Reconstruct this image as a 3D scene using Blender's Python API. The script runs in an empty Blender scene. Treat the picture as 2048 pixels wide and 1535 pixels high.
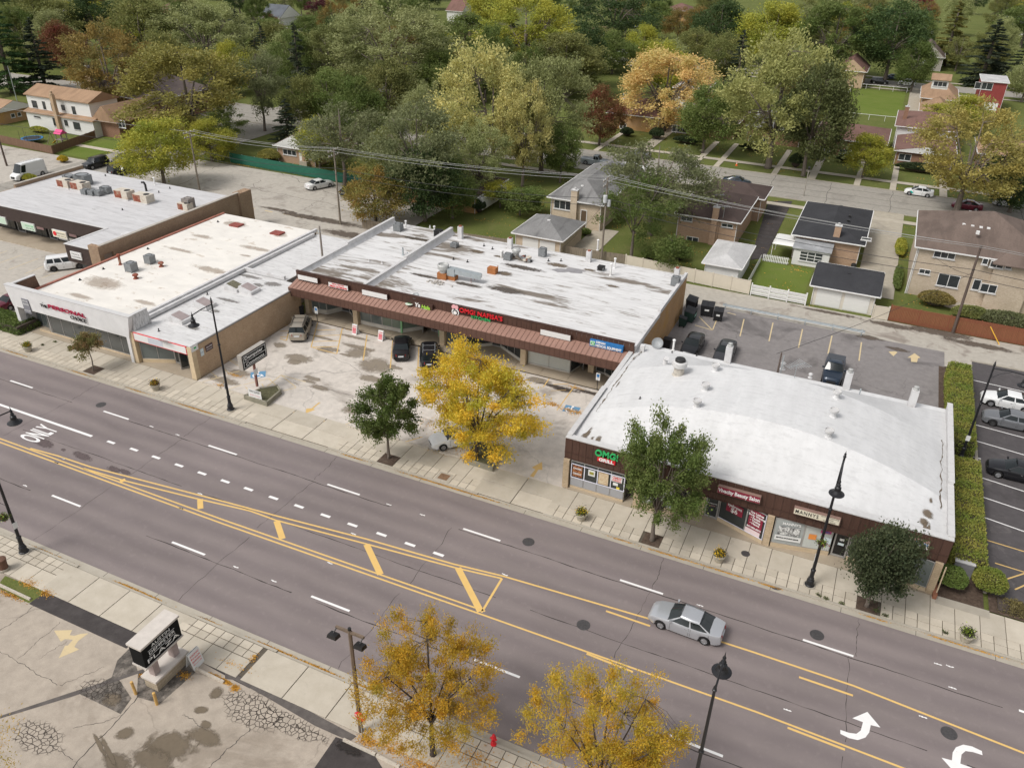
import bpy,bmesh,math,random
import numpy as np
from mathutils import Matrix,Vector
random.seed(7)
scene = bpy.context.scene
COL = scene.collection
R_ = math.radians

# ------------------------------------------------------------------ camera
CF,CPOS,CYAW,CPIT,CROL = 1619.933,(2.327,-2.286,39.612),-0.41977,0.52714,0.02381
PW,PH = 2048.0,1535.0
def _axes():
    cy,sy,cp,sp,cr,sr = math.cos(CYAW),math.sin(CYAW),math.cos(CPIT),math.sin(CPIT),math.cos(CROL),math.sin(CROL)
    F = Vector((sy*cp,cy*cp,-sp)); R = Vector((cy,-sy,0)); U = R.cross(F)
    return cr*R + sr*U,-sr*R + cr*U,F
AR,AU,AF = _axes()
cam_d = bpy.data.cameras.new('camera'); cam = bpy.data.objects.new('camera',cam_d); COL.objects.link(cam)
m = Matrix.Identity(4)
for i in range(3):
    m[i][0],m[i][1],m[i][2],m[i][3] = AR[i],AU[i],-AF[i],CPOS[i]
cam.matrix_world = m
cam_d.sensor_fit = 'HORIZONTAL'; cam_d.sensor_width = 36.0; cam_d.lens = CF/PW*36.0
cam_d.clip_start = 0.5; cam_d.clip_end = 3000.0
scene.camera = cam
scene.render.resolution_x,scene.render.resolution_y = 1024,767

def g(px,py,z=0.0):
    """where the ray of photo pixel (px, py) meets the level z"""
    d = AF + AR*((px-PW/2)/CF) - AU*((py-PH/2)/CF)
    t = (z-CPOS[2])/d.z
    return Vector(CPOS) + d*t
def pix(P):
    d = Vector(P)-Vector(CPOS); z = d.dot(AF)
    return PW/2+CF*d.dot(AR)/z,PH/2-CF*d.dot(AU)/z,z
def hgt(b,ty):
    """height of an upright thing at ground point b whose top shows at photo row ty"""
    lo,hi = 0.0,60.0
    for _ in range(40):
        mid = (lo+hi)/2
        if pix((b[0],b[1],mid))[1] > ty: lo = mid
        else: hi = mid
    return lo

# ------------------------------------------------------------------ world, sun, exposure
SUN_EL,SUN_AZ = 52.0,215.0      # azimuth: compass style, 0 = +y, clockwise
wd = bpy.data.worlds.new('World'); scene.world = wd; wd.use_nodes = True
nt = wd.node_tree; nt.nodes.clear()
sky = nt.nodes.new('ShaderNodeTexSky'); sky.sky_type = 'NISHITA'; sky.sun_disc = False
sky.sun_elevation = R_(SUN_EL); sky.sun_rotation = R_(SUN_AZ)
sky.air_density = 1.0; sky.dust_density = 3.0; sky.ozone_density = 1.0
hs = nt.nodes.new('ShaderNodeHueSaturation'); hs.inputs['Saturation'].default_value = 0.18
bg = nt.nodes.new('ShaderNodeBackground'); bg.inputs[1].default_value = 0.135
wo = nt.nodes.new('ShaderNodeOutputWorld')
nt.links.new(sky.outputs[0],hs.inputs['Color']); nt.links.new(hs.outputs[0],bg.inputs[0]); nt.links.new(bg.outputs[0],wo.inputs[0])
sl = bpy.data.lights.new('sun','SUN'); sl.energy = 1.5; sl.angle = R_(18); sl.color = (1.0,0.965,0.92)
so = bpy.data.objects.new('sun',sl); COL.objects.link(so)
_d = Vector((math.sin(R_(SUN_AZ))*math.cos(R_(SUN_EL)),math.cos(R_(SUN_AZ))*math.cos(R_(SUN_EL)),math.sin(R_(SUN_EL))))
so.rotation_euler = _d.to_track_quat('Z','Y').to_euler(); so.location = (0,20,80)
scene.view_settings.view_transform = 'Standard'; scene.view_settings.look = 'None'
scene.view_settings.exposure = 0.35; scene.view_settings.gamma = 1.0
scene.view_settings.use_curve_mapping = False
scene.render.engine = 'CYCLES'
scene.cycles.use_denoising = True
scene.cycles.max_bounces = 5; scene.cycles.diffuse_bounces = 3; scene.cycles.glossy_bounces = 2
scene.cycles.transmission_bounces = 3; scene.cycles.transparent_max_bounces = 6
scene.cycles.caustics_reflective = False; scene.cycles.caustics_refractive = False
scene.cycles.sample_clamp_indirect = 4.0

# ------------------------------------------------------------------ materials
MATS = {}
class NT:
    """small helper around a material's node tree"""
    def __init__(s,name):
        s.m = bpy.data.materials.new(name); s.m.use_nodes = True
        s.t = s.m.node_tree; s.t.nodes.clear()
        s.out = s.n('ShaderNodeOutputMaterial'); s.b = s.n('ShaderNodeBsdfPrincipled')
        s.l(s.b.outputs[0],s.out.inputs[0]); s.pos = None
    def n(s,t,**k):
        x = s.t.nodes.new(t)
        for a,v in k.items(): setattr(x,a,v)
        return x
    def l(s,a,b): s.t.links.new(a,b)
    def P(s):
        if s.pos is None:
            s.pos = s.n('ShaderNodeNewGeometry').outputs['Position']
        return s.pos
    def mapv(s,sc=(1,1,1),loc=(0,0,0),src=None,rot=(0,0,0)):
        x = s.n('ShaderNodeMapping'); x.inputs['Scale'].default_value = sc; x.inputs['Location'].default_value = loc
        x.inputs['Rotation'].default_value = rot
        s.l(src or s.P(),x.inputs[0]); return x.outputs[0]
    def noise(s,scale=1.0,detail=4,rough=.55,vec=None,dist=0.0):
        x = s.n('ShaderNodeTexNoise'); x.inputs['Scale'].default_value = scale; x.inputs['Detail'].default_value = detail
        x.inputs['Roughness'].default_value = rough; x.inputs['Distortion'].default_value = dist
        s.l(vec or s.P(),x.inputs['Vector']); return x.outputs[0]
    def ramp(s,fac,a,b,c0=(0,0,0,1),c1=(1,1,1,1)):
        x = s.n('ShaderNodeValToRGB'); e = x.color_ramp.elements
        e[0].position,e[1].position = a,b; e[0].color,e[1].color = c0,c1
        s.l(fac,x.inputs[0]); return x.outputs[0]
    def mix(s,fac,a,b,mode='MIX'):
        x = s.n('ShaderNodeMix'); x.data_type = 'RGBA'; x.blend_type = mode
        for v,i in ((fac,0),(a,6),(b,7)):
            if hasattr(v,'links') or hasattr(v,'is_linked'): s.l(v,x.inputs[i])
            else: x.inputs[i].default_value = v if i == 0 else (tuple(v)+(1,))[:4]
        return x.outputs[2]
    def math(s,op,a,b=None,clamp=False):
        x = s.n('ShaderNodeMath'); x.operation = op; x.use_clamp = clamp
        for v,i in ((a,0),(b,1)):
            if v is None: continue
            if hasattr(v,'is_linked'): s.l(v,x.inputs[i])
            else: x.inputs[i].default_value = v
        return x.outputs[0]
    def bump(s,h,strength=.3,dist=.02):
        x = s.n('ShaderNodeBump'); x.inputs['Strength'].default_value = strength; x.inputs['Distance'].default_value = dist
        s.l(h,x.inputs['Height']); s.l(x.outputs[0],s.b.inputs['Normal'])
    def done(s,col,rough=.8,spec=.3,metal=0.0,coat=0.0):
        if hasattr(col,'is_linked'): s.l(col,s.b.inputs['Base Color'])
        else: s.b.inputs['Base Color'].default_value = (tuple(col)+(1,))[:4]
        if hasattr(rough,'is_linked'): s.l(rough,s.b.inputs['Roughness'])
        else: s.b.inputs['Roughness'].default_value = rough
        s.b.inputs['Specular IOR Level'].default_value = spec; s.b.inputs['Metallic'].default_value = metal
        s.b.inputs['Coat Weight'].default_value = coat; s.b.inputs['Coat Roughness'].default_value = .05
        return s.m
def sc3(c,k): return tuple(min(1,x*k) for x in c[:3])
def M(name,col,rough=.75,var=.14,scale=1.3,spec=.3,metal=0.0,coat=0.0,dirt=None,dirt_amt=.5,dirt_scale=.6,stretch=(1,1,1),bump=0.0,fine=9.0):
    """general procedural surface: two octaves of tone, optional dirt blotches"""
    if name in MATS: return MATS[name]
    t = NT(name)
    v = t.mapv(stretch) if stretch != (1,1,1) else t.P()
    a = t.noise(scale,5,.6,v); f = t.noise(scale*fine,2,.5,v)
    c = t.mix(t.ramp(a,.3,.7),sc3(col,1-var),sc3(col,1+var))
    c = t.mix(t.ramp(f,.35,.65),c,t.mix(1.0,c,sc3((1,1,1),1-var*.55),'MULTIPLY'))
    if dirt:
        dn = t.noise(dirt_scale,6,.65,v)
        c = t.mix(t.math('MULTIPLY',t.ramp(dn,.5,.68),dirt_amt),c,dirt)
    if bump: t.bump(f,bump,.01)
    MATS[name] = t.done(c,rough,spec,metal,coat); return MATS[name]
def plain(name,col,rough=.5,spec=.4,metal=0.0,coat=0.0,var=.06):
    """paint, plastic or print: nearly even, with a slight mottling"""
    if name in MATS: return MATS[name]
    t = NT(name); a = t.noise(6.0,3)
    c = t.mix(a,sc3(col,1-var),sc3(col,1+var))
    MATS[name] = t.done(c,rough,spec,metal,coat); return MATS[name]

# ------------------------------------------------------------------ mesh building
ORG = {}
class MB:
    def __init__(s): s.v = []; s.f = []; s.mi = []; s.cur = 0
    def pts(s,ps):
        i = len(s.v); s.v += [tuple(p) for p in ps]; return list(range(i,i+len(ps)))
    def face(s,ps):
        s.f.append(s.pts(ps)); s.mi.append(s.cur); return s
    def idx(s,ids): s.f.append(list(ids)); s.mi.append(s.cur)
    def box(s,x0,x1,y0,y1,z0,z1):
        i = s.pts([(x0,y0,z0),(x1,y0,z0),(x1,y1,z0),(x0,y1,z0),(x0,y0,z1),(x1,y0,z1),(x1,y1,z1),(x0,y1,z1)])
        for q in ((0,3,2,1),(4,5,6,7),(0,1,5,4),(1,2,6,5),(2,3,7,6),(3,0,4,7)): s.idx([i[k] for k in q])
        return s
    def bar(s,p0,p1,w,h,up=(0,0,1)):
        """straight bar of section w x h from p0 to p1"""
        a,b = Vector(p0),Vector(p1); d = (b-a).normalized(); u = Vector(up)
        if abs(d.dot(u)) > .99: u = Vector((0,1,0))
        x = d.cross(u).normalized(); y = x.cross(d).normalized()
        r = [[p+x*(sx*w/2)+y*(sy*h/2) for sx,sy in ((-1,-1),(1,-1),(1,1),(-1,1))] for p in (a,b)]
        return s.loft(r)
    def loft(s,rings,closed=True,caps=True):
        ids = [s.pts(r) for r in rings]; n = len(rings[0])
        for a,b in zip(ids,ids[1:]):
            for k in range(n if closed else n-1):
                s.idx([a[k],a[(k+1) % n],b[(k+1) % n],b[k]])
        if caps and closed:
            s.idx(ids[0][::-1]); s.idx(ids[-1])
        return s
    def tube(s,ps,r,n=6,caps=True):
        ps = [Vector(p) for p in ps]; rs = r if isinstance(r,(list,tuple)) else [r]*len(ps)
        rings = []; prev = None
        for i,p in enumerate(ps):
            d = (ps[min(i+1,len(ps)-1)]-ps[max(i-1,0)])
            d = d.normalized() if d.length > 1e-9 else Vector((0,0,1))
            if prev is None:
                u = Vector((0,0,1)) if abs(d.z) < .9 else Vector((1,0,0)); x = d.cross(u).normalized()
            else:
                x = prev-d*prev.dot(d)
                x = x.normalized() if x.length > 1e-6 else d.orthogonal().normalized()
            prev = x; y = d.cross(x)
            rings.append([p+(x*math.cos(2*math.pi*k/n)+y*math.sin(2*math.pi*k/n))*rs[i] for k in range(n)])
        return s.loft(rings,True,caps)
    def cyl(s,c,r,z0,z1,n=12,r1=None):
        r1 = r if r1 is None else r1
        return s.loft([[(c[0]+rr*math.cos(2*math.pi*k/n),c[1]+rr*math.sin(2*math.pi*k/n),z) for k in range(n)] for rr,z in ((r,z0),(r1,z1))])
    def lathe(s,c,prof,n=14,caps=True):
        return s.loft([[(c[0]+r*math.cos(2*math.pi*k/n),c[1]+r*math.sin(2*math.pi*k/n),c[2]+z) for k in range(n)] for r,z in prof],True,caps)
    def prism(s,poly,z0,z1):
        return s.loft([[(p[0],p[1],z0) for p in poly],[(p[0],p[1],z1) for p in poly]])
    def sheet(s,poly,z):
        return s.face([(p[0],p[1],z) for p in poly])
    def ribbon(s,ps,w,z):
        """flat painted line or crack along ps"""
        ps = [Vector((p[0],p[1],0)) for p in ps]; L = []; Rr = []
        ws = w if isinstance(w,(list,tuple)) else [w]*len(ps)
        for i,p in enumerate(ps):
            d = (ps[min(i+1,len(ps)-1)]-ps[max(i-1,0)]).normalized(); nn = Vector((-d.y,d.x,0))*ws[i]/2
            L.append((p.x+nn.x,p.y+nn.y,z)); Rr.append((p.x-nn.x,p.y-nn.y,z))
        a = s.pts(L); b = s.pts(Rr)
        for i in range(len(ps)-1): s.idx([b[i],b[i+1],a[i+1],a[i]])
        return s
    def mesh(s,name,mats,off=(0,0,0),smooth=False):
        me = bpy.data.meshes.new(name)
        v = s.v if off == (0,0,0) else [(a-off[0],b-off[1],c-off[2]) for a,b,c in s.v]
        me.from_pydata(v,[],s.f)
        for mm in (mats if isinstance(mats,(list,tuple)) else [mats]): me.materials.append(mm)
        if any(s.mi): me.polygons.foreach_set('material_index',s.mi)
        if smooth: me.polygons.foreach_set('use_smooth',[True]*len(me.polygons))
        me.update(); return me
    def build(s,name,mats,parent=None,label=None,cat=None,group=None,kind=None,smooth=False,world=True,loc=None):
        """link as one object. world=True: vertices are in world space"""
        org = (0,0,0)
        if parent is not None and world: org = ORG.get(parent.name,(0,0,0))
        elif parent is None and world and loc is None and s.v:
            xs = [p[0] for p in s.v]; ys = [p[1] for p in s.v]; zs = [p[2] for p in s.v]
            org = ((min(xs)+max(xs))/2,(min(ys)+max(ys))/2,min(zs))
        o = bpy.data.objects.new(name,s.mesh(name,mats,org,smooth)); COL.objects.link(o)
        if parent is not None: o.parent = parent; ORG[o.name] = org
        else: o.location = org; ORG[o.name] = org
        if loc is not None: o.location = loc
        tag(o,label,cat,group,kind); return o
def tag(o,label=None,cat=None,group=None,kind=None):
    if label: o['label'] = label
    if cat: o['category'] = cat
    if group: o['group'] = group
    if kind: o['kind'] = kind
    return o
def thing(name,label,cat,loc=(0,0,0),rz=0.0,group=None):
    o = bpy.data.objects.new(name,None); COL.objects.link(o)
    o.empty_display_size = .3; o.location = loc; o.rotation_euler = (0,0,rz); ORG[o.name] = tuple(loc)
    return tag(o,label,cat,group)
def copy_tree(o,parent=None):
    c = o.copy(); COL.objects.link(c)
    if parent is not None: c.parent = parent
    for ch in list(o.children): copy_tree(ch,c)
    return c
def dup(root,loc,rz=0.0,label=None,group=None,scale=None):
    r = copy_tree(root); r.location = loc; r.rotation_euler = (0,0,rz); ORG[r.name] = tuple(loc)
    if scale: r.scale = scale if isinstance(scale,(tuple,list)) else (scale,)*3
    if label: r['label'] = label
    if group: r['group'] = group
    return r
def inst(me,name,parent,loc,rz=0.0,mat=None,scale=None):
    """a piece that shares mesh data; loc in world space"""
    o = bpy.data.objects.new(name,me); COL.objects.link(o)
    org = ORG.get(parent.name,(0,0,0)) if parent is not None else (0,0,0)
    o.parent = parent; o.location = (loc[0]-org[0],loc[1]-org[1],loc[2]-org[2]); o.rotation_euler = (0,0,rz)
    if scale: o.scale = scale
    return o
_fc = {}
def text_mesh(s,size,mat,bold=0.0,extrude=.02,align='CENTER',shear=0.0,spacing=1.0):
    key = (s,size,bold,extrude,align,shear,spacing)
    if key not in _fc:
        cu = bpy.data.curves.new('lettering','FONT'); cu.body = s; cu.size = size; cu.offset = bold; cu.extrude = extrude
        cu.align_x = align; cu.align_y = 'CENTER'; cu.shear = shear; cu.space_character = spacing; cu.resolution_u = 3
        ob = bpy.data.objects.new('lettering',cu); COL.objects.link(ob)
        bpy.context.view_layer.update()
        me = bpy.data.meshes.new_from_object(ob.evaluated_get(bpy.context.evaluated_depsgraph_get()))
        COL.objects.unlink(ob); bpy.data.objects.remove(ob); bpy.data.curves.remove(cu)
        _fc[key] = me
    me = _fc[key].copy(); me.materials.clear(); me.materials.append(mat); return me
def letter(s,size,mat,parent,loc,rot=(math.pi/2,0,0),name='lettering',fit=None,**k):
    """flat lettering standing on a sign; loc and rot in world space, fit = width in metres"""
    me = text_mesh(s,size,mat,**k); o = bpy.data.objects.new(name,me); COL.objects.link(o)
    org = ORG.get(parent.name,(0,0,0)); o.parent = parent
    o.location = (loc[0]-org[0],loc[1]-org[1],loc[2]-org[2]); o.rotation_euler = rot
    if fit:
        w = max(v.co.x for v in me.vertices)-min(v.co.x for v in me.vertices); o.scale = (fit/w,1,1)
    return o
def jag(a,b,n,amp,rnd=random):
    """irregular line from a to b"""
    a,b = Vector((a[0],a[1],0)),Vector((b[0],b[1],0)); d = b-a; nn = Vector((-d.y,d.x,0)).normalized()
    out = []; o = 0
    for i in range(n+1):
        o = o*.7+rnd.uniform(-amp,amp)
        out.append(a+d*(i/n)+nn*(o if 0 < i < n else 0))
    return out
def blob(c,rx,ry,n=22,rough=.28,rnd=random,rot=0.0):
    """irregular closed outline"""
    ph = [rnd.uniform(0,6.28) for _ in range(5)]; out = []
    for i in range(n):
        a = 2*math.pi*i/n
        k = 1+rough*(.5*math.sin(2*a+ph[0])+.45*math.sin(3*a+ph[1])+.35*math.sin(5*a+ph[2])+.25*math.sin(8*a+ph[3]))+rnd.uniform(-.06,.06)
        x,y = rx*k*math.cos(a),ry*k*math.sin(a)
        out.append((c[0]+x*math.cos(rot)-y*math.sin(rot),c[1]+x*math.sin(rot)+y*math.cos(rot)))
    return out
# ------------------------------------------------------------------ ground materials
def m_road(name,col,bands=True):
    t = NT(name); P = t.P()
    a = t.noise(.35,5,.6,t.mapv((.25,1,1))); f = t.noise(26,2,.6); mid = t.noise(2.2,5,.65)
    c = t.mix(t.ramp(a,.3,.7),sc3(col,.88),sc3(col,1.12))
    if bands:
        sx = t.n('ShaderNodeSeparateXYZ'); t.l(P,sx.inputs[0])
        wob = t.math('MULTIPLY',t.noise(.12,3,.5,t.mapv((1,.1,1))),1.2)
        y = t.math('ADD',sx.outputs[1],wob)
        s = t.math('SINE',t.math('MULTIPLY',t.math('SUBTRACT',y,29.1),2*math.pi/1.75))
        k = t.ramp(t.math('MULTIPLY_ADD',s,.5),0,1)
        c = t.mix(t.math('MULTIPLY',k,.55),c,t.mix(1.0,c,(.74,.73,.76),'MULTIPLY'))
    c = t.mix(t.ramp(f,.3,.7),t.mix(1.0,c,(.8,.8,.8),'MULTIPLY'),c)
    c = t.mix(t.math('MULTIPLY',t.ramp(mid,.55,.75),.25),c,sc3(col,1.35))
    t.bump(f,.35,.01); return t.done(c,.88,.25)
def m_lot(name,col,dark,stain=.45,sc=.22,cracks=True,light=None,crack_col=(.05,.045,.04),thr=.54):
    t = NT(name)
    a = t.noise(sc,6,.62,None,.6); b = t.noise(1.6,5,.6); f = t.noise(24,2,.6)
    c = t.mix(t.ramp(b,.3,.72),sc3(col,.88),sc3(col,1.1))
    c = t.mix(t.math('MULTIPLY',t.ramp(a,thr,thr+.1),stain),c,dark)
    if light:
        c = t.mix(t.math('MULTIPLY',t.ramp(t.noise(.5,6,.75,None,1.5),.58,.7),.5),c,light)
    c = t.mix(t.ramp(f,.3,.7),t.mix(1.0,c,(.84,.84,.84),'MULTIPLY'),c)
    if cracks:
        v = t.n('ShaderNodeTexVoronoi'); v.feature = 'DISTANCE_TO_EDGE'; v.inputs['Scale'].default_value = .17
        wn = t.n('ShaderNodeTexNoise'); wn.inputs['Scale'].default_value = .6; wn.inputs['Detail'].default_value = 5; t.l(t.P(),wn.inputs['Vector']); wv = t.mix(1.0,t.P(),t.mix(1.0,wn.outputs[1],(2.2,2.2,0),'MULTIPLY'),'ADD'); t.l(wv,v.inputs['Vector'])
        c = t.mix(t.math('MULTIPLY',t.ramp(v.outputs[0],.004,.010,(1,1,1,1),(0,0,0,1)),t.math('MULTIPLY',t.ramp(t.noise(.15,2),.45,.6),.3)),c,crack_col)
    t.bump(f,.3,.01); return t.done(c,.9,.22)
def m_slab(name,col,var=.08):
    t = NT(name); oi = t.n('ShaderNodeObjectInfo')
    c = t.mix(oi.outputs['Random'],sc3(col,1-var),sc3(col,1+var))
    c = t.mix(t.ramp(t.noise(.9,6,.65),.35,.7),t.mix(1.0,c,(.86,.85,.83),'MULTIPLY'),c)
    c = t.mix(t.math('MULTIPLY',t.ramp(t.noise(1.7,5,.7,None,1.),.62,.72),.35),c,sc3(col,.55))
    c = t.mix(t.ramp(t.noise(30,2),.3,.7),t.mix(1.0,c,(.9,.9,.9),'MULTIPLY'),c)
    return t.done(c,.88,.22)
def m_grass(name,c0,c1,c2):
    t = NT(name)
    c = t.mix(t.ramp(t.noise(.16,6,.6),.35,.68),c0,c1)
    c = t.mix(t.math('MULTIPLY',t.ramp(t.noise(.5,6,.7),.52,.72),.7),c,c2)
    c = t.mix(t.ramp(t.noise(9,4,.7),.3,.7),t.mix(1.0,c,(.62,.64,.6),'MULTIPLY'),c)
    t.bump(t.noise(14,3),.6,.05); return t.done(c,.95,.1)
def m_decal(name,col,rough=.75,amt=.9,scale=2.2):
    """ragged stain: opaque in the middle, broken up by noise towards its rim"""
    if name in MATS: return MATS[name]
    t = NT(name); at = t.n('ShaderNodeAttribute'); at.attribute_name = 'fade'
    k = t.math('ADD',at.outputs['Fac'],t.math('MULTIPLY',t.math('SUBTRACT',t.noise(scale,6,.7,None,.5),.5),1.7))
    t.l(t.math('MULTIPLY',t.ramp(k,.3,.8),amt),t.b.inputs['Alpha'])
    MATS[name] = t.done(t.mix(t.noise(5,3),sc3(col,.85),sc3(col,1.15)),rough,.3); return MATS[name]
_st = [0]
def stain(c,rx,ry,z,mat,parent,rot=0.0,name='stain',zf=None):
    _st[0] += 1; z += (_st[0] % 19)*.00012; n = 22; v = [(c[0],c[1])]; f = [1.0]; cs,sn = math.cos(rot),math.sin(rot)
    for k,fd in ((.45,.85),(.8,.45),(1.15,0.0)):
        for i in range(n):
            a = 2*math.pi*i/n; x,y = rx*k*math.cos(a),ry*k*math.sin(a); v.append((c[0]+x*cs-y*sn,c[1]+x*sn+y*cs)); f.append(fd)
    m_ = MB(); m_.pts([(x,y,(zf(x,y) if zf else 0)+z) for x,y in v])
    for i in range(n): m_.idx([0,1+i,1+(i+1) % n])
    for r in (0,1):
        for i in range(n):
            a,b = 1+r*n+i,1+r*n+(i+1) % n; m_.idx([a,a+n,b+n,b])
    o = m_.build(name,mat,parent); at = o.data.attributes.new('fade','FLOAT','POINT'); at.data.foreach_set('value',f); return o
ROAD = m_road('road_asphalt',(.240,.202,.193))
SLAB = m_slab('sidewalk_concrete',(.53,.475,.39)); SLAB2 = m_slab('gutter_concrete',(.43,.39,.325),.05)
PAVER = m_slab('paver_concrete',(.55,.49,.40),.10)
JOINT = M('joint_grit',(.11,.092,.07),.95)
LOTN = m_lot('plaza_pavement',(.42,.36,.295),(.2,.16,.12),.5,.2,True)
LOT = m_lot('lot_pavement',(.60,.545,.485),(.17,.14,.11),.55,.2,True)
LOTL = m_lot('rear_lot_pavement',(.47,.43,.375),(.24,.21,.18),.5,.3,True)
ALLEY = m_lot('alley_concrete',(.43,.395,.34),(.15,.11,.09),.55,.3,False,None,(.1,.1,.1),.56)
DARKLOT = m_lot('dark_asphalt',(.24,.22,.212),(.11,.10,.097),.65,.16,True,(.28,.255,.235))
RLOT = m_lot('right_lot_asphalt',(.095,.086,.087),(.055,.05,.05),.4,.3,True,(.2,.18,.17),(.02,.02,.02))
STREET = m_lot('back_street_concrete',(.34,.315,.275),(.19,.17,.15),.5,.15,True,None,(.1,.09,.08),.57)
DRIVE = m_lot('driveway_concrete',(.42,.375,.30),(.27,.24,.2),.5,.2,False)
GRASS = m_grass('lawn',(.125,.150,.040),(.165,.180,.055),(.20,.180,.075))
LAWN2 = m_grass('mown_lawn',(.14,.190,.035),(.175,.215,.05),(.19,.205,.07))
SOIL = M('mulch_soil',(.085,.058,.042),.95,.35,6,dirt=(.16,.12,.09),dirt_scale=2.5)
PATCH = M('asphalt_patch',(.055,.047,.045),.85,.2,1.2,dirt=(.09,.08,.075),dirt_scale=.8)
def m_paint(name,col,under,wear=.35):
    t = NT(name)
    w = t.ramp(t.noise(5,6,.75),.60,.70)
    c = t.mix(t.math('MULTIPLY',w,wear),t.mix(t.noise(2,4),sc3(col,.9),sc3(col,1.06)),under)
    return t.done(c,.7,.3)
WPAINT = m_paint('white_road_paint',(.78,.76,.74),(.2,.18,.18),.4)
YPAINT = m_paint('yellow_road_paint',(.70,.46,.16),(.2,.17,.16),.3)
YFADE = m_paint('faded_yellow_paint',(.60,.40,.15),(.31,.275,.24),.8)
YPALE = m_paint('pale_yellow_paint',(.58,.46,.27),(.31,.275,.24),.7)
BPAINT = m_paint('blue_pavement_paint',(.12,.27,.42),(.3,.27,.24),.5)
CRACK = plain('crack_tar',(.055,.047,.045),.9,.1)
WET = m_decal('damp_stain',(.27,.225,.17),.6,.75,1.4)
WETR = m_decal('damp_road_stain',(.12,.09,.088),.6,.8,4)


# ------------------------------------------------------------------ the setting
gm = MB(); N = 14
gm.sheet([(-900,-400),(700,-400),(700,1500),(-900,1500)],-.03)
gm.build('ground',GRASS,kind='structure')
def area(name,poly,mat,z,kind='structure',parent=None):
    return MB().sheet(poly,z).build(name,mat,parent,kind=kind if parent is None else None)
def rect(x0,x1,y0,y1): return [(x0,y0),(x1,y0),(x1,y1),(x0,y1)]
road = area('road',rect(-260,200,24.1,42.4),ROAD,0.0)
# kerbs and gutters
DW_F = [(-43.6,-34.8),(-20.6,-15.0)]       # lowered kerb on the far side
DW_N = [(-41.6,-31.6),(-24.6,-16.6)]
def kerb(side,y0,s,cuts):
    gut = MB().box(-260,200,min(y0,y0+s*.45),max(y0,y0+s*.45),-.02,.012)
    gut.build('gutter',SLAB2,kind='structure')
    k = MB(); x = -260
    ya,yb = sorted((y0+s*.45,y0+s*.62))
    for a,b in cuts+[(200,200)]:
        k.box(x,a,ya,yb,-.02,.13)
        if b > a: k.box(a,b,ya,yb,-.02,.045)
        x = b
    ko = k.build('kerb',SLAB2,kind='structure')
    j = MB(); xx = -90.0
    while xx < 30:
        w = .03; j.box(xx,xx+w,min(y0,y0+s*.45),max(y0,y0+s*.45),.0,.0145); xx += 4.6
    j.build('gutter_joint',CRACK,ko)
kerb('far',42.4,1,DW_F); kerb('near',24.1,-1,DW_N)

# sidewalks: a bed of joint grit, and every slab and paver laid on it
def slab_mesh(w,d,h,mat,name):
    b = .008; m_ = MB()
    m_.loft([[(-w/2,-d/2,0),(w/2,-d/2,0),(w/2,d/2,0),(-w/2,d/2,0)],
             [(-w/2,-d/2,h-b),(w/2,-d/2,h-b),(w/2,d/2,h-b),(-w/2,d/2,h-b)],
             [(-w/2+b,-d/2+b,h),(w/2-b,-d/2+b,h),(w/2-b,d/2-b,h),(-w/2+b,d/2-b,h)]])
    return m_.mesh(name,mat)
def far_walk():
    bed = MB().box(-260,200,43.02,46.62,-.02,.085).build('sidewalk',JOINT,kind='structure')
    sp,pv = slab_mesh(1.462,2.16,.04,SLAB,'sidewalk_slab'),slab_mesh(.708,.66,.04,PAVER,'paving_square')
    big = slab_mesh(2.945,1.765,.04,SLAB,'sidewalk_slab')
    x = -90.0
    incut = lambda x: any(a-.3 < x < b+.3 for a,b in DW_F)
    pits = [(-62.9,43.7),(-29.3,43.75),(-6.6,43.7),(8.1,43.65)]
    while x < 30:
        xc = x+.75
        if not incut(xc):
            o = inst(sp,'sidewalk_slab',bed,(xc,45.52,.088)); o.location.z += random.uniform(-.004,.004)
            for q in (0,1):
                for r in (0,1):
                    px_,py_ = x+.375+q*.75,43.39+r*.70
                    if any(abs(px_-a) < .72 and abs(py_-b) < .72 for a,b in pits): continue
                    if not -79 < px_ < 20: continue
                    o = inst(pv,'paving_square',bed,(px_,py_,.088)); o.location.z += random.uniform(-.003,.004)
        x += 1.5
    for a,b in DW_F:
        n = max(1,round((b-a+.6)/3)); w = (b-a+1.2)/n
        for i in range(n):
            for r in (0,1):
                inst(big,'sidewalk_slab',bed,(a-.6+w*(i+.5),43.92+r*1.8,.086),0,None,(w/3.0,1,1))
    # plain continuation outside the frame
    MB().box(-260,-90.01,43.05,46.6,.08,.127).box(30.01,200,43.05,46.6,.08,.127).build('sidewalk_slab',SLAB,bed)
    return bed,pits
SWF,PITS = far_walk()
def near_walk():
    bed = MB().box(-260,200,20.9,23.48,-.02,.085).build('sidewalk',JOINT,kind='structure')
    sp,pv = slab_mesh(1.462,1.37,.04,SLAB,'sidewalk_slab'),slab_mesh(.708,.515,.04,PAVER,'paving_square')
    big = slab_mesh(2.945,2.51,.04,SLAB,'sidewalk_slab')
    x = -63.0
    incut = lambda x: any(a-.3 < x < b+.3 for a,b in DW_N)
    while x < 12:
        xc = x+.75
        if not incut(xc):
            inst(sp,'sidewalk_slab',bed,(xc,21.62,.088))
            for q in (0,1):
                for r in (0,1):
                    if -50 < x < 8: inst(pv,'paving_square',bed,(x+.375+q*.75,22.62+r*.56,.088))
        x += 1.5
    for a,b in DW_N:
        n = max(1,round((b-a+.6)/3)); w = (b-a+1.2)/n
        for i in range(n): inst(big,'sidewalk_slab',bed,(a-.6+w*(i+.5),22.19,.086),0,None,(w/3.0,1,1))
    MB().box(-260,-63.01,20.95,23.45,.08,.127).box(12.01,200,20.95,23.45,.08,.127).build('sidewalk_slab',SLAB,bed)
    return bed
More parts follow.
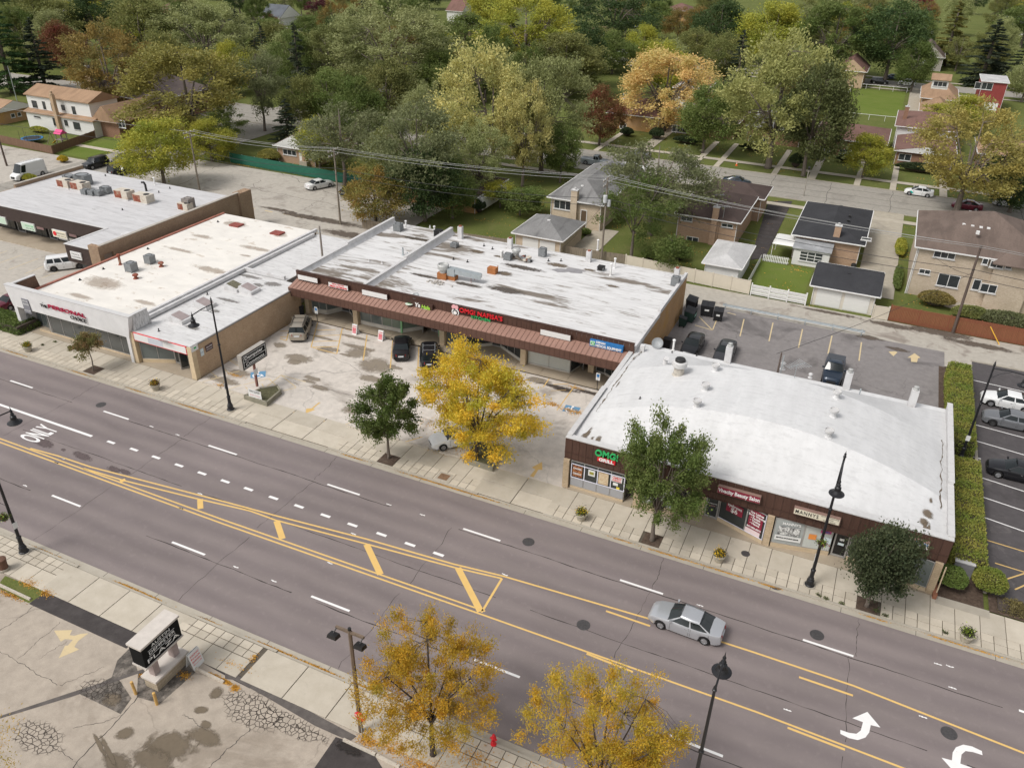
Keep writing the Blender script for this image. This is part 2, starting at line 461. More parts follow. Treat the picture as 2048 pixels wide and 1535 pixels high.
SWN = near_walk()

# pavings
lot = area('parking_lot',rect(-52.6,-14.9,46.6,62.45),LOT,.105)
pl_lot = area('plaza_lot',rect(-200,60,-60,20.92),LOTN,.10)
area('side_street',rect(-126,-111,43,150),STREET,.02)
corner_lot = area('corner_lot',rect(-111,-76.4,46.62,84.0),LOTL,.06)
rear_lot = area('rear_lot',rect(-111,-57,84.0,107.2),LOTL,.055)
alley = area('alley',[(-57,83.2),(140,83.2),(140,92.2),(-57,92.2)],ALLEY,.05)
back_lot = area('back_lot',rect(-14.9,13.0,65.5,86.7),DARKLOT,.058)
side_lot = area('side_lot',rect(15.6,120,47.4,85.6),RLOT,.07)
street2 = area('back_street',rect(-400,200,135,148.2),STREET,.03)
street3 = area('far_street',rect(-400,200,256,266),STREET,.02)
area('cross_street',rect(-126,-115,148.2,257),STREET,.022)
for y0,y1,nm in ((130.2,131.8,0),(153.2,154.8,1),(250.5,252,2),(270,271.5,3)):
    area('sidewalk',rect(-110,200,y0,y1),SLAB,.06 if nm < 2 else .045)
MB().box(-400,200,134.8,135.0,-.02,.12).box(-400,200,148.2,148.4,-.02,.12).build('kerb',SLAB2,kind='structure')
area('corner_pavement',rect(-200,-126,60,97.3),LOTL,.024)
# lighter flags and strips at house driveways (pixels of the photograph fix their outline on the ground)
def gpoly(pts,z): return [tuple(g(x,y,z)[:2]) for x,y in pts]
area('driveway',rect(2.9,7.4,99,135.0),DRIVE,.045)
area('driveway',gpoly([(1500,520),(1537,402),(1585,402),(1530,515)],.04),PATCH,.04)
area('walkway',rect(-33.5,-29.9,95,106.6),DRIVE,.04)
for x0,x1 in ((-29.6,-28.5),(-25.6,-24.6),(-15.2,-14.2),(-8.9,-7.6),(-1.2,-.2),(4.6,5.6),(12.4,13.6),(20.8,21.8),(-49.0,-48.0),(-66,-65)):
    area('front_walk',rect(x0,x1,148.42,168),SLAB,.064)
area('front_walk',rect(-22.2,-21.2,120,135),SLAB,.066)
area('driveway',rect(5.0,8.2,215,256),DRIVE,.03)
area('driveway',rect(-41.5,-39.2,148.42,185),DRIVE,.066)
area('yard_lawn',rect(-9.5,4.0,212.5,248),LAWN2,.0)
area('yard_lawn',rect(-9.4,-2.6,93.2,104.6),LAWN2,.0)
area('yard_lawn',rect(-136.8,-127.2,98.2,112),LAWN2,.01)
area('front_walk',[(-137,103.5),(-126,103.5),(-126,104.8),(-137,104.8)],SLAB,.03)

# ------------------------------------------------------------------ paint on the road (each mark a part of the road)
ZP = .005
def pline(pts,w,mat,parent,z=ZP,name='lane_line'):
    return MB().ribbon(pts,w,z).build(name,mat,parent)
me_d = MB().ribbon([(-1.525,0),(1.525,0)],.17,0).mesh('lane_dash',WPAINT)
for i in range(-3,12): inst(me_d,'lane_dash',road,(-68.476+12.19*i+1.525,38.85,ZP))
for i in range(-4,9): inst(me_d,'lane_dash',road,(-50.0+12.19*i+1.525,28.35,ZP))
pline([(-140,35.45),(-53.9,35.5)],.25,WPAINT,road)
for p in ((222,884),(268,898.5),(312,914),(358,930),(404,946),(450.5,962),(497,977.5),(547,995),(598,1012),(651,1030.5),(705,1049),(763,1068),(820,1088),(877,1107.5)):
    c = g(*p); pline([(c.x-.42,c.y),(c.x+.42,c.y)],.24,WPAINT,road,name='lane_dash')
pline([(-140,31.45),(-60,31.45),(-36,31.5),(-14.4,31.85),(3,32.05),(12,31.85),(60,31.8)],.13,YPAINT,road,name='centre_line')
pline([(-140,31.8),(-52,31.82),(-36,31.86),(-14.6,32.2)],.13,YPAINT,road,name='centre_line')
up1 = [g(x,y) for x,y in ((115,911),(182,933.5),(300,964),(450,1003),(553,1031),(732,1077),(906,1127),(1005,1151),(1310,1240),(1500,1301),(1706,1370),(2048,1505))]
pline([(-57,31.95)]+[(p.x,p.y) for p in up1]+[(60,35.7)],.14,YPAINT,road,name='centre_line')
up2 = [g(x,y) for x,y in ((167,936),(250,961),(391,996),(500,1021),(553,1040),(727,1085.5),(912,1135),(1003,1156))]
pline([(p.x,p.y) for p in up2],.14,YPAINT,road,name='centre_line')
for a,b,w in (((400,998),(401,1017),.42),((553,1041),(565,1077),.45),((733,1088),(761,1148),.45),((916,1135),(961,1222),.45),((1004,1156),(963,1224),.16),((244,958),(247,963),.4)):
    A,B = g(*a),g(*b); pline([(A.x,A.y),(B.x,B.y)],w,YPAINT,road,ZP+.002,'hatch_bar')
for a,b in (((1212,1221),(1300,1251)),((1598,1353),(1706,1390)),((1173,1306),(1266,1343)),((1575,1454),(1690,1498))):
    A,B = g(*a),g(*b); pline([(A.x,A.y),(B.x,B.y)],.15,YPAINT,road,name='lane_dash')
om = text_mesh('ONLY',2.0,WPAINT,bold=.045,extrude=0.0); oo = bpy.data.objects.new('only_marking',om); COL.objects.link(oo)
oo.parent = road; _o = ORG[road.name]; c = g(79,867.5); oo.location = (c.x-_o[0],c.y-_o[1],ZP-_o[2]); oo.rotation_euler = (0,0,math.pi/2)
_w = max(v.co.x for v in om.vertices)-min(v.co.x for v in om.vertices); oo.scale = (2.3/_w,1.55,1)
oo['label'] = 'white stretched ONLY lettering painted on the turn lane'
z5 = lambda x,y: (1450+x/3.425,1135+y/3.425)
ar = gpoly([z5(*p) for p in ((790,1108),(850,1128),(900,1135),(930,1112),(945,1055),(872,1028),(975,985),(1065,1092),(998,1075),(988,1125),(962,1160),(910,1178),(850,1165),(790,1135))],0)
_tp = [0]
def tri_poly(poly,z,name,mat,parent):
    _tp[0] += 1; z += (_tp[0] % 16)*.00012
    me = bpy.data.meshes.new(name); bm = bmesh.new(); org = ORG[parent.name]
    f = bm.faces.new([bm.verts.new((p[0]-org[0],p[1]-org[1],z-org[2])) for p in poly]); bmesh.ops.triangulate(bm,faces=[f])
    bmesh.ops.recalc_face_normals(bm,faces=bm.faces)
    for q in bm.faces:
        if q.normal.z < 0: q.normal_flip()
    bm.to_mesh(me); bm.free(); me.materials.append(mat)
    o = bpy.data.objects.new(name,me); COL.objects.link(o); o.parent = parent; return o
tri_poly(ar,ZP,'turn_arrow',WPAINT,road)
_a = g(1965,1509); _b = ar[0]
tri_poly([(_a.x-(p[0]-_b[0]),_a.y-(p[1]-_b[1])) for p in ar],ZP,'turn_arrow',WPAINT,road)
# reflector stubs left beside the lines
for i,p in enumerate(((303,852.5),(355,869.5),(127,916),(113,925),(400,987),(362,1016),(472,1133),(548,1161),(50,971),(660,1125),(845,1029),(778,1008),(707,1067),(1400,1210),(1010,1148),(1876,1327),(1900,1331),(1575,1419),(1846,1433),(1905,1375))):
    c = g(*p); MB().ribbon(jag((c.x-.22,c.y),(c.x+.22,c.y),5,.03),[.1,.05,.12,.05,.1,.06],ZP).build('reflector_mark',WPAINT,road)
# cracks: the long lane seams and the joints across
rc = random.Random(3)
for y,wj,spans in ((38.65,.07,((-140,-60),(-53,-26),(-20,16),(22,60))),(28.05,.07,((-140,-52),(-40,-27),(-25,-12),(-8,60))),(33.6,.06,((-60,-42),(-40,-14.5),(-12,12),(14,60)))):
    for a,b in spans:
        n = int((b-a)/.6); ps = jag((a,y),(b,y),n,.035,rc)
        MB().ribbon(ps,[max(.02,wj*rc.uniform(.3,1.3)) for _ in ps],.0025).build('crack',CRACK,road)
for xx in (-60.5,-46.8,-33.2,-20.4,-5.5,7.6,20):
    for (ya,yb) in ((24.2,31.2),(32.2,38.6),(38.9,42.3)):
        if rc.random() < .8:
            ps = jag((xx+rc.uniform(-.3,.3),ya),(xx+rc.uniform(-.3,.3),yb),14,.09,rc)
            MB().ribbon(ps,[max(.012,.035*rc.uniform(.3,1.3)) for _ in ps],.0022).build('crack',CRACK,road)
for c,rx,ry in (((88,885),1.5,.55),((165,912),1.4,.45),((228,938),.9,.35),((250,943),.8,.3),((127,899),.35,.2),((155,852),0,0)):
    if rx:
        q = g(*c); stain((q.x,q.y),rx,ry,.003,WETR,road,-.1)
# manholes
def manhole(px_,py_,parent,z,r=.36,mat=None,label=None):
    c = g(px_,py_,z)
    MB().lathe((c.x,c.y,z),[(r*1.18,0),(r*1.18,.006),(r*1.05,.008),(r,.004),(r*.96,.009),(r*.5,.011),(.01,.011)],20).build('manhole_cover',mat or M('cast_iron',(.085,.08,.08),.6,.25,8,metal=.3),parent)
for p in ((202,809),(1057,1083),(1634,1269),(1167,1249),(1898,1465)): manhole(*p,road,.001,.38)
manhole(1491,1106.5,SWF,.128,.27); manhole(1552,1169,SWF,.02,.42)

# ------------------------------------------------------------------ parking lot marks
ZL = .109
def stall(a,b,w=.12,mat=YFADE,parent=lot,z=ZL,name='stall_line'):
    A,B = g(a[0],a[1],z),g(b[0],b[1],z); return pline([(A.x,A.y),(B.x,B.y)],w,mat,parent,z,name)
q1 = lambda x,y: (560+x/8.53,600+y/8.53)
q3 = lambda x,y: (1020+x/8.533,680+y/8.533)
for a,b in (((640,385),(530,800)),((1062,480),(968,915)),((530,800),(968,915)),((620,512),(950,500)),((600,610),(1030,595)),((580,705),(1010,692)),((560,800),(985,790)),
             ((1485,590),(1418,1025)),((1925,685),(1880,1160)),((235,280),(215,340)),((0,435),(150,430)),((0,528),(150,525)),((0,630),(130,622)),((0,655),(110,690)),((110,690),(150,520))):
    stall(q1(*a),q1(*b))
stall((838,687),(835,752)); stall((893,700),(891,742))
for a,b in (((680,640),(565,800)),((1125,750),(800,1195)),((1525,850),(1225,1290)),((1225,1290),(1260,1300)),((700,860),(960,850)),((740,755),(1000,740))):
    stall(q3(*a),q3(*b),.11 if a[0] != 700 else .06)
q2 = lambda x,y: (350+x/5.12,650+y/5.12)
for a,b in (((205,598),(470,530)),((470,415),(545,487)),((540,350),(675,430)),((365,480),(430,530)),((545,495),(660,470)),((530,660),(680,610)),((880,680),(1085,510)),((960,545),(1090,670)),((1085,510),(1240,635)),((1100,672),(1240,640)),((1085,510),(1340,580)),((540,350),(660,385)),((700,610),(960,545)),((890,600),(920,655)),((720,630),(750,660))):
    stall(q2(*a),q2(*b),.1,YPALE)
stall((533,808),(680,851),.2); stall((680,851),(708,843),.1,YPALE); stall((985,935),(1128,977),.2); stall((800,886),(845,873),.1); stall((863,906),(880,900),.1); stall((700,843),(710,840),.1,YPALE)
def flat(poly_px,z,name,mat,parent): return tri_poly(gpoly(poly_px,z),z,name,mat,parent)
q6 = lambda x,y: (680+x/4.096,650+y/4.096)
flat([q6(*p) for p in ((1555,1235),(1600,1180),(1570,1165),(1655,1118),(1658,1185),(1625,1182),(1585,1245))],ZL,'lot_arrow',YFADE,lot)
flat([q2(*p) for p in ((1335,905),(1345,855),(1400,848),(1470,790),(1492,790),(1415,852),(1435,865),(1370,890))],ZL,'lot_arrow',YFADE,lot)
def ada(c,s,parent,z,rot=0.0):
    """blue square with the white wheelchair symbol"""
    cs,sn = math.cos(rot),math.sin(rot); T = lambda x,y: (c.x+(x*cs-y*sn)*s,c.y+(x*sn+y*cs)*s)
    tri_poly([T(*p) for p in ((-.62,-.5),(.6,-.55),(.66,.5),(-.6,.55))],z,'blue_square',BPAINT,parent)
    ring = [T(-.05+.36*math.cos(a),-.12+.36*math.sin(a)) for a in [math.radians(d) for d in range(110,371,18)]]
    w = MB(); w.ribbon(ring,.11*s,z+.003); w.ribbon([T(-.02,.3),T(0,-.05),T(.28,-.08),T(.42,-.38)],.13*s,z+.0034)
    w.sheet([T(.02+.11*math.cos(a),.44+.11*math.sin(a)) for a in [k*math.pi/5 for k in range(10)]],z+.003)
    w.build('wheelchair_symbol',WPAINT,parent)
ada(g(*q3(1045,1180),ZL),1.15,lot,ZL+.001,.1); ada(g(*q2(850,505),ZL),1.15,lot,ZL+.001,.7)
rs = random.Random(11)
for c,rx,ry in (((310,990),1.5,.8),((240,1060),.7,.5),((1330,900),1.2,1.1),((1640,1110),1.9,1.3),((1550,1340),1.3,.6),((760,860),1.0,.4),((860,830),1.2,.35),((540,1330),1.,.35),((500,1385),.8,.25),((1100,930),.6,.2),((1340,800),2.0,.4),((1960,1150),.8,.35),((720,640),1.6,.25),((1300,640),1.8,.3)):
    q = g(*q1(*c),ZL); stain((q.x,q.y),rx*1.3,ry*1.3,.1065,WET,lot)
for c,rx,ry in (((705,820),.9,.6),((447,760),1.8,.5),((480,745),1.2,.5),((640,775),1.0,.4),((560,690),.8,.5)):
    q = g(c[0],c[1],ZL); stain((q.x,q.y),rx*1.3,ry*1.3,.1065,WET,lot)
for c,rx,ry in (((1075,760),1.4,.6),((1120,775),2.,.35),((1180,785),1.8,.3),((1125,720+60),.8,.3)):
    q = g(c[0],c[1],ZL); stain((q.x,q.y),rx*1.2,ry*1.2,.1068,m_decal('wet_dirt',(.07,.055,.045),.6,.8,3) if ry < .4 else WET,lot)
for a,b in (((600,760),(900,850)),((455,735),(700,790)),((640,700),(820,790))):
    A,B = g(*a,ZL),g(*b,ZL); ps = jag(A,B,26,.12,rs); MB().ribbon(ps,.03,.107).build('crack',CRACK,lot)

# marks on the lots behind and beside
for i,(a,b) in enumerate((((1488,638),(1480,672)),((1546,645),(1538,682)),((1605,658),(1597,695)),((1664,671),(1656,707)),((1723,684),(1718,721)),((1390,650),(1425,660)),((1425,660),(1433,640)),((1398,633),(1425,660)),((1455,625),(1472,629)))):
    stall(a,b,.13,YPALE,back_lot,.062)
flat([(1822,690+33),(1822,715),(1815,715),(1829,706),(1841,715),(1836,716),(1834,724)],.062,'lot_arrow',YPALE,back_lot)
flat([(1777,703),(1787,712),(1795,704),(1790,702)],.062,'lot_arrow',YPALE,back_lot)
for a,b,mt in (((1939,758),(2048,783),WPAINT),((1944,847),(2048,875),WPAINT),((1945,879),(2048,909),WPAINT),((1946,913),(1962,917),WPAINT),((1949,950),(2048,982),WPAINT),((1950,988),(2048,1021),WPAINT),((1952,1028),(2048,1062),WPAINT),((1956,1074),(2048,1102),YFADE),((1990,1125),(2048,1143),YFADE),((2005,1160),(2048,1146),YFADE),((2030,1178),(2048,1170),YFADE)):
    A,B = g(*a,.074),g(*b,.074); d = (B-A)*1.2 if b[0] == 2048 else (B-A); B = A+d
    pline([(A.x,A.y),(B.x,B.y)],.11,mt,side_lot,.074,'stall_line')
# rear lot: wheel marks, faded stall stubs
for a,b in (((488,413),(510,417)),((530,421),(545,424)),((567,428),(590,431)),((595,434),(625,437)),((1500,0),(1500,0))):
    if a != b: stall(a,b,.3,YPALE,rear_lot,.059)
for a,b in (((290,400),(440,330)),((470,370),(700,415)),((560,345),(690,400)),((610,420),(650,395)),((480,400),(520,360))):
    A,B = g(*a,.06),g(*b,.06); ps = jag(A,B,30,.3,rs); MB().ribbon(ps,.06,.0585).build('crack',CRACK,rear_lot)
for a,b in (((40,480),(95,497)),((60,470),(64,480))): stall(a,b,.12,YPALE,corner_lot,.064)
for x in range(7):
    pline([(-104.5+x*2.9,61.4),(-104.5+x*2.9,57.2)],.1,YPALE,corner_lot,.064,'stall_line')
# tar and ruts on the alley and back street
for px0,py0,rx,ry in ((1880,665,3,.8),(1780,650,2,.6),(1740,675,1.2,.5),(1660,625,3,.35),(1795,698,1.1,.4),(1960,690,3,.6),(650,440,6,.8),(600,432,3,.6),(700,470,4,1),(560,420,3,.5)):
    q = g(px0,py0,.06); stain((q.x,q.y),rx*1.4,ry*1.4,.0585,m_decal('mud_stain',(.12,.095,.075),.9,.85,1.2),alley if px0 > 720 else rear_lot)
for y in (138.2,141.6,145.2):
    ps = jag((-130,y),(60,y),150,.06,rs); MB().ribbon(ps,.09,.033).build('crack',CRACK,street2)
for k in range(14):
    xx = -90+k*9.5; ps = jag((xx,135),(xx+rs.uniform(-1,1),148),18,.15,rs); MB().ribbon(ps,.06,.0332).build('crack',CRACK,street2)

# plaza lot (near side)
z2 = lambda x,y: (x/3.838,1135+y/3.838)
flat([z2(*p) for p in ((222,275),(275,235),(345,198),(420,215),(1085,515),(970,618))],.1035,'asphalt_patch',PATCH,pl_lot)
flat([z2(*p) for p in ((1390,600),(1450,620),(1919,870),(1919,925),(1800,865),(1560,730))],.1035,'asphalt_patch',PATCH,pl_lot)
z3 = lambda x,y: (450+x/3.838,1135+y/3.838)
flat([z3(*p) for p in ((0,805),(40,800),(440,985),(1010,1290),(960,1330),(690,1210),(350,1010),(80,860),(0,850))],.1035,'asphalt_patch',M('old_patch',(.12,.105,.095),.9,.2,1.5,dirt=(.06,.05,.05),dirt_scale=1.2),pl_lot)
flat([z3(*p) for p in ((850,1295),(960,1330),(1150,1440),(1250,1600),(640,1600))],.1037,'asphalt_patch',PATCH,pl_lot)
flat([z2(*p) for p in ((0,1135),(560,950),(1100,775),(1110,800),(1060,810),(560,985),(0,1155))],.1035,'asphalt_patch',M('old_patch',(.12,.105,.095)),pl_lot)
flat([z2(*p) for p in ((610,965),(890,820),(1010,1000),(925,1120))],.1033,'broken_asphalt',M('broken_asphalt',(.12,.105,.09),.9,.5,3.5,dirt=(.3,.26,.22),dirt_scale=2.,dirt_amt=.8),pl_lot)
flat([z2(*p) for p in ((1000,610),(1060,800),(850,860),(900,710))],.1032,'broken_asphalt',M('broken_asphalt',(.12,.105,.09)),pl_lot)
flat([z2(*p) for p in ((1060,800),(1440,740),(1500,800),(1230,1040),(1050,990))],.1034,'broken_asphalt',M('broken_asphalt',(.12,.105,.09)),pl_lot)
flat([z2(*p) for p in ((415,480),(555,475),(535,515),(570,520),(620,505),(680,500),(600,560),(570,605),(608,625),(450,692),(500,595),(520,595),(560,550),(500,545),(467,565))],.104,'lot_arrow',YPALE,pl_lot)
for c,rx,ry,ro in (((1300,1370),1.6,1.0,.3),((1560,1290),1.2,.55,0),((960,1270),.55,.4,.5),((900,1490),1.0,.5,0),((1180,1480),1.5,.7,0),((760,1350),1.1,.12,-.4),((840,1420),1.3,.14,-.4),((1660,960),.4,.45,0),((1545,1090),.45,.25,.4),((1580,1200),.35,.25,0),((860,1010),.6,.5,0)):
    q = g(*z2(*c),.1); stain((q.x,q.y),rx*1.15,ry*1.15,.1038,m_decal('damp_lot_stain',(.165,.13,.09),.55,.92,1.6),pl_lot,ro)
q = g(*z3(960,1390),.1); stain((q.x,q.y),1.0,.4,.1042,m_decal('wet_tar',(.03,.025,.022),.35,.9,3),pl_lot)
for a,b,w in (((560,1535),(1060,985),.05),((0,480),(300,270),.04),((0,640),(440,900),.03),((200,1250),(560,1470),.03),((130,700),(460,415),.03),((460,900),(800,760),.03),((1600,1535),(1919,1230),.05),((1400,1130),(1600,1240),.04),((300,700),(520,560),.02),((560,1230),(940,1130),.03)):
    A,B = g(*z2(*a),.1),g(*z2(*b),.1); ps = jag(A,B,24,.07,rs); MB().ribbon(ps,[max(.012,w*rs.uniform(.4,1.3)) for _ in ps],.1036).build('crack',CRACK,pl_lot)
# alligator cracking beside the patch
def m_gator():
    t = NT('alligator_cracking'); at = t.n('ShaderNodeAttribute'); at.attribute_name = 'fade'; v = t.n('ShaderNodeTexVoronoi'); v.feature = 'DISTANCE_TO_EDGE'; v.inputs['Scale'].default_value = 3.6
    t.l(t.P(),v.inputs['Vector']); k = t.ramp(t.math('ADD',at.outputs['Fac'],t.math('SUBTRACT',t.noise(1.5,4),.55)),.2,.5)
    t.l(t.math('MULTIPLY',t.math('MULTIPLY',t.ramp(v.outputs[0],.03,.09,(1,1,1,1),(0,0,0,1)),k),.75),t.b.inputs['Alpha']); return t.done((.07,.058,.05),.9,.1)
GAT = m_gator()
for c,rx,ry,ro in ((z3(200,1090),2.4,1.2,-.1),(z3(500,1200),2.8,.7,0),(z2(780,930),1.7,.9,.3),(z2(300,1300),2,1,0)):
    q = g(*c,.1); stain((q.x,q.y),rx,ry,.1039,GAT,pl_lot,ro,'alligator_cracks')
# ------------------------------------------------------------------ building materials and helpers
def gy(px,py,Y):
    d = AF + AR*((px-PW/2)/CF) - AU*((py-PH/2)/CF); t = (Y-CPOS[1])/d.y
    return Vector(CPOS)+d*t
def gx(px,py,X):
    d = AF + AR*((px-PW/2)/CF) - AU*((py-PH/2)/CF); t = (X-CPOS[0])/d.x
    return Vector(CPOS)+d*t
def m_brick(name,c1,c2,mortar,w=.24,h=.08,stain=None):
    if name in MATS: return MATS[name]
    t = NT(name); sx = t.n('ShaderNodeSeparateXYZ'); t.l(t.P(),sx.inputs[0])
    cb = t.n('ShaderNodeCombineXYZ'); t.l(t.math('ADD',sx.outputs[0],sx.outputs[1]),cb.inputs[0]); t.l(sx.outputs[2],cb.inputs[1])
    b = t.n('ShaderNodeTexBrick'); b.inputs['Scale'].default_value = 1.0; b.inputs['Brick Width'].default_value = w; b.inputs['Row Height'].default_value = h
    b.inputs['Mortar Size'].default_value = .009; b.inputs['Color1'].default_value = c1+(1,); b.inputs['Color2'].default_value = c2+(1,); b.inputs['Mortar'].default_value = mortar+(1,)
    t.l(cb.outputs[0],b.inputs['Vector']); c = b.outputs[0]
    c = t.mix(t.ramp(t.noise(.7,5,.65),.3,.72),t.mix(1.0,c,(.82,.8,.78),'MULTIPLY'),c)
    c = t.mix(t.ramp(t.noise(7,3,.6,t.mapv((1,1,2.2))),.35,.65),t.mix(1.0,c,(.84,.82,.8),'MULTIPLY'),c)
    if stain: c = t.mix(t.math('MULTIPLY',t.ramp(t.noise(.3,4,.6),.5,.7),.6),c,stain)
    t.bump(b.outputs[1],-.2,.01)
    MATS[name] = t.done(c,.88,.2); return MATS[name]
def m_roof(name,base,stain,amt=.8,thr=.58,sc=.3,stretch=(.35,1.2,1),grey=None,rough=.75,soft=.05):
    """flat roof membrane: laps, streaks, and brown ponding stains with their own outline"""
    if name in MATS: return MATS[name]
    t = NT(name); v = t.mapv(stretch)
    c = t.mix(t.ramp(t.noise(.8,6,.65,v),.3,.72),sc3(base,.9),sc3(base,1.06))
    if grey: c = t.mix(t.math('MULTIPLY',t.ramp(t.noise(1.4,6,.75,t.mapv((stretch[0]*.7,2.2,1))),.5,.68),.75),c,grey)
    n1 = t.noise(sc,7,.68,v,.4)
    c = t.mix(t.math('MULTIPLY',t.ramp(n1,thr,thr+soft),amt),c,stain)
    n2 = t.noise(sc*5,5,.7,v)
    c = t.mix(t.math('MULTIPLY',t.ramp(n2,.59,.66),amt*.75),c,sc3(stain,1.25))
    sx = t.n('ShaderNodeSeparateXYZ'); t.l(t.P(),sx.inputs[0])
    lap = t.math('FRACT',t.math('MULTIPLY',sx.outputs[1],.5))
    c = t.mix(t.math('MULTIPLY',t.ramp(lap,.0,.03,(1,1,1,1),(0,0,0,1)),.22),c,sc3(base,.55))
    MATS[name] = t.done(c,rough,.25); return MATS[name]
BRICK_T = m_brick('tan_brick',(.50,.345,.215),(.58,.41,.27),(.52,.44,.33))
BRICK_O = m_brick('ochre_brick',(.44,.25,.11),(.50,.30,.145),(.42,.33,.22),stain=(.52,.29,.07))
BRICK_B = m_brick('brown_brick',(.32,.215,.14),(.40,.28,.185),(.38,.32,.25))
BRICK_C = m_brick('cream_brick',(.58,.47,.345),(.64,.53,.40),(.58,.5,.4))
BRICK_CC = m_brick('pale_brick',(.50,.41,.31),(.585,.49,.38),(.56,.49,.4))
BRICK_R = m_brick('red_brown_brick',(.27,.135,.085),(.33,.17,.11),(.33,.26,.2))
BRICK_D = m_brick('painted_red_brick',(.30,.06,.055),(.34,.075,.07),(.27,.07,.07))
BRICK_P = m_brick('rose_tan_brick',(.43,.27,.18),(.50,.33,.225),(.47,.38,.29))
WWALL = M('white_stucco',(.66,.65,.64),.8,.06,1.2)
ROOF_MAIN = m_roof('main_roof_membrane',(.63,.62,.61),(.12,.09,.06),.85,.565,.17,(.3,1.3,1),(.33,.31,.295))
ROOF_PC = m_roof('cream_roof_coating',(.72,.685,.63),(.30,.22,.15),.75,.655,.2,(.5,.8,1))
ROOF_BG = m_roof('store_roof_coating',(.60,.59,.58),(.22,.2,.18),.7,.66,.3,(.6,1.3,1),(.36,.35,.345))
ROOF_L = m_roof('corner_roof_coating',(.54,.53,.53),(.25,.24,.23),.6,.68,.3,(.35,1.5,1),(.36,.35,.35))
ROOF_D = m_roof('vault_roof_coating',(.60,.595,.59),(.4,.4,.4),.35,.70,.15,(1.2,.25,1),(.47,.465,.46),.7,.1)
PARAP = M('parapet_coating',(.60,.59,.585),.7,.08,1.5,dirt=(.38,.36,.34),dirt_scale=1.2)
COPING = M('pale_coping',(.55,.54,.53),.55,.06,3)
BROWN = M('brown_cladding',(.082,.043,.031),.6,.18,1.2,stretch=(3,1,.25))
BROWN2 = M('brown_trim',(.068,.036,.027),.6,.1)
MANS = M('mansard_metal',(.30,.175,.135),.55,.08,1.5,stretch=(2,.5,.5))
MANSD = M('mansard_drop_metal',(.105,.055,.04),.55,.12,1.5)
RIBB = M('ribbed_brown_metal',(.085,.062,.055),.55,.1)
GLASS = plain('shop_glass',(.035,.04,.04),.04,.6)
GLASS2 = plain('dim_shop_glass',(.12,.14,.135),.06,.6)
GLASSB = M('blind_backed_glass',(.50,.52,.49),.12,.05,6,stretch=(6,6,.3),spec=.6)
GLASSG = plain('green_tint_glass',(.15,.19,.15),.06,.6)
HGLASS = plain('house_glass',(.04,.045,.048),.06,.6)
ALUM = M('aluminium_frame',(.40,.39,.375),.45,.08,5,metal=.4)
WTRIM = plain('white_trim',(.72,.71,.69),.5)
TANST = M('tan_stone',(.53,.42,.285),.8,.1,2,stretch=(1,1,3))
BLACKM = plain('black_metal',(.018,.017,.017),.45,.4)
GREYM = M('grey_metal',(.27,.28,.285),.5,.1,4,metal=.3)
GALV = M('galvanised_metal',(.46,.50,.51),.4,.1,3,metal=.55)
RUST = M('rusty_metal',(.26,.075,.045),.75,.35,3,dirt=(.42,.33,.24),dirt_scale=1.8,dirt_amt=.7)
BEIGEM = M('beige_metal',(.56,.51,.43),.6,.1,3,dirt=(.3,.14,.07),dirt_scale=2.)
def wall_holes(): pass
def glaze(parent,p0,p1,z0,z1,n,glass=None,frame=None,fw=.05,name='window',glasses=None,depth=.06):
    """a shop window between ground points p0 and p1: one frame part with its panes below it"""
    a,b = Vector((p0[0],p0[1],0)),Vector((p1[0],p1[1],0)); d = (b-a); L = d.length; d.normalize(); nn = Vector((d.y,-d.x,0))
    fr = MB(); P = lambda s,z,o=0: a+d*s+nn*o+Vector((0,0,z))
    for i in range(n+1):
        s = L*i/n; s = min(max(s,fw/2),L-fw/2); fr.bar(P(s,z0),P(s,z1),fw,depth,nn)
    fr.bar(P(fw,z0+fw/2),P(L-fw,z0+fw/2),depth*.96,fw); fr.bar(P(fw,z1-fw/2),P(L-fw,z1-fw/2),depth*.96,fw)
    fo = fr.build(name,frame or ALUM,parent)
    for i in range(n):
        s0,s1 = L*i/n+.01,L*(i+1)/n-.01
        gm_ = (glasses[i % len(glasses)] if glasses else glass) or GLASS
        pm = MB(); pm.loft([[P(s0,z0+.01,-.012),P(s1,z0+.01,-.012),P(s1,z1-.01,-.012),P(s0,z1-.01,-.012)],[P(s0,z0+.01,.004),P(s1,z0+.01,.004),P(s1,z1-.01,.004),P(s0,z1-.01,.004)]])
        pm.build('pane',gm_,fo)
    return fo
def panel_on(parent,p0,p1,z0,z1,mat,name='poster',off=.03,th=.012):
    a,b = Vector((p0[0],p0[1],0)),Vector((p1[0],p1[1],0)); d = (b-a).normalized(); nn = Vector((d.y,-d.x,0))
    m_ = MB(); r = []
    for o in (off,off+th):
        r.append([a+nn*o+Vector((0,0,z0)),b+nn*o+Vector((0,0,z0)),b+nn*o+Vector((0,0,z1)),a+nn*o+Vector((0,0,z1))])
    return m_.loft(r).build(name,mat,parent)
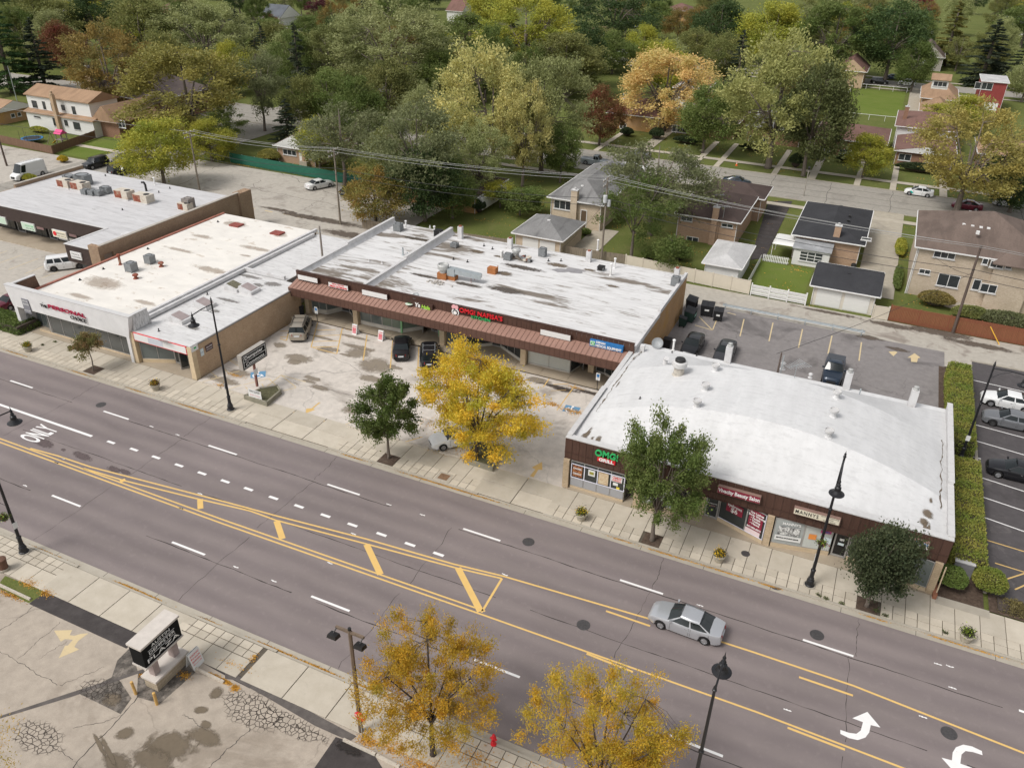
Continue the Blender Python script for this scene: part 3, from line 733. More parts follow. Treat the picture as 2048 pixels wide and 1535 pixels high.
def cond_unit(loc,label,size=(.8,.8,.85),mat=None,group=None,name='condenser_unit',rz=0.0):
    """air-conditioning condenser: louvred body, corner posts, top grille with fan"""
    w,d,h = size; t = thing(name,label,'air conditioner',loc,rz,group); b = MB()
    b.box(-w/2+.03,w/2-.03,-d/2+.03,d/2-.03,.08,h-.05); b.build('body',mat or GREYM,t,world=False)
    s = MB()
    for k in range(7):
        z = .14+k*(h-.26)/6.5; s.box(-w/2+.01,w/2-.01,-d/2+.01,d/2-.01,z,z+.035)
    s.build('louvre',GREYM if mat is None else mat,t,world=False)
    for sx in (-1,1):
        for sy in (-1,1): MB().box(sx*(w/2-.035)-.035,sx*(w/2-.035)+.035,sy*(d/2-.035)-.035,sy*(d/2-.035)+.035,0,h-.052).build('corner_post',GREYM,t,world=False)
    tp = MB().box(-w/2,w/2,-d/2,d/2,h-.05,h); to = tp.build('top',GREYM if mat is None else mat,t,world=False)
    MB().lathe((0,0,h),[(w*.42,-.01),(w*.42,.02),(w*.36,.025),(w*.35,-.002),(.01,-.002)],16).build('fan_grille',BLACKM,to,world=False)
    return t
def pipe_vent(px,py,z,h,r,mat,parent,cap=True,name='vent_pipe'):
    c = g(px,py,z); m_ = MB(); pr = [(r*1.7,0),(r*1.6,.04),(r,.06),(r,h)]
    if cap: pr += [(r*1.5,h),(r*1.6,h+r*.8),(r*.9,h+r*1.4),(.01,h+r*1.5)]
    else: pr += [(r*.7,h),(r*.7,h-.08),(.01,h-.08)]
    return m_.lathe((c.x,c.y,z),pr,12).build(name,mat,parent,smooth=False)
def brick_stack(px,py,z,h,w,mat,parent,d=None):
    c = g(px,py,z); d = d or w; m_ = MB().box(c.x-w/2,c.x+w/2,c.y-d/2,c.y+d/2,z-.05,z+h); o = m_.build('chimney',mat,parent)
    MB().box(c.x-w/2-.05,c.x+w/2+.05,c.y-d/2-.05,c.y+d/2+.05,z+h,z+h+.1).lathe((c.x,c.y,z+h+.1),[(.16,0),(.16,.18),(.22,.2),(.2,.3),(.02,.34)],10).build('chimney_cap',COPING,o)
    return o
def sign_box(label,x0,x1,Y,z0,z1,face,edge,depth=.25,name='shop_sign',cat='sign'):
    t = thing(name,label,cat,((x0+x1)/2,Y,z0)); m_ = MB().box(x0,x1,Y-depth,Y,z0,z1); m_.build('cabinet',edge,t)
    MB().box(x0+.04,x1-.04,Y-depth-.015,Y-depth+.001,z0+.04,z1-.04).build('sign_face',face,t)
    return t,Y-depth-.017

# ------------------------------------------------------------------ main strip building
MX0,MX1,MY0,MY1,MZ = -53.0,-14.55,63.15,83.0,4.72
mb = thing('strip_shop_building','long white roofed strip of shops with brown mansard awning above the parking lot','building',((MX0+MX1)/2,MY0,0))
MB().box(MX0+.02,MX1,66.6,MY1,0,MZ-.02).build('wall',BRICK_O,mb)
MB().box(MX0+.02,MX1,MY0+.03,66.59,3.12,MZ-.03).build('soffit',M('soffit_board',(.35,.3,.25),.8),mb)
MB().box(MX1-.3,MX1+.005,MY0+.6,66.6,0,3.12).build('end_wall',BRICK_O,mb)
ro = MB().box(MX0,MX1-.3,MY0+.25,MY1,MZ,MZ+.03).build('roof',ROOF_MAIN,mb)
def parapet(x0,x1,y0,y1,z0,z1,parent,mat=PARAP,name='parapet',cant=.35):
    m_ = MB()
    m_.loft([[(x0,y0,z0),(x1,y0,z0),(x1+cant,y0,z0),(x1+.02,y0,z0+cant),(x1,y0,z1),(x0,y0,z1)],[(x0,y1,z0),(x1,y1,z0),(x1+cant,y1,z0),(x1+.02,y1,z0+cant),(x1,y1,z1),(x0,y1,z1)]])
    o = m_.build(name,mat,parent)
    MB().box(x0-.04,x1+.04,y0,y1,z1,z1+.05).build('coping',COPING,o); return o
parapet(MX0-.05,MX0+.25,MY0+.3,72.6,MZ+.03,MZ+.55,ro); parapet(MX0-.04,MX0+.24,72.62,MY1,MZ+.03,MZ+.75,ro)
parapet(-44.6,-44.3,MY0+.3,71.8,MZ+.03,MZ+.55,ro); parapet(-44.62,-44.28,71.82,MY1,MZ+.03,MZ+.8,ro)
MB().box(MX1-.3,MX1+.012,72.0,MY1+.02,MZ-.02,MZ+.45).box(MX1-.3,MX1+.012,MY0+.3,71.98,MZ-.3,MZ+.22).build('parapet',PARAP,ro)
MB().box(MX0,MX1-.32,MY1-.15,MY1+.03,MZ+.031,MZ+.1).build('edge_strip',COPING,ro)
# cladding panels, mansard pans and drop panels, each its own piece
PWD = .515; npan = int((MX1-MX0)/PWD); PWD = (MX1-MX0)/npan
mf = MB().box(-PWD/2+.012,PWD/2-.012,0,.06,0,.95).mesh('cladding_panel',BROWN)
def pan_mesh():
    m_ = MB(); a,b = -PWD/2+.015,PWD/2-.015
    p = [(0,0),(-1.58,-.42)]
    m_.loft([[(a,0,0),(b,0,0),(b,0,.05),(a,0,.05)],[(a,-1.58,-.42),(b,-1.58,-.42),(b,-1.58,-.37),(a,-1.58,-.37)]])
    m_.loft([[(b-.02,0,.05),(b+.018,0,.05),(b+.018,0,.1),(b-.02,0,.1)],[(b-.02,-1.58,-.37),(b+.018,-1.58,-.37),(b+.018,-1.58,-.32),(b-.02,-1.58,-.32)]])
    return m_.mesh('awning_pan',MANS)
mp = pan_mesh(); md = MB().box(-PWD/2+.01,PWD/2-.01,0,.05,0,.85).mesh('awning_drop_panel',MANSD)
for i in range(npan):
    x = MX0+PWD*(i+.5)
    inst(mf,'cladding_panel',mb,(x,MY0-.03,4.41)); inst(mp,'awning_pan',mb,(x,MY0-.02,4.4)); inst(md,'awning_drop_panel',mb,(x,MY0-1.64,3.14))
MB().box(MX0,MX1,MY0-.08,MY0+.2,5.365,5.42).box(MX0,MX1,MY0-1.66,MY0-1.57,3.09,3.138).build('cladding_trim',BROWN2,mb)
MB().box(MX0,MX1,MY0-1.58,MY0+.05,3.1,3.15).build('awning_soffit',M('soffit_board',(.35,.3,.25)),mb)
MB().prism([(MX0-.02,MY0-1.6),(MX0+.02,MY0-1.6),(MX0+.02,MY0),(MX0-.02,MY0)],3.14,3.98).build('awning_end',MANSD,mb)
wk = MB().box(MX0+.2,MX1-.05,62.3,66.6,.02,.24)
WALKM = m_slab('shop_walk_concrete',(.40,.335,.255))
shop_walk = MB().box(-52.6,-14.9,62.3,66.58,0,.225).build('shop_walk',JOINT,kind='structure')
for i in range(13):
    w = 37.6/13; inst(slab_mesh(2.87,4.25,.03,WALKM,'walk_slab') if i == 0 else _ws,'walk_slab',shop_walk,(-52.6+w*(i+.5),64.44,.222))
    if i == 0: _ws = bpy.data.meshes['walk_slab']
Z0 = .26
col_px = ((713,627,652),(888,665,690),(1066,700,735))
for cx in (-52.3,-45.9,-35.15,-25.9,-14.95):
    MB().box(cx-.28,cx+.28,63.45,64.0,Z0-.02,3.12).build('column',TANST,mb)
def shopfront(pts,glass=None,base=.35,glasses=None,n=None):
    for k,(a,b) in enumerate(zip(pts,pts[1:])):
        L = math.hypot(b[0]-a[0],b[1]-a[1]); nn = max(1,round(L/1.25)) if n is None else n[k]
        gl = (glasses or {}).get(k,glass)
        if gl == 'door':
            door(mb,a,b,Z0,2.4); continue
        glaze(mb,a,b,Z0+base,3.1,nn,gl)
        d = Vector((b[0]-a[0],b[1]-a[1],0)).normalized(); q = Vector((d.y,-d.x,0))*.04
        MB().bar((a[0],a[1],Z0+base/2),(b[0],b[1],Z0+base/2),.1,base).build('sill_wall',M('sill_paint',(.55,.52,.46),.7),mb)
def door(parent,a,b,z0,z1,open_=0.0,glass=None,frame=None):
    """glazed shop door > frame with pane and handle"""
    A,B = Vector((a[0],a[1],0)),Vector((b[0],b[1],0))
    if open_:
        d = B-A; B = A+Vector((d.x*math.cos(open_)-d.y*math.sin(open_),d.x*math.sin(open_)+d.y*math.cos(open_),0))
    d = (B-A).normalized(); L = (B-A).length; nn = Vector((d.y,-d.x,0)); f = MB()
    for s in (.05,L-.05): f.bar(A+d*s+Vector((0,0,z0)),A+d*s+Vector((0,0,z1)),.1,.06,nn)
    for z in (z0+.09,z1-.05): f.bar(A+d*.1+Vector((0,0,z)),A+d*(L-.1)+Vector((0,0,z)),.058,.16 if z < 1 else .1)
    o = f.build('door',frame or ALUM,parent); Pn = lambda s,z,q: A+d*s+nn*q+Vector((0,0,z))
    MB().loft([[Pn(.06,z0+.05,-.01),Pn(L-.06,z0+.05,-.01),Pn(L-.06,z1-.05,-.01),Pn(.06,z1-.05,-.01)],[Pn(.06,z0+.05,.006),Pn(L-.06,z0+.05,.006),Pn(L-.06,z1-.05,.006),Pn(.06,z1-.05,.006)]]).build('pane',glass or GLASS,o)
    MB().bar(Pn(L-.16,z0+.95,.06),Pn(L-.16,z0+1.25,.06),.03,.03).build('handle',GREYM,o); return o
shopfront([(-52.0,63.95),(-50.2,64.2),(-49.3,65.7)],None,.5,{0: GLASS2,1: GLASS2},[2,1]); door(mb,(-49.3,65.7),(-48.2,65.7),Z0,2.6)
shopfront([(-48.2,65.7),(-47.6,65.3),(-46.2,63.85)],GLASS,.15,{},[1,2])
shopfront([(-45.55,63.95),(-42.8,64.0),(-40.4,64.1),(-38.8,65.8)],GLASSG,.4,{0: GLASS2,1: GLASSG,2: GLASSG},[2,2,1]); door(mb,(-38.8,65.9),(-37.9,65.9),Z0,2.6,-1.1)
door(mb,(-37.8,65.9),(-36.9,65.85),Z0,2.6)
shopfront([(-36.9,65.8),(-35.45,63.9)],GLASS,.12,{},[2])
MB().box(-40.5,-40.3,63.98,64.14,Z0,3.11).box(-36.5,-36.3,65.1,65.3,Z0,3.11).build('green_post',plain('green_paint',(.25,.5,.25),.5),mb)
shopfront([(-34.8,63.95),(-32.6,64.1),(-30.5,65.8),(-29.4,65.8),(-26.25,63.9)],GLASS,.3,{0: GLASS2,2: 'door'},[1,2,1,3])
shopfront([(-25.55,63.95),(-21.0,63.98)],GLASSB,.12,{},[2]); shopfront([(-21.0,63.98),(-20.6,65.8)],GLASS,.1,{},[1])
door(mb,(-20.5,65.8),(-19.6,65.8),Z0,2.6,-1.0); MB().box(-19.5,-18.9,65.0,65.9,Z0,3.11).build('column',TANST,mb)
door(mb,(-18.85,65.5),(-17.8,65.3),Z0,2.6); shopfront([(-17.8,65.3),(-15.3,63.9)],GLASS,.2,{},[3])
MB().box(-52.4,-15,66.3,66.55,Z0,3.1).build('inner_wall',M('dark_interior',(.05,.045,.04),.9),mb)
# seats seen through the dining-room glass
for k in range(3):
    st = thing('bar_stool','dark backless bar stool behind the dining room window','stool',(-36.2+.42*k,65.9-.02*k,Z0),.3,'bar stools behind the dining room window'); s = MB()
    for a in range(4):
        an = a*math.pi/2+.78; s.tube([(.2*math.cos(an),.2*math.sin(an),0),(.13*math.cos(an),.13*math.sin(an),.7)],.02,5)
    s.build('leg',BLACKM,st,world=False); MB().cyl((0,0),.19,.7,.76,10).build('seat',plain('stool_wood',(.2,.1,.05)),st,world=False)

# roof clutter of the main strip
ZR = MZ+.03
for (px,py),h,w in (((921,477),1.55,.62),((1020,497),1.3,.55),((1177,523),1.3,.55),((1352,559),1.35,.6)):
    c = g(px,py,ZR)
    MB().box(c.x-.28,c.x+.28,c.y-.24,c.y+.24,ZR,ZR+h).build('chimney',PARAP,ro)
    MB().cyl((c.x,c.y),.2,ZR+h,ZR+h+.12,10).build('flue_cap',RUST,ro)
for (px,py),h in (((812,455),.8),((869,466),.8),((1229,536),1.1),((1221,551),1.3),((1003,513),.6),((1195,500),1.2),((1005,511),.5)):
    pipe_vent(px,py,ZR,h,.1,WTRIM,ro)
pipe_vent(806,510,ZR,.9,.11,GALV,ro,False,'flue'); pipe_vent(815,513,ZR,.5,.08,GALV,ro,False,'flue')
for p in ((738,523),(764,527),(935,524),(907,519),(968,492),(985,498),(1097,522),(1122,522),(860,455)):
    c = g(*p,ZR); MB().lathe((c.x,c.y,ZR),[(.16,0),(.14,.04),(.06,.08),(.05,.25),(.09,.26),(.01,.3)],10).build('roof_vent',BLACKM if p[0] > 900 else PARAP,ro)
for p,lab,sz,mt in (((797,461),'grey condenser at the back corner of the strip roof beside the first parapet',(.95,.95,.95),None),((877,472),'dark condenser beside the rear of the dividing parapet',(.9,.9,.8),BLACKM),((909,494),'squat condenser on a timber pallet beside the dividing parapet',(.8,.8,.55),None),((1085,512),'tall grey condenser standing alone behind the middle of the strip roof',(.8,.8,1.0),None),((1016,519),'grey condenser beside the heap of scrap on the strip roof',(.85,.85,.75),None),((1202,540),'low dark condenser near the two white pipes',(.75,.75,.5),BLACKM),((1350,570),'grey condenser by the right end of the strip roof',(.85,.85,1.0),None)):
    cond_unit(g(*p,ZR),lab,sz,mt,'condensers on the strip roof')
ef = thing('exhaust_fan','round galvanised exhaust fan on an orange brick curb','exhaust fan',g(887,556,ZR)); 
ORB = m_brick('orange_curb_brick',(.42,.15,.05),(.48,.19,.07),(.35,.2,.1))
MB().box(-.55,.55,-.45,.45,0,.7).build('curb',ORB,ef,world=False)
MB().lathe((0,0,.7),[(.42,0),(.42,.3),(.62,.42),(.66,.85),(.6,.95),(.5,.95),(.45,.8),(.02,.8)],18).build('fan_housing',M('aged_aluminium',(.50,.50,.48),.5,.15,3,metal=.3),ef,world=False)
ad = thing('air_duct','galvanised square duct sloping from an orange curb on the strip roof','duct',g(905,558,ZR))
MB().box(-.5,.5,-.4,.4,0,.5).build('curb',ORB,ad,world=False)
_e = g(962,566,ZR)-g(905,558,ZR)
MB().box(-.45,.45,-.45,.4,.5,1.3).build('duct_box',GALV,ad,world=False); MB().bar((.4,0,1.05),(_e.x,_e.y,.75),.75,.5).build('duct_run',GALV,ad,world=False)
MB().tube([(_e.x*.7,_e.y-.45,0),(_e.x*.7,_e.y-.45,.7)],.03,5).tube([(_e.x*.7,_e.y+.4,0),(_e.x*.7,_e.y+.4,.7)],.03,5).build('duct_leg',RUST,ad,world=False)
c = g(985,546,ZR); MB().box(c.x-.5,c.x+.5,c.y-.35,c.y+.35,ZR,ZR+.7).box(c.x+.42,c.x+.5,c.y+.36,c.y+.42,ZR,ZR+.85).build('roof_hatch',ORB,None,'orange brick roof curb standing alone on the strip roof','hatch')
hp = thing('scrap_heap','heap of scrap boards and dead units by the back of the strip roof','scrap heap',g(1040,519,ZR)); rj = random.Random(5)
for k in range(16):
    m_ = MB(); a = Vector((rj.uniform(-1.2,1.3),rj.uniform(-.5,.5),rj.uniform(.05,.4))); d = Vector((rj.uniform(-1,1),rj.uniform(-.6,.6),rj.uniform(-.1,.5))).normalized()*rj.uniform(.5,1.1)
    m_.bar(a-d*.5,a+d*.5,rj.uniform(.1,.6),rj.uniform(.05,.25)); m_.build('scrap_piece',rj.choice([BLACKM,RUST,M('dull_board',(.2,.17,.14),.9),BEIGEM,GREYM]),hp,world=False)
MB().lathe((-.6,.25,0),[(.35,0),(.35,.7),(.5,.8),(.5,1.05),(.3,1.2),(.02,1.22)],14).build('dead_fan',M('aged_aluminium',(.50,.50,.48)),hp,world=False)
hp2 = MB(); c = g(876,566,ZR)
for k in range(40):
    x,y = c.x+rj.gauss(0,.5),c.y+rj.gauss(0,.25); s = rj.uniform(.04,.13); hp2.bar((x-s,y,ZR+.03),(x+s,y+rj.uniform(-.1,.1),ZR+rj.uniform(.03,.12)),s*1.5,s)
hp2.build('rubble',M('roof_rubble',(.45,.42,.38),.9,.3,8),None,'scatter of broken rubble beside the orange curbs on the strip roof','rubble',kind='stuff')
ds = thing('satellite_dish','small grey satellite dish lying near the front edge of the strip roof','dish',g(832,601,ZR))
def dish(t,r=.4,tilt=.6):
    m_ = MB(); rings = []
    for i in range(5):
        q = r*i/4+.001; rings.append([(q*math.cos(a*math.pi/7),q*math.sin(a*math.pi/7)*math.cos(tilt)-(.25*q*q/r)*math.sin(tilt),.5+q*math.sin(a*math.pi/7)*math.sin(tilt)+(.25*q*q/r)*math.cos(tilt)) for a in range(14)])
    m_.loft(rings,True,False).build('reflector',GREYM,t,world=False)
    MB().tube([(0,0,0),(0,0,.5)],.03,6).tube([(0,0,.5),(0,-.35,.75)],.015,5).build('mast',GREYM,t,world=False)
dish(ds)
MB().box(-16.9,-15.9,MY1-1.2,MY1-.6,ZR,ZR+.1).build('roof_pad',PARAP,ro)
# dark ponding on the strip roof
for p,rx,ry in (((1045,535),2.4,.5),((1010,580),2.1,.6),((1010,547),.9,.55),((935,569),1.6,.35),((850,552),2.,.3),((1115,530),1.3,.5),((955,503),.9,.4),((835,478),2.2,.4),((740,575),.5,.7),((1000,513),.8,.3),((1180,540),.7,.3),((1225,572),.8,.3)):
    c = g(*p,ZR); stain((c.x,c.y),rx*1.25,ry*1.35,ZR+.004,m_decal('ponded_water',(.085,.066,.05),.2,.95,1.6) if rx > 1.5 else m_decal('roof_grime',(.15,.115,.08),.8,.85,2.5),ro)
c = g(1140,541,ZR); tri_poly(blob((c.x,c.y),1.6,.8,30,.35,rj,.3),ZR+.004,'roof_patch',M('grey_roof_patch',(.27,.26,.265),.6),ro)

# signs on the main strip
SY = MY0-.12
def spx(px0,px1): return gy(px0,600,SY).x,gy(px1,600,SY).x
def zpx(px,py): return gy(px,py,SY-.25).z
def sx_at(px,py): return gy(px,py,SY-.25).x
WFACE = plain('blank_sign_face',(.70,.70,.68),.4); BLKF = plain('black_sign_face',(.012,.012,.012),.8,.1); BLUEF = plain('blue_sign_face',(.03,.17,.42),.4); MAROON = plain('maroon_sign_face',(.24,.02,.045),.45); CREAMF = plain('cream_sign_face',(.68,.63,.5),.5)
RED = plain('red_letter',(.66,.02,.03),.4); GRN = plain('green_letter',(.04,.42,.13),.4); WHT = plain('white_letter',(.8,.8,.78),.4); BLK = plain('black_letter',(.02,.02,.02),.4); LIME = plain('lime_letter',(.35,.62,.08),.4); BLUEL = plain('blue_letter',(.05,.14,.38),.4)
SG = [((596,548),(596,558),(636,568),WFACE,'blank white sign box at the left end of the brown awning strip',None),
      ((657,563),(657,573),(697,583),WFACE,'white sign box with small red lettering above the awning','red'),
      ((724,578),(724,589),(775,601),WFACE,'blank white sign box between the red lettered sign and the Ya Hala sign',None),
      ((811,599),(811,612),(865,623),BLKF,'black Ya Hala sign with white and lime script on the brown cladding','ya'),
      ((1080,657),(1080,669),(1141,683),WFACE,'blank white sign box between the red Nafisa\'s letters and the blue medical sign',None),
      ((1179,678),(1179,691),(1245,706),BLUEF,'blue medical equipment sign with white lettering on the brown cladding','med')]
for tl,bl,br,face,lab,kind in SG:
    x0,x1 = sx_at(*bl),sx_at(*br); z0 = zpx(*bl); z1 = zpx(*tl)
    t,yf = sign_box(lab,x0,x1,SY,z0,z1,face,BROWN2 if kind != 'med' else BLUEF)
    w = x1-x0; xc = (x0+x1)/2; zc = (z0+z1)/2
    if kind == 'red': letter('PEDS CENTER',.2,RED,t,(xc,yf,zc+.14),fit=w*.6); letter('PEDS CATERING',.24,RED,t,(xc,yf,zc-.12),fit=w*.85,bold=.008)
    if kind == 'ya':
        letter('Ya',.62,WHT,t,(x0+w*.45,yf,zc+.05),bold=.02,shear=.2); letter('Hala',.56,LIME,t,(x0+w*.75,yf,zc-.02),bold=.02,shear=.2)
        letter('RESTAURANT',.12,WHT,t,(x0+w*.7,yf,z0+.12))
        MB().lathe((0,0,0),[(.01,0),(.42,.0),(.42,.02),(.01,.02)],20).build('emblem',plain('emblem_pale',(.62,.7,.58)),t,world=False).location = (x0+w*.15-xc,yf-SY,zc+.02-z0)
        e = t.children[-1]; e.rotation_euler = (math.pi/2,0,0); e.scale = (1,.62,1)
        letter('YH',.3,plain('emblem_green',(.1,.3,.1)),t,(x0+w*.15,yf-.03,zc+.02))
    if kind == 'med':
        letter('DEHAN',.27,WHT,t,(x0+w*.19,yf,zc+.2),align='LEFT',bold=.012); letter('MEDICAL EQUIPMENT',.34,WHT,t,(x0+w*.57,yf,zc-.14),fit=w*.78,bold=.012)
        MB().box(x0+.06,x0+w*.16,yf-.008,yf-.001,z0+.1,z1-.1).build('emblem',plain('emblem_pale',(.62,.7,.58)),t)
        MB().tube([(x0+.15,yf-.015,zc-.1),(x0+.2,yf-.015,zc+.12),(x0+.4,yf-.015,zc+.15),(x0+.5,yf-.015,zc-.05),(x0+.3,yf-.015,zc-.15)],.05,6).build('emblem_mark',GRN,t)
t = thing('shop_sign','red OMG! NAFISA\'S letters over green KITCHEN with a round cook emblem','sign',(sx_at(960,635),MY0-.05,4.2))
xa,xb = sx_at(917,632),sx_at(1003,650); YF = MY0-.16
MB().box(xa,xb,YF+.045,YF+.12,4.62,4.68).box(xa,xb,YF+.045,YF+.12,5.1,5.16).build('rail',BROWN2,t)
letter('OMG! NAFISA\'S',.66,RED,t,((xa+xb)/2,YF,5.02),fit=xb-xa,bold=.008,extrude=.05)
letter('KITCHEN',.44,GRN,t,(sx_at(960,645),YF-.02,4.56),fit=2.1,bold=.004,extrude=.04)
xe = sx_at(909,626)
for r,dx,dz,mt,dep in ((.42,0,-.22,WHT,.0),(.3,.0,-.25,BLK,-.03),(.2,0,-.27,WHT,-.06),(.26,-.16,.3,plain('pink_letter',(.75,.4,.42)),.0),(.22,.14,.34,plain('pink_letter',(.75,.4,.42)),-.02)):
    o = MB().cyl((0,0),r,0,.04,18).build('emblem',mt,t,world=False); o.rotation_euler = (math.pi/2,0,0); o.location = (xe+dx-sx_at(960,635),YF+dep-(MY0-.05),4.92+dz-4.2)

# ------------------------------------------------------------------ vaulted shop building
DX0,DX1,DY0,DY1 = -15.0,12.25,47.05,65.6
db = thing('vaulted_shop_building','white vaulted roof shop building with brown plank fascia beside the sidewalk','building',(-1.4,DY0,0))
ZF = 4.25
MB().box(DX0+.1,DX1-.1,49.0,DY1,0,ZF-.02).build('wall',BRICK_T,db)
MB().box(DX0+.1,DX1-.1,DY0+.1,48.98,2.78,ZF-.03).build('soffit',M('soffit_board',(.35,.3,.25)),db)
def vault():
    """bowstring vault: low eaves at both ends, sloped end panels front and back"""
    m_ = MB(); nx,H = 26,3.1; xs = [DX0+.35+(DX1-DX0-.7)*i/nx for i in range(nx+1)]
    def arc(x): u = (x-(DX0+DX1)/2)/((DX1-DX0)/2); return max(0,1-u*u)
    rows = [(DY0+.5,0.0),(DY0+.9,0.0),(51.7,1.0),(55.0,1.0),(59.2,1.0),(DY1-.6,0.0),(DY1,0.0)]
    ids = []
    for y,k in rows:
        ids.append(m_.pts([(x,y+(arc(x)*0),ZF+.12+H*k*arc(x)) for x in xs]))
    for a,b in zip(ids,ids[1:]):
        for i in range(nx): m_.idx([a[i],a[i+1],b[i+1],b[i]])
    return m_
dr = vault().build('roof',ROOF_D,db,smooth=False)
for p in dr.data.polygons: p.use_smooth = True
try: dr.data.set_sharp_from_angle(angle=R_(6))
except Exception: pass
MB().box(DX0+.35,DX1-.35,DY0+.5,DY1-.02,ZF-.02,ZF+.1).build('roof_deck',ROOF_D,db)
def wall_par(x0,x1,y0,y1,z1,nm='parapet'):
    o = MB().box(x0,x1,y0,y1,0,z1).build(nm,PARAP,dr)
    n = max(2,int((y1-y0)/.62))
    for i in range(n):
        MB().box(x0-.04,x1+.04,y0+(y1-y0)*i/n+.008,y0+(y1-y0)*(i+1)/n-.008,z1,z1+.06+.004*(i % 3)).build('coping_tile',COPING,o)
wall_par(DX0,DX0+.34,DY0+.25,55.6,4.72); wall_par(DX0,DX0+.34,55.62,DY1+.02,4.5)
wall_par(DX1-.34,DX1,DY0+.25,53.5,4.75); wall_par(DX1-.34,DX1,53.52,DY1+.02,4.95)
DP = .56; nd = int((DX1-DX0)/DP); DP = (DX1-DX0)/nd
dm = MB().box(-DP/2+.012,DP/2-.012,0,.07,0,1.82).mesh('cladding_panel',BROWN)
for i in range(nd): inst(dm,'cladding_panel',db,(DX0+DP*(i+.5),DY0-.02,2.8))
MB().box(DX0-.03,DX1+.03,DY0-.05,DY0-.021,3.28,3.36).box(DX0-.03,DX1+.03,DY0-.06,DY0+.3,2.74,2.798).build('cladding_trim',BROWN2,db)
MB().box(DX0-.03,DX1+.03,DY0-.06,DY0+.5,4.622,4.7).build('cladding_coping',COPING,db)
ms = MB().box(0,.07,-DP/2+.012,DP/2-.012,0,1.82).mesh('cladding_panel',BROWN)
for i in range(4):
    inst(ms,'cladding_panel',db,(DX1-.03,DY0+.3+DP*i,2.8)); inst(ms,'cladding_panel',db,(DX0-.04,DY0+.3+DP*i,2.8))
# shopfronts below, zigzag recesses
SZ = .14
dw = MB().box(DX0+.1,DX1-.1,46.64,49.0,0,.118).build('shop_walk',WALKM,kind='structure')
for cx in (-14.75,-8.9,.93,11.9):
    MB().box(cx-.24,cx+.24,46.75,47.25,SZ-.03,2.76).build('column',m_brick('tan_stone_column',(.5,.4,.27),(.58,.46,.32),(.4,.32,.22),.5,.16),db)
def dshop(pts,n,glasses,base=.35,bm=None):
    for k,(a,b) in enumerate(zip(pts,pts[1:])):
        glaze(db,a,b,SZ+base,2.72,n[k],glasses[k])
        MB().bar((a[0],a[1],SZ+base/2-.02),(b[0],b[1],SZ+base/2-.02),.12,base).build('sill_wall',bm or TANST,db)
GRYP = plain('grey_panel',(.33,.33,.34),.5)
dshop([(-14.4,47.0),(-10.0,47.0)],[4],[GLASS],.2)
for k in range(4): panel_on(db,(-14.4+1.1*k+.04,47.0),(-14.4+1.1*(k+1)-.04,47.0),SZ+.22,SZ+.95,GRYP,'apron_panel',.032)
LEDW = plain('white_light_strip',(.75,.75,.85),.4)
for z in (1.12,2.4): panel_on(db,(-14.35,47.0),(-10.05,47.0),z,z+.07,LEDW,'light_strip',.05)
for k in range(5): panel_on(db,(-14.38+1.085*k,47.0),(-14.32+1.085*k,47.0),1.12,2.45,LEDW,'light_strip',.064)
def poster(a,b,z0,z1,mat,txt=None,tmat=None,sz=.2,off=.05):
    o = panel_on(db,a,b,z0,z1,mat,'poster',off)
    for i,s in enumerate(txt or []):
        letter(s,sz,tmat,o,((a[0]+b[0])/2,min(a[1],b[1])-off-.02,z1-(z1-z0)*(i+.6)/(len(txt)+.2)),extrude=.002,fit=(b[0]-a[0])*.85,bold=.006)
    return o
def m_food(name,a,b,sc=5):
    t = NT(name); n = t.noise(sc,4,.7,None,1.); return t.done(t.mix(t.ramp(n,.42,.6),a,b),.4)
poster((-14.25,47.0),(-13.45,47.0),1.3,2.35,m_food('food_poster',(.09,.02,.015),(.45,.2,.08)),['FLAVORED','QUESADILLAS'],WHT,.2)
poster((-12.95,47.0),(-12.4,47.0),1.75,2.3,WFACE); poster((-12.85,47.0),(-12.5,47.0),1.9,2.15,m_food('burger_print',(.2,.35,.06),(.4,.15,.04),7),None,None,.2,.07)
poster((-12.1,47.0),(-11.3,47.0),1.25,2.35,m_food('menu_poster',(.62,.52,.36),(.5,.36,.22),6))
poster((-11.05,47.0),(-10.2,47.0),1.85,2.35,WFACE,['OMG!','GRILL'],RED,.26); poster((-10.9,47.0),(-10.5,47.0),1.5,1.75,WFACE); poster((-10.6,47.0),(-10.35,47.0),1.2,1.4,plain('yellow_card',(.75,.6,.08)))
MB().bar((-9.9,47.0,SZ),(-9.6,48.3,SZ),.01,.01); glaze(db,(-10.0,47.0),(-9.7,48.4),SZ+.1,2.72,1,GLASS)
door(db,(-9.7,48.45),(-9.15,48.45),SZ,2.6,0,plain('dark_door_glass',(.012,.012,.013),.08,.5)); letter('4931',.2,WHT,db,(-9.4,48.38,2.45),extrude=.003)
dshop([(-8.6,47.0),(-6.2,47.2),(-5.4,48.3)],[2,1],[GLASSB,GLASS],.5); door(db,(-5.3,48.3),(-4.35,48.3),SZ,2.6)
MB().box(-4.3,-3.95,48.1,48.5,SZ,2.74).build('column',TANST,db); door(db,(-3.9,48.2),(-2.9,48.1),SZ,2.6)
letter('EYEBROWS',.14,WHT,db,(-3.4,48.08,1.5),extrude=.002); letter('& SALON',.12,plain('pink_letter',(.75,.4,.42)),db,(-3.4,48.08,1.3),extrude=.002)
dshop([(-2.85,48.1),(-.75,47.35),(.68,46.85)],[1,1],[GLASS,GLASS],.3)
def slant(a,b,s0,s1,z0,z1,mat,off=.05,name='poster'):
    A,B = Vector(a+(0,)),Vector(b+(0,)); return panel_on(db,A.lerp(B,s0),A.lerp(B,s1),z0,z1,mat,name,off)
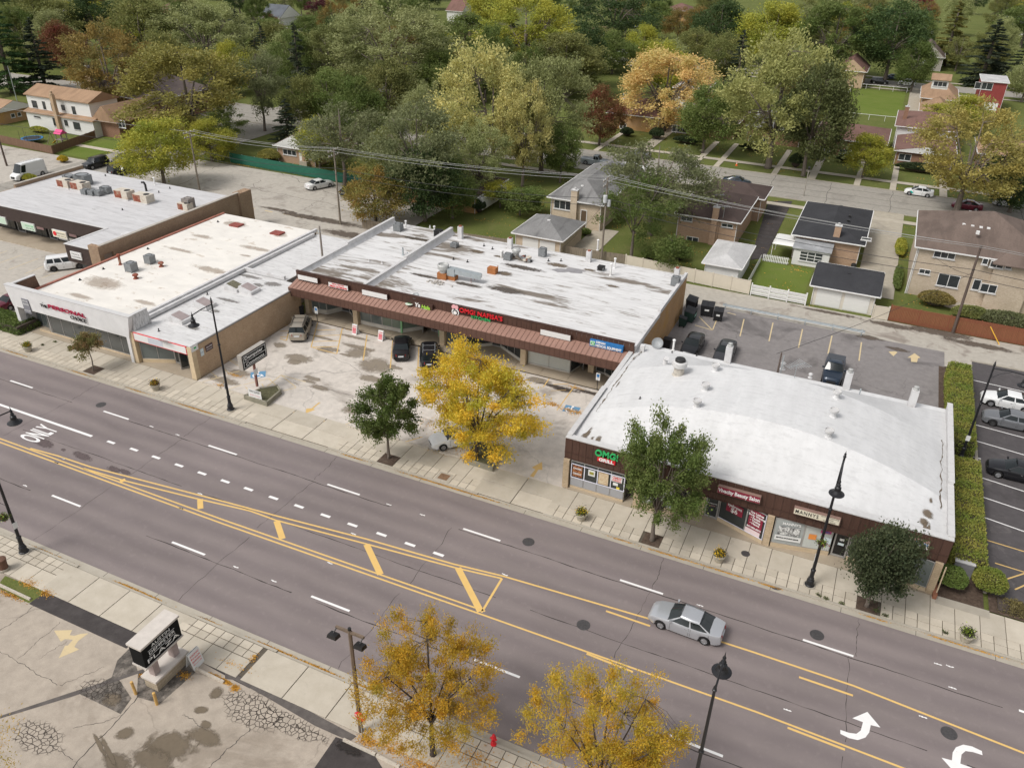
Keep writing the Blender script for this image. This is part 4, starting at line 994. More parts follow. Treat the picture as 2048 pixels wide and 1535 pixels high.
def slant_text(a,b,s,z,txt,size,mat,off=.07,fit=None):
    A,B = Vector(a+(0,)),Vector(b+(0,)); d = (B-A).normalized(); nn = Vector((d.y,-d.x,0)); p = A.lerp(B,s)+nn*off
    letter(txt,size,mat,db,(p.x,p.y,z),(math.pi/2,0,math.atan2(d.y,d.x)),fit=fit,extrude=.003,bold=.008)
Wa,Wb,Wc = (-2.85,48.1),(-.75,47.35),(.68,46.85)
slant(Wa,Wb,.25,.85,1.45,2.3,MAROON); slant_text(Wa,Wb,.55,2.08,'Eyebrows',.36,WHT,.08,1.15); slant_text(Wa,Wb,.55,1.7,'$6',.55,WHT,.08)
slant(Wb,Wc,.12,.85,.95,2.65,MAROON); slant(Wb,Wc,.03,.82,.5,.93,plain('price_sheet',(.75,.62,.62)))
for i,s in enumerate(('Eye Lashes','Body Waxing','Facials','Tinting','Henna')): slant_text(Wb,Wc,.47,2.45-.24*i,'• '+s,.24,WHT,.08)
slant_text(Wb,Wc,.47,1.12,'847-983-0074',.2,WHT,.08)
for a,b in ((Wa,Wb),(Wb,Wc)): slant(a,b,.01,.99,.47,.52,LEDW,.06,'light_strip')
slant(Wb,Wc,.96,.99,.5,2.7,LEDW,.06,'light_strip')
dshop([(1.25,46.9),(3.3,47.3),(5.2,47.7)],[1,1],[plain('blind_window',(.35,.37,.36),.1,.5),GLASSB],.35)
slant((1.25,46.9),(3.3,47.3),.15,.85,1.35,2.1,m_food('sewing_print',(.1,.1,.1),(.7,.7,.68),4)); slant((1.25,46.9),(3.3,47.3),.08,.95,.85,1.3,WFACE,.07)
slant_text((1.25,46.9),(3.3,47.3),.55,2.35,"MANNY'S",.3,WHT,.06); slant_text((1.25,46.9),(3.3,47.3),.5,1.08,'SEWING MACHINE REPAIR',.13,BLK,.09)
slant((3.3,47.3),(5.2,47.7),.18,.45,1.35,1.8,plain('orange_card',(.72,.26,.06))); slant((3.3,47.3),(5.2,47.7),.55,.92,2.05,2.3,plain('neon_sign',(.5,.06,.2)),.05)
slant_text((3.3,47.3),(5.2,47.7),.73,2.17,'OPEN',.2,BLUEL,.08); slant((3.3,47.3),(5.2,47.7),.62,.98,1.1,1.7,plain('pale_poster',(.6,.68,.7)))
door(db,(5.35,47.85),(6.35,47.85),SZ,2.6,0,plain('dark_door_glass',(.012,.012,.013)))
letter('8029',.15,WHT,db,(5.85,47.8,2.3),extrude=.002); panel_on(db,(5.7,47.85),(6.0,47.85),1.6,1.8,WFACE); panel_on(db,(5.65,47.85),(6.05,47.85),1.2,1.4,plain('pale_poster',(.6,.68,.7)))
dshop([(6.4,47.85),(8.4,47.6),(10.0,47.1),(11.65,46.85)],[1,1,2],[GLASS,GLASS2,GLASS2],.3)
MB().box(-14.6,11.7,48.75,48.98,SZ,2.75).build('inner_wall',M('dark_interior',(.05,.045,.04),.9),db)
MB().box(12.1,12.35,46.3,48.5,0,.5).build('stair_cheek',M('rust_paint',(.28,.12,.07)),db)
MB().tube([(12.3,46.62,.12),(12.3,46.62,2.75)],.045,8).build('downpipe',TANST,db)
# roof fittings of the vault
def vz(x,y):
    u = (x-(DX0+DX1)/2)/((DX1-DX0)/2); a = max(0,1-u*u); k = 1.0
    if y < 51.7: k = max(0,(y-DY0-.9)/(50.8-DY0))
    if y > 59.2: k = max(0,(DY1-.6-y)/(DY1-59.8))
    return ZF+.12+3.1*k*a
def on_vault(px,py):
    p = g(px,py,5.5)
    for _ in range(12): p = g(px,py,vz(p.x,p.y))
    return p
for i,p in enumerate(((1410,780),(1393,813),(1430,741),(1672,795),(1666,832),(1656,873))):
    c = on_vault(*p); t = thing('roof_vent','short white drum vent on the vaulted roof','roof vent',(c.x,c.y,c.z-.03),0,'drum vents on the vaulted roof')
    MB().lathe((0,0,0),[(.36,-.05),(.28,.05),(.22,.12),(.22,.42),(.3,.5)],14).build('base',ROOF_D,t,world=False)
    MB().lathe((0,0,0),[(.3,.46),(.34,.5),(.34,.66),(.31,.67),(.3,.58),(.02,.58)],16).build('drum',COPING,t,world=False)
c = on_vault(1357,748); t = thing('exhaust_fan','large white exhaust fan with a black grille top on the vaulted roof','exhaust fan',(c.x,c.y,c.z-.05))
MB().lathe((0,0,0),[(.55,0),(.45,.1),(.42,.75),(.55,.8)],16).build('base',M('greasy_white',(.5,.46,.4),.6,.25,4),t,world=False); MB().lathe((0,0,0),[(.5,.78),(.62,.85),(.62,1.25),(.55,1.3),(.46,1.32)],18).build('housing',COPING,t,world=False); MB().lathe((0,0,0),[(.44,1.28),(.44,1.45),(.38,1.55),(.02,1.57)],16).build('grille',BLACKM,t,world=False)
c = on_vault(1330,728); MB().tube([(c.x,c.y,c.z),(c.x,c.y,c.z+.5),(c.x+.15,c.y-.25,c.z+.75)],.2,10).build('hooded_vent',PARAP,dr)
for p,h in (((1455,722),1.75),((1692,775),1.75),((1822,811),1.75)):
    c = g(*p,ZF+.2); MB().box(c.x-.29,c.x+.29,c.y-.29,c.y+.29,ZF-.1,ZF+h).build('chimney',PARAP,dr); MB().lathe((c.x,c.y,ZF+h),[(.22,0),(.22,.12),(.15,.15),(.2,.3),(.02,.36)],12).build('chimney_cap',M('aged_aluminium',(.50,.50,.48)),dr)
c = g(1284,705,ZF); MB().box(c.x-.2,c.x+.2,c.y-.2,c.y+.2,ZF-.1,ZF+.8).build('chimney',PARAP,dr)
pipe_vent(1346,700,ZF+.15,1.0,.1,WTRIM,dr); pipe_vent(1717,795,ZF+.15,.8,.05,GALV,dr); pipe_vent(1565,738,ZF+.15,.5,.15,PARAP,dr); pipe_vent(1620,755,ZF+.15,.3,.12,PARAP,dr)
for p in ((1280,797),(1393,711),(1344,705)):
    c = on_vault(*p); MB().lathe((c.x,c.y,c.z),[(.12,-.02),(.05,.05),(.05,.2),(.01,.22)],8).build('vent_pipe',BLACKM,dr)
# dirt lines in the valleys of the vaulted roof
DIRT = M('roof_dirt',(.15,.115,.08),.8,.3,3)
for x,y0,y1,w in ((-14.15,49,64,.09),(11.45,50.5,64,.09)):
    ps = jag((x,y0),(x,y1),46,.08,rj); m_ = MB(); ws = [max(.02,w*rj.uniform(.1,1.6)) for _ in ps]
    L = []; Rr = []
    for p,wv in zip(ps,ws): L.append((p.x-wv/2,p.y,vz(p.x-wv/2,p.y)+.012)); Rr.append((p.x+wv/2,p.y,vz(p.x+wv/2,p.y)+.012))
    a = m_.pts(L); b = m_.pts(Rr)
    for i in range(len(ps)-1): m_.idx([a[i],b[i],b[i+1],a[i+1]])
    m_.build('dirt_line',DIRT,dr)
def roof_blob(px,py,rx,ry,rough=.5):
    c = on_vault(px,py); stain((c.x,c.y),rx*1.4,ry*1.4,.02,m_decal('roof_grime',(.15,.115,.08),.8,.85,2.5),dr,0,'dirt_stain',vz)
for a in ((1173,866,.28,.75),(1187,872,.12,.5),(1196,880,.2,.4),(1856,1027,.3,.35),(1848,1043,.25,.3),(1862,1000,.1,.25),(1850,1054,.12,.5),(1858,1056,.1,.4),(1208,800,.08,.3),(1236,768,.06,.5)): roof_blob(*a)
# signs on the vaulted building
SYD = DY0-.06
def dxz(px,py,off=.2): p = gy(px,py,SYD-off); return p.x,p.z
t = thing('shop_sign','green OMG! letters over a red GRILL plate on brown planks','sign',(dxz(1213,915)[0],SYD,3.4))
xg,zg = dxz(1213,915,.1)
letter('OMG!',.78,GRN,t,(xg,SYD-.1,4.08),fit=1.85,bold=.02,extrude=.05)
MB().box(xg-.72,xg+.72,SYD-.1,SYD+.0,3.38,3.74).build('plate',RED,t); letter('GRILL',.38,WHT,t,(xg,SYD-.12,3.56),fit=1.2,bold=.018,extrude=.01)
t,yf = sign_box('maroon Vivacity Beauty Salon sign with white lettering',dxz(1434,985)[0],dxz(1520,1005)[0],SYD,3.62,4.22,MAROON,M('sign_cabinet',(.25,.16,.13)),.3)
letter('Vivacity Beauty Salon',.44,WHT,t,(dxz(1477,995)[0],yf,3.92),fit=2.95,bold=.014,extrude=.008)
t,yf = sign_box("cream MANNY'S sewing machine sign with black lettering",dxz(1586,1025)[0],dxz(1679,1048)[0],SYD,3.62,4.16,CREAMF,M('sign_cabinet',(.25,.16,.13)),.3)
xm0,xm1 = dxz(1586,1025)[0],dxz(1679,1048)[0]
letter('MANNYS',.42,BLK,t,(xm0+(xm1-xm0)*.29,yf,3.89),fit=(xm1-xm0)*.5,bold=.008,spacing=1.3,extrude=.006)
for i,s in enumerate(('SEWING MACHINE','SERVICE','REPAIR SALES')): letter(s,.14,BLK,t,(xm0+(xm1-xm0)*.78,yf,4.06-.16*i),extrude=.004)
t,yf = sign_box('white foundation sign with blue lettering partly behind the round tree',dxz(1795,1072)[0],dxz(1858,1092)[0],SYD,3.62,4.16,WFACE,M('sign_cabinet',(.25,.16,.13)),.3)
x1_ = dxz(1858,1092)[0]; letter('FOUNDATION',.3,BLUEL,t,(x1_-.95,yf,4.0),fit=1.7,bold=.01,extrude=.006); letter('GLOBAL MERCY FUND',.16,plain('pale_orange_letter',(.7,.45,.3)),t,(x1_-.85,yf,3.74),fit=1.4,extrude=.004)
# ------------------------------------------------------------------ white sign-fronted shop
pb = thing('sign_front_shop','white shop with a tall blank fascia and a cream flat roof','shop',(-68.5,46.9,0))
PX0,PX1,PY0,PY1,PZ = -76.3,-61.2,46.9,77.6,3.85
MB().box(PX0,PX1,49.4,PY1,0,PZ).build('wall',BRICK_B,pb)
MB().box(PX0+.05,PX1-.05,47.5,49.39,2.95,PZ-.01).build('soffit',M('soffit_board',(.35,.3,.25)),pb)
pr = MB().box(PX0+.25,PX1,47.6,PY1,PZ+.005,PZ+.05).build('roof',ROOF_PC,pb)
MB().box(PX0-.06,PX0+.24,47.6,PY1+.05,PZ-.1,PZ+.2).build('coping',M('red_tile_coping',(.36,.15,.11),.8,.2,3),pr)
MB().box(PX1-.1,PX1+.22,47.2,PY1,PZ+.051,PZ+.42).build('parapet',PARAP,pr)
MB().box(PX1+.221,PX1+.6,47.2,76.5,PZ-.15,PZ+.22).build('gutter',PARAP,pr)
# fascia with turned-back wings, battered side edges
fa = MB()
zb,zt,yf_,yb_ = 2.9,5.25,46.55,46.95
fa.loft([[(-76.9,yf_,zb),(-60.55,yf_,zb),(-60.55,yb_,zb),(-76.9,yb_,zb)],[(-77.25,yf_-.1,zt),(-59.9,yf_-.1,zt),(-59.9,yb_,zt),(-77.25,yb_,zt)]])
fo = fa.build('fascia',WWALL,pb)
MB().loft([[(-76.86,yf_+.02,0),(-76.4,yf_+.02,0),(-76.4,48.8,0),(-76.86,48.8,0)],[(-76.86,yf_+.02,zb-.003),(-76.4,yf_+.02,zb-.003),(-76.4,48.8,zb-.003),(-76.86,48.8,zb-.003)]]).build('side_fin',WWALL,pb)
MB().loft([[(-61.0,yf_+.02,0),(-60.65,yf_+.02,0),(-60.65,47.9,0),(-61.0,47.9,0)],[(-60.95,yf_+.02,zb-.003),(-60.56,yf_+.02,zb-.003),(-60.56,47.9,zb-.003),(-60.95,47.9,zb-.003)]]).build('side_fin',WWALL,pb)
def wing(x,y1,nm,mt):
    m_ = MB(); z0 = PZ-.2
    m_.loft([[(x-.14,yb_+.02,z0),(x-.14,y1+.25,z0),(x-.14,y1,zt-.002),(x-.14,yb_+.02,zt-.002)],[(x+.14,yb_+.02,z0),(x+.14,y1+.25,z0),(x+.14,y1,zt-.002),(x+.14,yb_+.02,zt-.002)]])
    return m_.build(nm,mt,fo)
wing(-76.75,49.6,'wing',m_brick('dark_brown_brick',(.14,.08,.055),(.19,.11,.075),(.2,.15,.12))); wing(-60.1,48.8,'wing',M('peeling_white_board',(.6,.59,.58),.8,.1,1,dirt=(.12,.1,.09),dirt_scale=2.5,dirt_amt=.8,stretch=(1,3,.6)))
MB().box(-77.3,-59.85,yf_-.13,yb_+.03,zt,zt+.08).box(-76.95,-76.55,yb_+.031,49.65,zt,zt+.08).box(-60.28,-59.92,yb_+.031,48.85,zt,zt+.07).build('coping',COPING,fo)
glaze(pb,(-72.9,47.35),(-61.1,47.35),.3,2.93,7,plain('grey_shop_glass',(.085,.09,.088),.05,.6))
MB().box(-74.9,-61.0,47.28,47.45,0,.29).build('sill_wall',TANST,pb)
door(pb,(-74.4,48.0),(-73.4,47.6),.12,2.5,0,GLASS2); glaze(pb,(-76.3,48.3),(-74.4,48.1),.15,2.93,2,GLASS2)
panel_on(pb,(-73.2,47.35),(-73.0,47.35),.1,2.9,ALUM,'door_post',.02)
MB().box(-76.35,-76.2,47.2,47.5,1.3,1.8).build('mail_box',GREYM,pb)
MB().box(-76.9,-60.6,46.64,48.9,0,.125).build('shop_walk',WALKM,kind='structure')
MB().box(-76.2,-61.2,49.1,49.38,0,2.9).build('inner_wall',M('pale_interior',(.3,.29,.27),.9),pb)
def px_txt(px,py): p = gy(px,py,yf_-.1); return p.x,p.z
t = thing('shop_sign','black and red THE PERSONAL CHOICE lettering on the white fascia','sign',(-66.5,yf_,3.6)); YS = yf_-.16
MB().box(-72,-71.9,YS+.05,yf_-.02,4.3,4.35).build('mount',GREYM,t)
(xa,za),(xb,zb_) = px_txt(98,614),px_txt(170,630)
xt = px_txt(85,611)[0]; letter('THE',.45,BLK,t,(xt+.25,YS,px_txt(90,612)[1]),bold=.004,extrude=.03,fit=.95)
letter('PERSONAL',.58,plain('crimson_letter',(.36,.012,.05),.4),t,((px_txt(97,612)[0]+px_txt(171,631)[0])/2,YS,px_txt(134,622)[1]),fit=px_txt(171,631)[0]-px_txt(97,612)[0],bold=.006,extrude=.04)
letter('CHOICE',.55,BLK,t,((px_txt(142,634)[0]+px_txt(173,642)[0])/2,YS,px_txt(157,638)[1]),fit=px_txt(173,642)[0]-px_txt(142,634)[0],bold=.002,extrude=.03)
t = thing('notice_board','small grey and black notice board on the white fascia','sign',(px_txt(53,611)[0],yf_-.05,px_txt(53,622)[1]))
xn,zn = px_txt(53,612); MB().box(xn-.5,xn+.5,yf_-.12,yf_-.04,zn-.8,zn+.8).build('board',plain('grey_board',(.2,.2,.22)),t)
letter('OPTICAL',.3,WHT,t,(xn,yf_-.13,zn+.55),fit=.85,extrude=.003); letter('SERVICES',.3,WHT,t,(xn,yf_-.13,zn+.2),fit=.85,extrude=.003); letter('SPACE FOR LEASE',.2,WHT,t,(xn,yf_-.13,zn-.5),fit=.85,extrude=.003)
ZPR = PZ+.05
cond_unit(g(264,542,ZPR),'grey condenser nearer the rusty stack on the cream roof',(1.0,1.0,1.05),None,'condensers on the cream roof'); cond_unit(g(301,526,ZPR),'grey condenser on a dark skid farther along the cream roof',(.9,.9,1.0),None,'condensers on the cream roof')
pipe_vent(241,529,ZPR,1.1,.14,RUST,pr,True,'flue')
for p in ((272,557),(323,533)):
    c = g(*p,ZPR); MB().lathe((c.x,c.y,ZPR),[(.3,0),(.28,.08),(.16,.1),(.16,.3),(.32,.38),(.32,.5),(.2,.58),(.01,.6)],12).build('roof_vent',RUST,pr)
for p in ((473,451),(555,467)):
    c = g(*p,ZPR); MB().box(c.x-.75,c.x+.75,c.y-.6,c.y+.6,ZPR,ZPR+.18).build('roof_hatch',M('red_hatch',(.26,.07,.055),.7,.2,3),pr)
for p in ((160,560),(207,538),(436,444),(296,498)):
    c = g(*p,ZPR); MB().lathe((c.x,c.y,ZPR),[(.2,0),(.1,.05),(.07,.2),(.01,.22)],8).build('vent_pipe',BLACKM,pr)
for p,rx,ry in (((205,566),2.6,1.2),((405,473),1.6,.5),((512,497),2.6,.5),((425,540),2.4,.6),((470,448),1.8,.8),((160,592),1.6,.4),((290,605),1.4,.4),((360,500),2.4,.35),((490,511),.8,.25),((560,470),1.,.6)):
    c = g(*p,ZPR); stain((c.x,c.y),rx*1.3,ry*1.3,ZPR+.004,m_decal('brown_roof_stain',(.34,.26,.19),.8,.45,1.4),pr)

# ------------------------------------------------------------------ small brick store with a red edged sign
bb = thing('brick_store','low tan brick store with a red edged blank sign and open door','shop',(-56.9,46.75,0))
BX0,BX1,BY0,BY1,BZ = -60.55,-52.75,46.75,63.5,3.55
MB().box(BX0,BX1,49.4,BY1-.4,0,BZ-.02).box(BX1-.3,BX1-.001,BY0+.3,49.39,0,BZ-.021).build('wall',BRICK_T,bb)
MB().box(BX0+.1,BX1-.31,BY0+.3,49.38,2.75,BZ-.022).build('soffit',M('soffit_board',(.35,.3,.25)),bb)
br = MB().box(BX0-.25,BX1-.12,BY0+.05,BY1-.05,BZ,BZ+.06).build('roof',ROOF_BG,bb)
MB().box(BX1-.119,BX1+.04,BY0+.05,BY1-.05,BZ-.03,BZ+.09).build('roof_edge',plain('dark_edge',(.2,.19,.18)),br)
for x in (BX0+.15,BX1-.25):
    MB().box(x-.28,x+.28,BY0-.05,BY0+.5,0,BZ-.03).build('column',M('cream_column',(.58,.46,.3),.8,.1,2),bb)
t = thing('shop_sign','long blank white sign with a red edge over the open store door','sign',(-56.6,BY0,2.7))
MB().box(BX0+.45,BX1-.6,BY0-.02,BY0+.2,2.68,3.56).build('cabinet',RED,t); MB().box(BX0+.52,BX1-.67,BY0-.035,BY0-.018,2.75,3.49).build('sign_face',WFACE,t)
panel_on(t,(-58.2,BY0-.036),(-56.3,BY0-.036),2.8,3.45,plain('pale_ghost_print',(.5,.52,.56)),'ghost_print',.001,.004)
glaze(bb,(-60.0,47.1),(-57.0,48.4),.5,2.75,2,GLASS2); MB().bar((-60.0,47.1,.25),(-57.0,48.4,.25),.14,.5).build('sill_wall',M('cream_column',(.58,.46,.3)),bb)
door(bb,(-57.0,48.4),(-56.1,48.4),.12,2.6); o = door(bb,(-55.2,48.4),(-54.3,48.4),.12,2.6,-1.9)
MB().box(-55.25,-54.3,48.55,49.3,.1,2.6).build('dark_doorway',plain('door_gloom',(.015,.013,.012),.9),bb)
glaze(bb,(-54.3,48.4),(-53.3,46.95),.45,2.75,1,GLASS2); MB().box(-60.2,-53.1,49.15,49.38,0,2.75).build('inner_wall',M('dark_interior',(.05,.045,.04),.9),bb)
MB().box(-60.3,-53.1,46.64,49.2,0,.122).build('shop_walk',WALKM,kind='structure')
ZB = BZ+.06
SKY = M('skylight_lens',(.34,.28,.27),.4,.1,2)
for i,(p,w) in enumerate((((363,641),1.0),((411,613),1.0),((500,583),1.0),((471,578),1.0))):
    c = g(*p,ZB); t = thing('skylight',('hinged white skylight near the street end of the store roof','hinged white skylight second from the street on the store roof','hinged white skylight with a clean lens beside the mossy one','mossy topped white skylight on the store roof')[i],'skylight',c,0,'skylights on the store roof')
    MB().loft([[(-.85,-.75,0),(.85,-.75,0),(.85,.75,0),(-.85,.75,0)],[(-.85,-.75,.75),(.85,-.75,.35),(.85,.75,.35),(-.85,.75,.75)]]).build('kerb_box',PARAP,t,world=False)
    MB().loft([[(-.65,-.55,.72),(.65,-.55,.40),(.65,.55,.40),(-.65,.55,.72)],[(-.65,-.55,.76),(.65,-.55,.44),(.65,.55,.44),(-.65,.55,.76)]]).build('lens',SKY if i != 3 else M('mossy_lens',(.16,.15,.1),.8,.4,5),t,world=False)
for p in ((318,662),(415,589)):
    c = g(*p,ZB); MB().lathe((c.x,c.y,ZB),[(.15,0),(.06,.05),(.06,.3),(.01,.32)],8).build('vent_pipe',BLACKM,br)
for p,rx,ry in (((545,568),1.0,.5),((515,570),.7,.4),((500,553),1.6,.3),((430,622),.6,.25),((385,655),.9,.3),((455,600),1.4,.25),((400,600),.5,.2),((330,683),.8,.2)):
    c = g(*p,ZB); stain((c.x,c.y),rx*1.3,ry*1.4,ZB+.004,m_decal('grey_roof_stain',(.22,.205,.19),.8,.8,2.5),br)
# rear annex with a steel pole on its roof
ab = thing('white_annex','white flat roofed annex behind the brick store','annex',(-58.3,70.5,0))
MB().box(-60.95,-55.0,63.6,77.4,0,3.55).build('wall',M('grey_board_wall',(.36,.36,.37),.8),ab); ar_ = MB().box(-60.95,-54.85,63.55,77.5,3.55,3.66).build('roof',ROOF_BG,ab)
MB().box(-55.1,-54.8,66,77.5,3.661,3.9).build('edge_kerb',PARAP,ar_); MB().box(-61.0,-55.12,63.52,63.8,3.661,4.1).build('step_wall',PARAP,ar_)
# timber post rising from the roof edge
c = g(645,514,3.66); t = thing('roof_post','weathered timber post standing at the edge of the white annex roof','post',c); hh = hgt((c.x,c.y,0),452)-3.66
MB().tube([(0,0,0),(0,0,hh)],[.13,.1],8).build('post',M('weathered_timber',(.26,.23,.2),.9,.25,4,stretch=(3,3,.3)),t,world=False)
MB().bar((-.25,0,hh*.82),(.1,0,hh*.82),.08,.3).build('bracket',GALV,t,world=False)
# signs on the side wall of the brick store
for (px,py),w,h,mt,lab,txt in (((389,696),.85,.55,WFACE,'white plaque with a green leaf mark on the brick side wall','leaf'),((404,704),.4,.75,plain('pale_poster',(.6,.68,.7)),'narrow pale blue notice on the brick side wall',None),((418,694),.95,.65,plain('brown_plaque',(.09,.05,.05)),'dark brown plaque on the brick side wall','txt')):
    c = gx(px,py,BX1+.03); t = thing('wall_plaque',lab,'sign',(c.x,c.y,c.z-h/2)); MB().box(c.x,c.x+.03,c.y-w/2,c.y+w/2,c.z-h/2,c.z+h/2).build('panel',mt,t)
    if txt == 'leaf': MB().prism([(0,0)]*3,0,0); MB().box(c.x+.031,c.x+.036,c.y-.12,c.y+.18,c.z-.05,c.z+.12).build('leaf_mark',GRN,t)
    elif txt: letter('WELCOME',.2,WHT,t,(c.x+.034,c.y,c.z+.1),(math.pi/2,0,math.pi/2),fit=w*.8,extrude=.002); letter('RESTAURANT',.12,WHT,t,(c.x+.034,c.y,c.z-.15),(math.pi/2,0,math.pi/2),fit=w*.8,extrude=.002)
    else: letter('NO PARKING',.1,BLUEL,t,(c.x+.034,c.y,c.z),(math.pi/2,0,math.pi/2),fit=w*.85,extrude=.002)

# ------------------------------------------------------------------ corner shops: L-shaped building on the left
lb = thing('corner_shops','brick corner shop row with dark ribbed fascia and grey flat roof','building',(-92,64.6,0))
LX0,LX1,LZ = -108.0,-77.7,4.55
MB().box(LX0,LX1,67.2,82.2,0,LZ).build('wall',BRICK_B,lb); MB().box(-83.4,LX1,60.6,67.19,0,LZ-.01).build('wing_wall',BRICK_B,lb)
MB().box(LX0,-83.41,64.75,67.19,2.85,LZ-.011).box(-83.3,-78.0,58.8,60.59,2.85,LZ-.012).build('soffit',M('soffit_board',(.35,.3,.25)),lb)
lr = MB().box(LX0+.3,LX1-.3,64.7,82.2,LZ+.005,LZ+.05).box(-83.2,LX1-.3,58.75,64.69,LZ+.005,LZ+.05).build('roof',ROOF_L,lb)
MB().box(LX1-.35,LX1+.006,59.2,82.19,LZ-.5,LZ+.62).build('parapet',BRICK_B,lr); MB().box(LX1-.4,LX1+.05,58.95,82.45,LZ+.62,LZ+.7).build('coping',M('stone_coping',(.42,.38,.33),.8),lr)
MB().box(LX0-.006,LX0+.35,71.0,82.4,LZ-.5,LZ+.5).build('parapet',BRICK_B,lr); MB().box(LX0-.05,LX0+.4,70.95,82.45,LZ+.5,LZ+.58).build('coping',M('stone_coping',(.42,.38,.33)),lr)
MB().box(LX1-.9,LX1+.3,82.2,84.6,0,LZ+.6).build('buttress',BRICK_B,lb)
MB().box(LX1-1.6,LX1+.02,58.6,59.2,1.2,LZ+.62).build('brick_return',BRICK_B,lb)
def ribs(x0,x1,y,z0,z1,axis='x',nm='ribbed_fascia'):
    m_ = MB(); n = int((x1-x0)/.2)
    for i in range(n):
        a = x0+(x1-x0)*i/n; b = a+(x1-x0)/n
        if axis == 'x': m_.box(a,a+(b-a)*.6,y-.07,y,z0,z1).box(a+(b-a)*.6,b,y-.02,y,z0,z1)
        else: m_.box(y,y+.07,a,a+(b-a)*.6,z0,z1).box(y,y+.02,a+(b-a)*.6,b,z0,z1)
    return m_.build(nm,RIBB,lb,kind='stuff')
ribs(LX0,-83.3,64.7,2.8,LZ+.03); ribs(-83.3,-79.35,58.72,2.45,LZ+.03); ribs(58.75,64.65,-83.37,2.8,LZ+.02,'y')
MB().box(LX0,-83.1,64.6,64.95,LZ+.051,LZ+.1).box(-83.45,-79.2,58.6,58.9,LZ+.051,LZ+.11).box(-83.45,-83.1,58.91,64.6,LZ+.051,LZ+.1).build('edge_trim',COPING,lr)
lw = MB().box(LX0,-83.2,63.6,67.2,0,.2).build('shop_walk',WALKM,kind='structure')
xs = [LX0+.1+2.05*i for i in range(13)]
for i,(a,b) in enumerate(zip(xs,xs[1:])):
    if i % 3 == 2: door(lb,(a+.3,66.9),(b-.3,66.9),.2,2.6); panel_on(lb,(a,66.95),(a+.3,66.95),.2,2.85,BLACKM,'door_post'); panel_on(lb,(b-.3,66.95),(b,66.95),.2,2.85,BLACKM,'door_post')
    else: glaze(lb,(a,66.8),(b,66.8),.45,2.85,2,GLASS,BLACKM)
    if i in (6,7,9,10): panel_on(lb,(a+.1,66.8),(b-.1,66.8),.5,1.0,WFACE,'window_card',.05)
    if i in (4,7): panel_on(lb,(a+.3,66.8),(b-.4,66.8),1.3,2.3,plain('pink_card',(.6,.4,.42)),'window_card',.05)
    if i == 8: panel_on(lb,(a+.5,66.9),(b-.8,66.9),.9,1.7,plain('green_card',(.25,.5,.12)),'window_card',.05)
glaze(lb,(-83.0,60.0),(-79.4,60.0),.3,2.6,3,GLASS,BLACKM); panel_on(lb,(-80.6,60.0),(-79.6,60.0),.4,1.0,WFACE,'window_card',.05)
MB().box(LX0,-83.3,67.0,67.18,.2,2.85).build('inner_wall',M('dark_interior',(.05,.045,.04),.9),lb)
MB().box(-79.3,-79.1,58.9,59.1,0,2.45).build('corner_post',BLACKM,lb)
for (p0,p1),mt,lab,txt in ((((0,437),(10,440)),plain('mint_sign',(.5,.62,.5)),'pale sign box at the far end of the ribbed fascia',None),(((41,447),(68,456)),plain('mint_sign',(.5,.62,.5)),'mint green sign board on the ribbed fascia','HEALTH CLINIC'),(((103,462),(132,472)),CREAMF,'cream sign with a red emblem on the ribbed fascia','INSURANCE')):
    a,b = gy(*p0,64.4),gy(*p1,64.4); zc = a.z-.25
    if p0[0] == 0: a.x -= 2.5
    t,yf = sign_box(lab,a.x,b.x,64.62,zc-.5,zc+.5,mt,WFACE,.15)
    if txt: letter(txt,.3,GRN if 'HEALTH' in txt else BLK,t,((a.x+b.x)/2+.3,yf,zc+.1),fit=(b.x-a.x)*.65,extrude=.004); letter('FAMILY SERVICES',.18,BLK,t,((a.x+b.x)/2+.3,yf,zc-.25),fit=(b.x-a.x)*.6,extrude=.004)
    if 'INS' in (txt or ''):
        o = MB().lathe((0,0,0),[(.01,0),(.3,0),(.3,.03),(.01,.03)],16).build('emblem',RED,t,world=False); o.rotation_euler = (math.pi/2,0,0); o.location = (a.x+.45-(a.x+b.x)/2,yf-64.62+.0,.5)
a,b = gy(141,508,58.5),gy(163,515,58.5); zc = (a.z+b.z)/2
t,yf = sign_box('white lettered sign hanging on the ribbed corner above the pavement',a.x,b.x,58.62,zc-.45,zc+.45,WFACE,WFACE,.12)
letter('PALACE',.28,BLK,t,((a.x+b.x)/2,yf,zc+.18),fit=(b.x-a.x)*.7,extrude=.004); letter('CLEANERS',.28,BLK,t,((a.x+b.x)/2,yf,zc-.18),fit=(b.x-a.x)*.85,extrude=.004)
# roof plant of the corner shops
ZL_ = LZ+.05
def pack_unit(px,py,lab,w=2.2,d=1.3,h=1.1,mt=BEIGEM):
    t = thing('rooftop_unit',lab,'air conditioner',g(px,py,ZL_),0,'rusty rooftop units on the corner shops')
    MB().box(-w/2-.15,w/2+.15,-d/2-.15,d/2+.15,0,.12).build('skid',COPING,t,world=False)
    MB().box(-w/2,w/2,-d/2,d/2,.12,h).build('body',mt,t,world=False); MB().box(-w/2-.015,-w/2+.0,-d/2+.05,d/2-.05,.17,h-.05).build('end_panel',RUST,t,world=False); MB().box(-w/2+.05,w*.05,-d/2-.015,-d/2,.17,h-.05).build('front_panel',RUST,t,world=False)
    MB().lathe((w*.25,0,h),[(.4,0),(.4,.05),(.34,.06),(.01,.03)],14).build('fan_grille',BLACKM,t,world=False)
pack_unit(134,374,'rust fronted rooftop unit beside the tall grey twin unit'); pack_unit(163,379,'rust fronted rooftop unit in front of the grey twin unit',2.4,1.4,1.1)
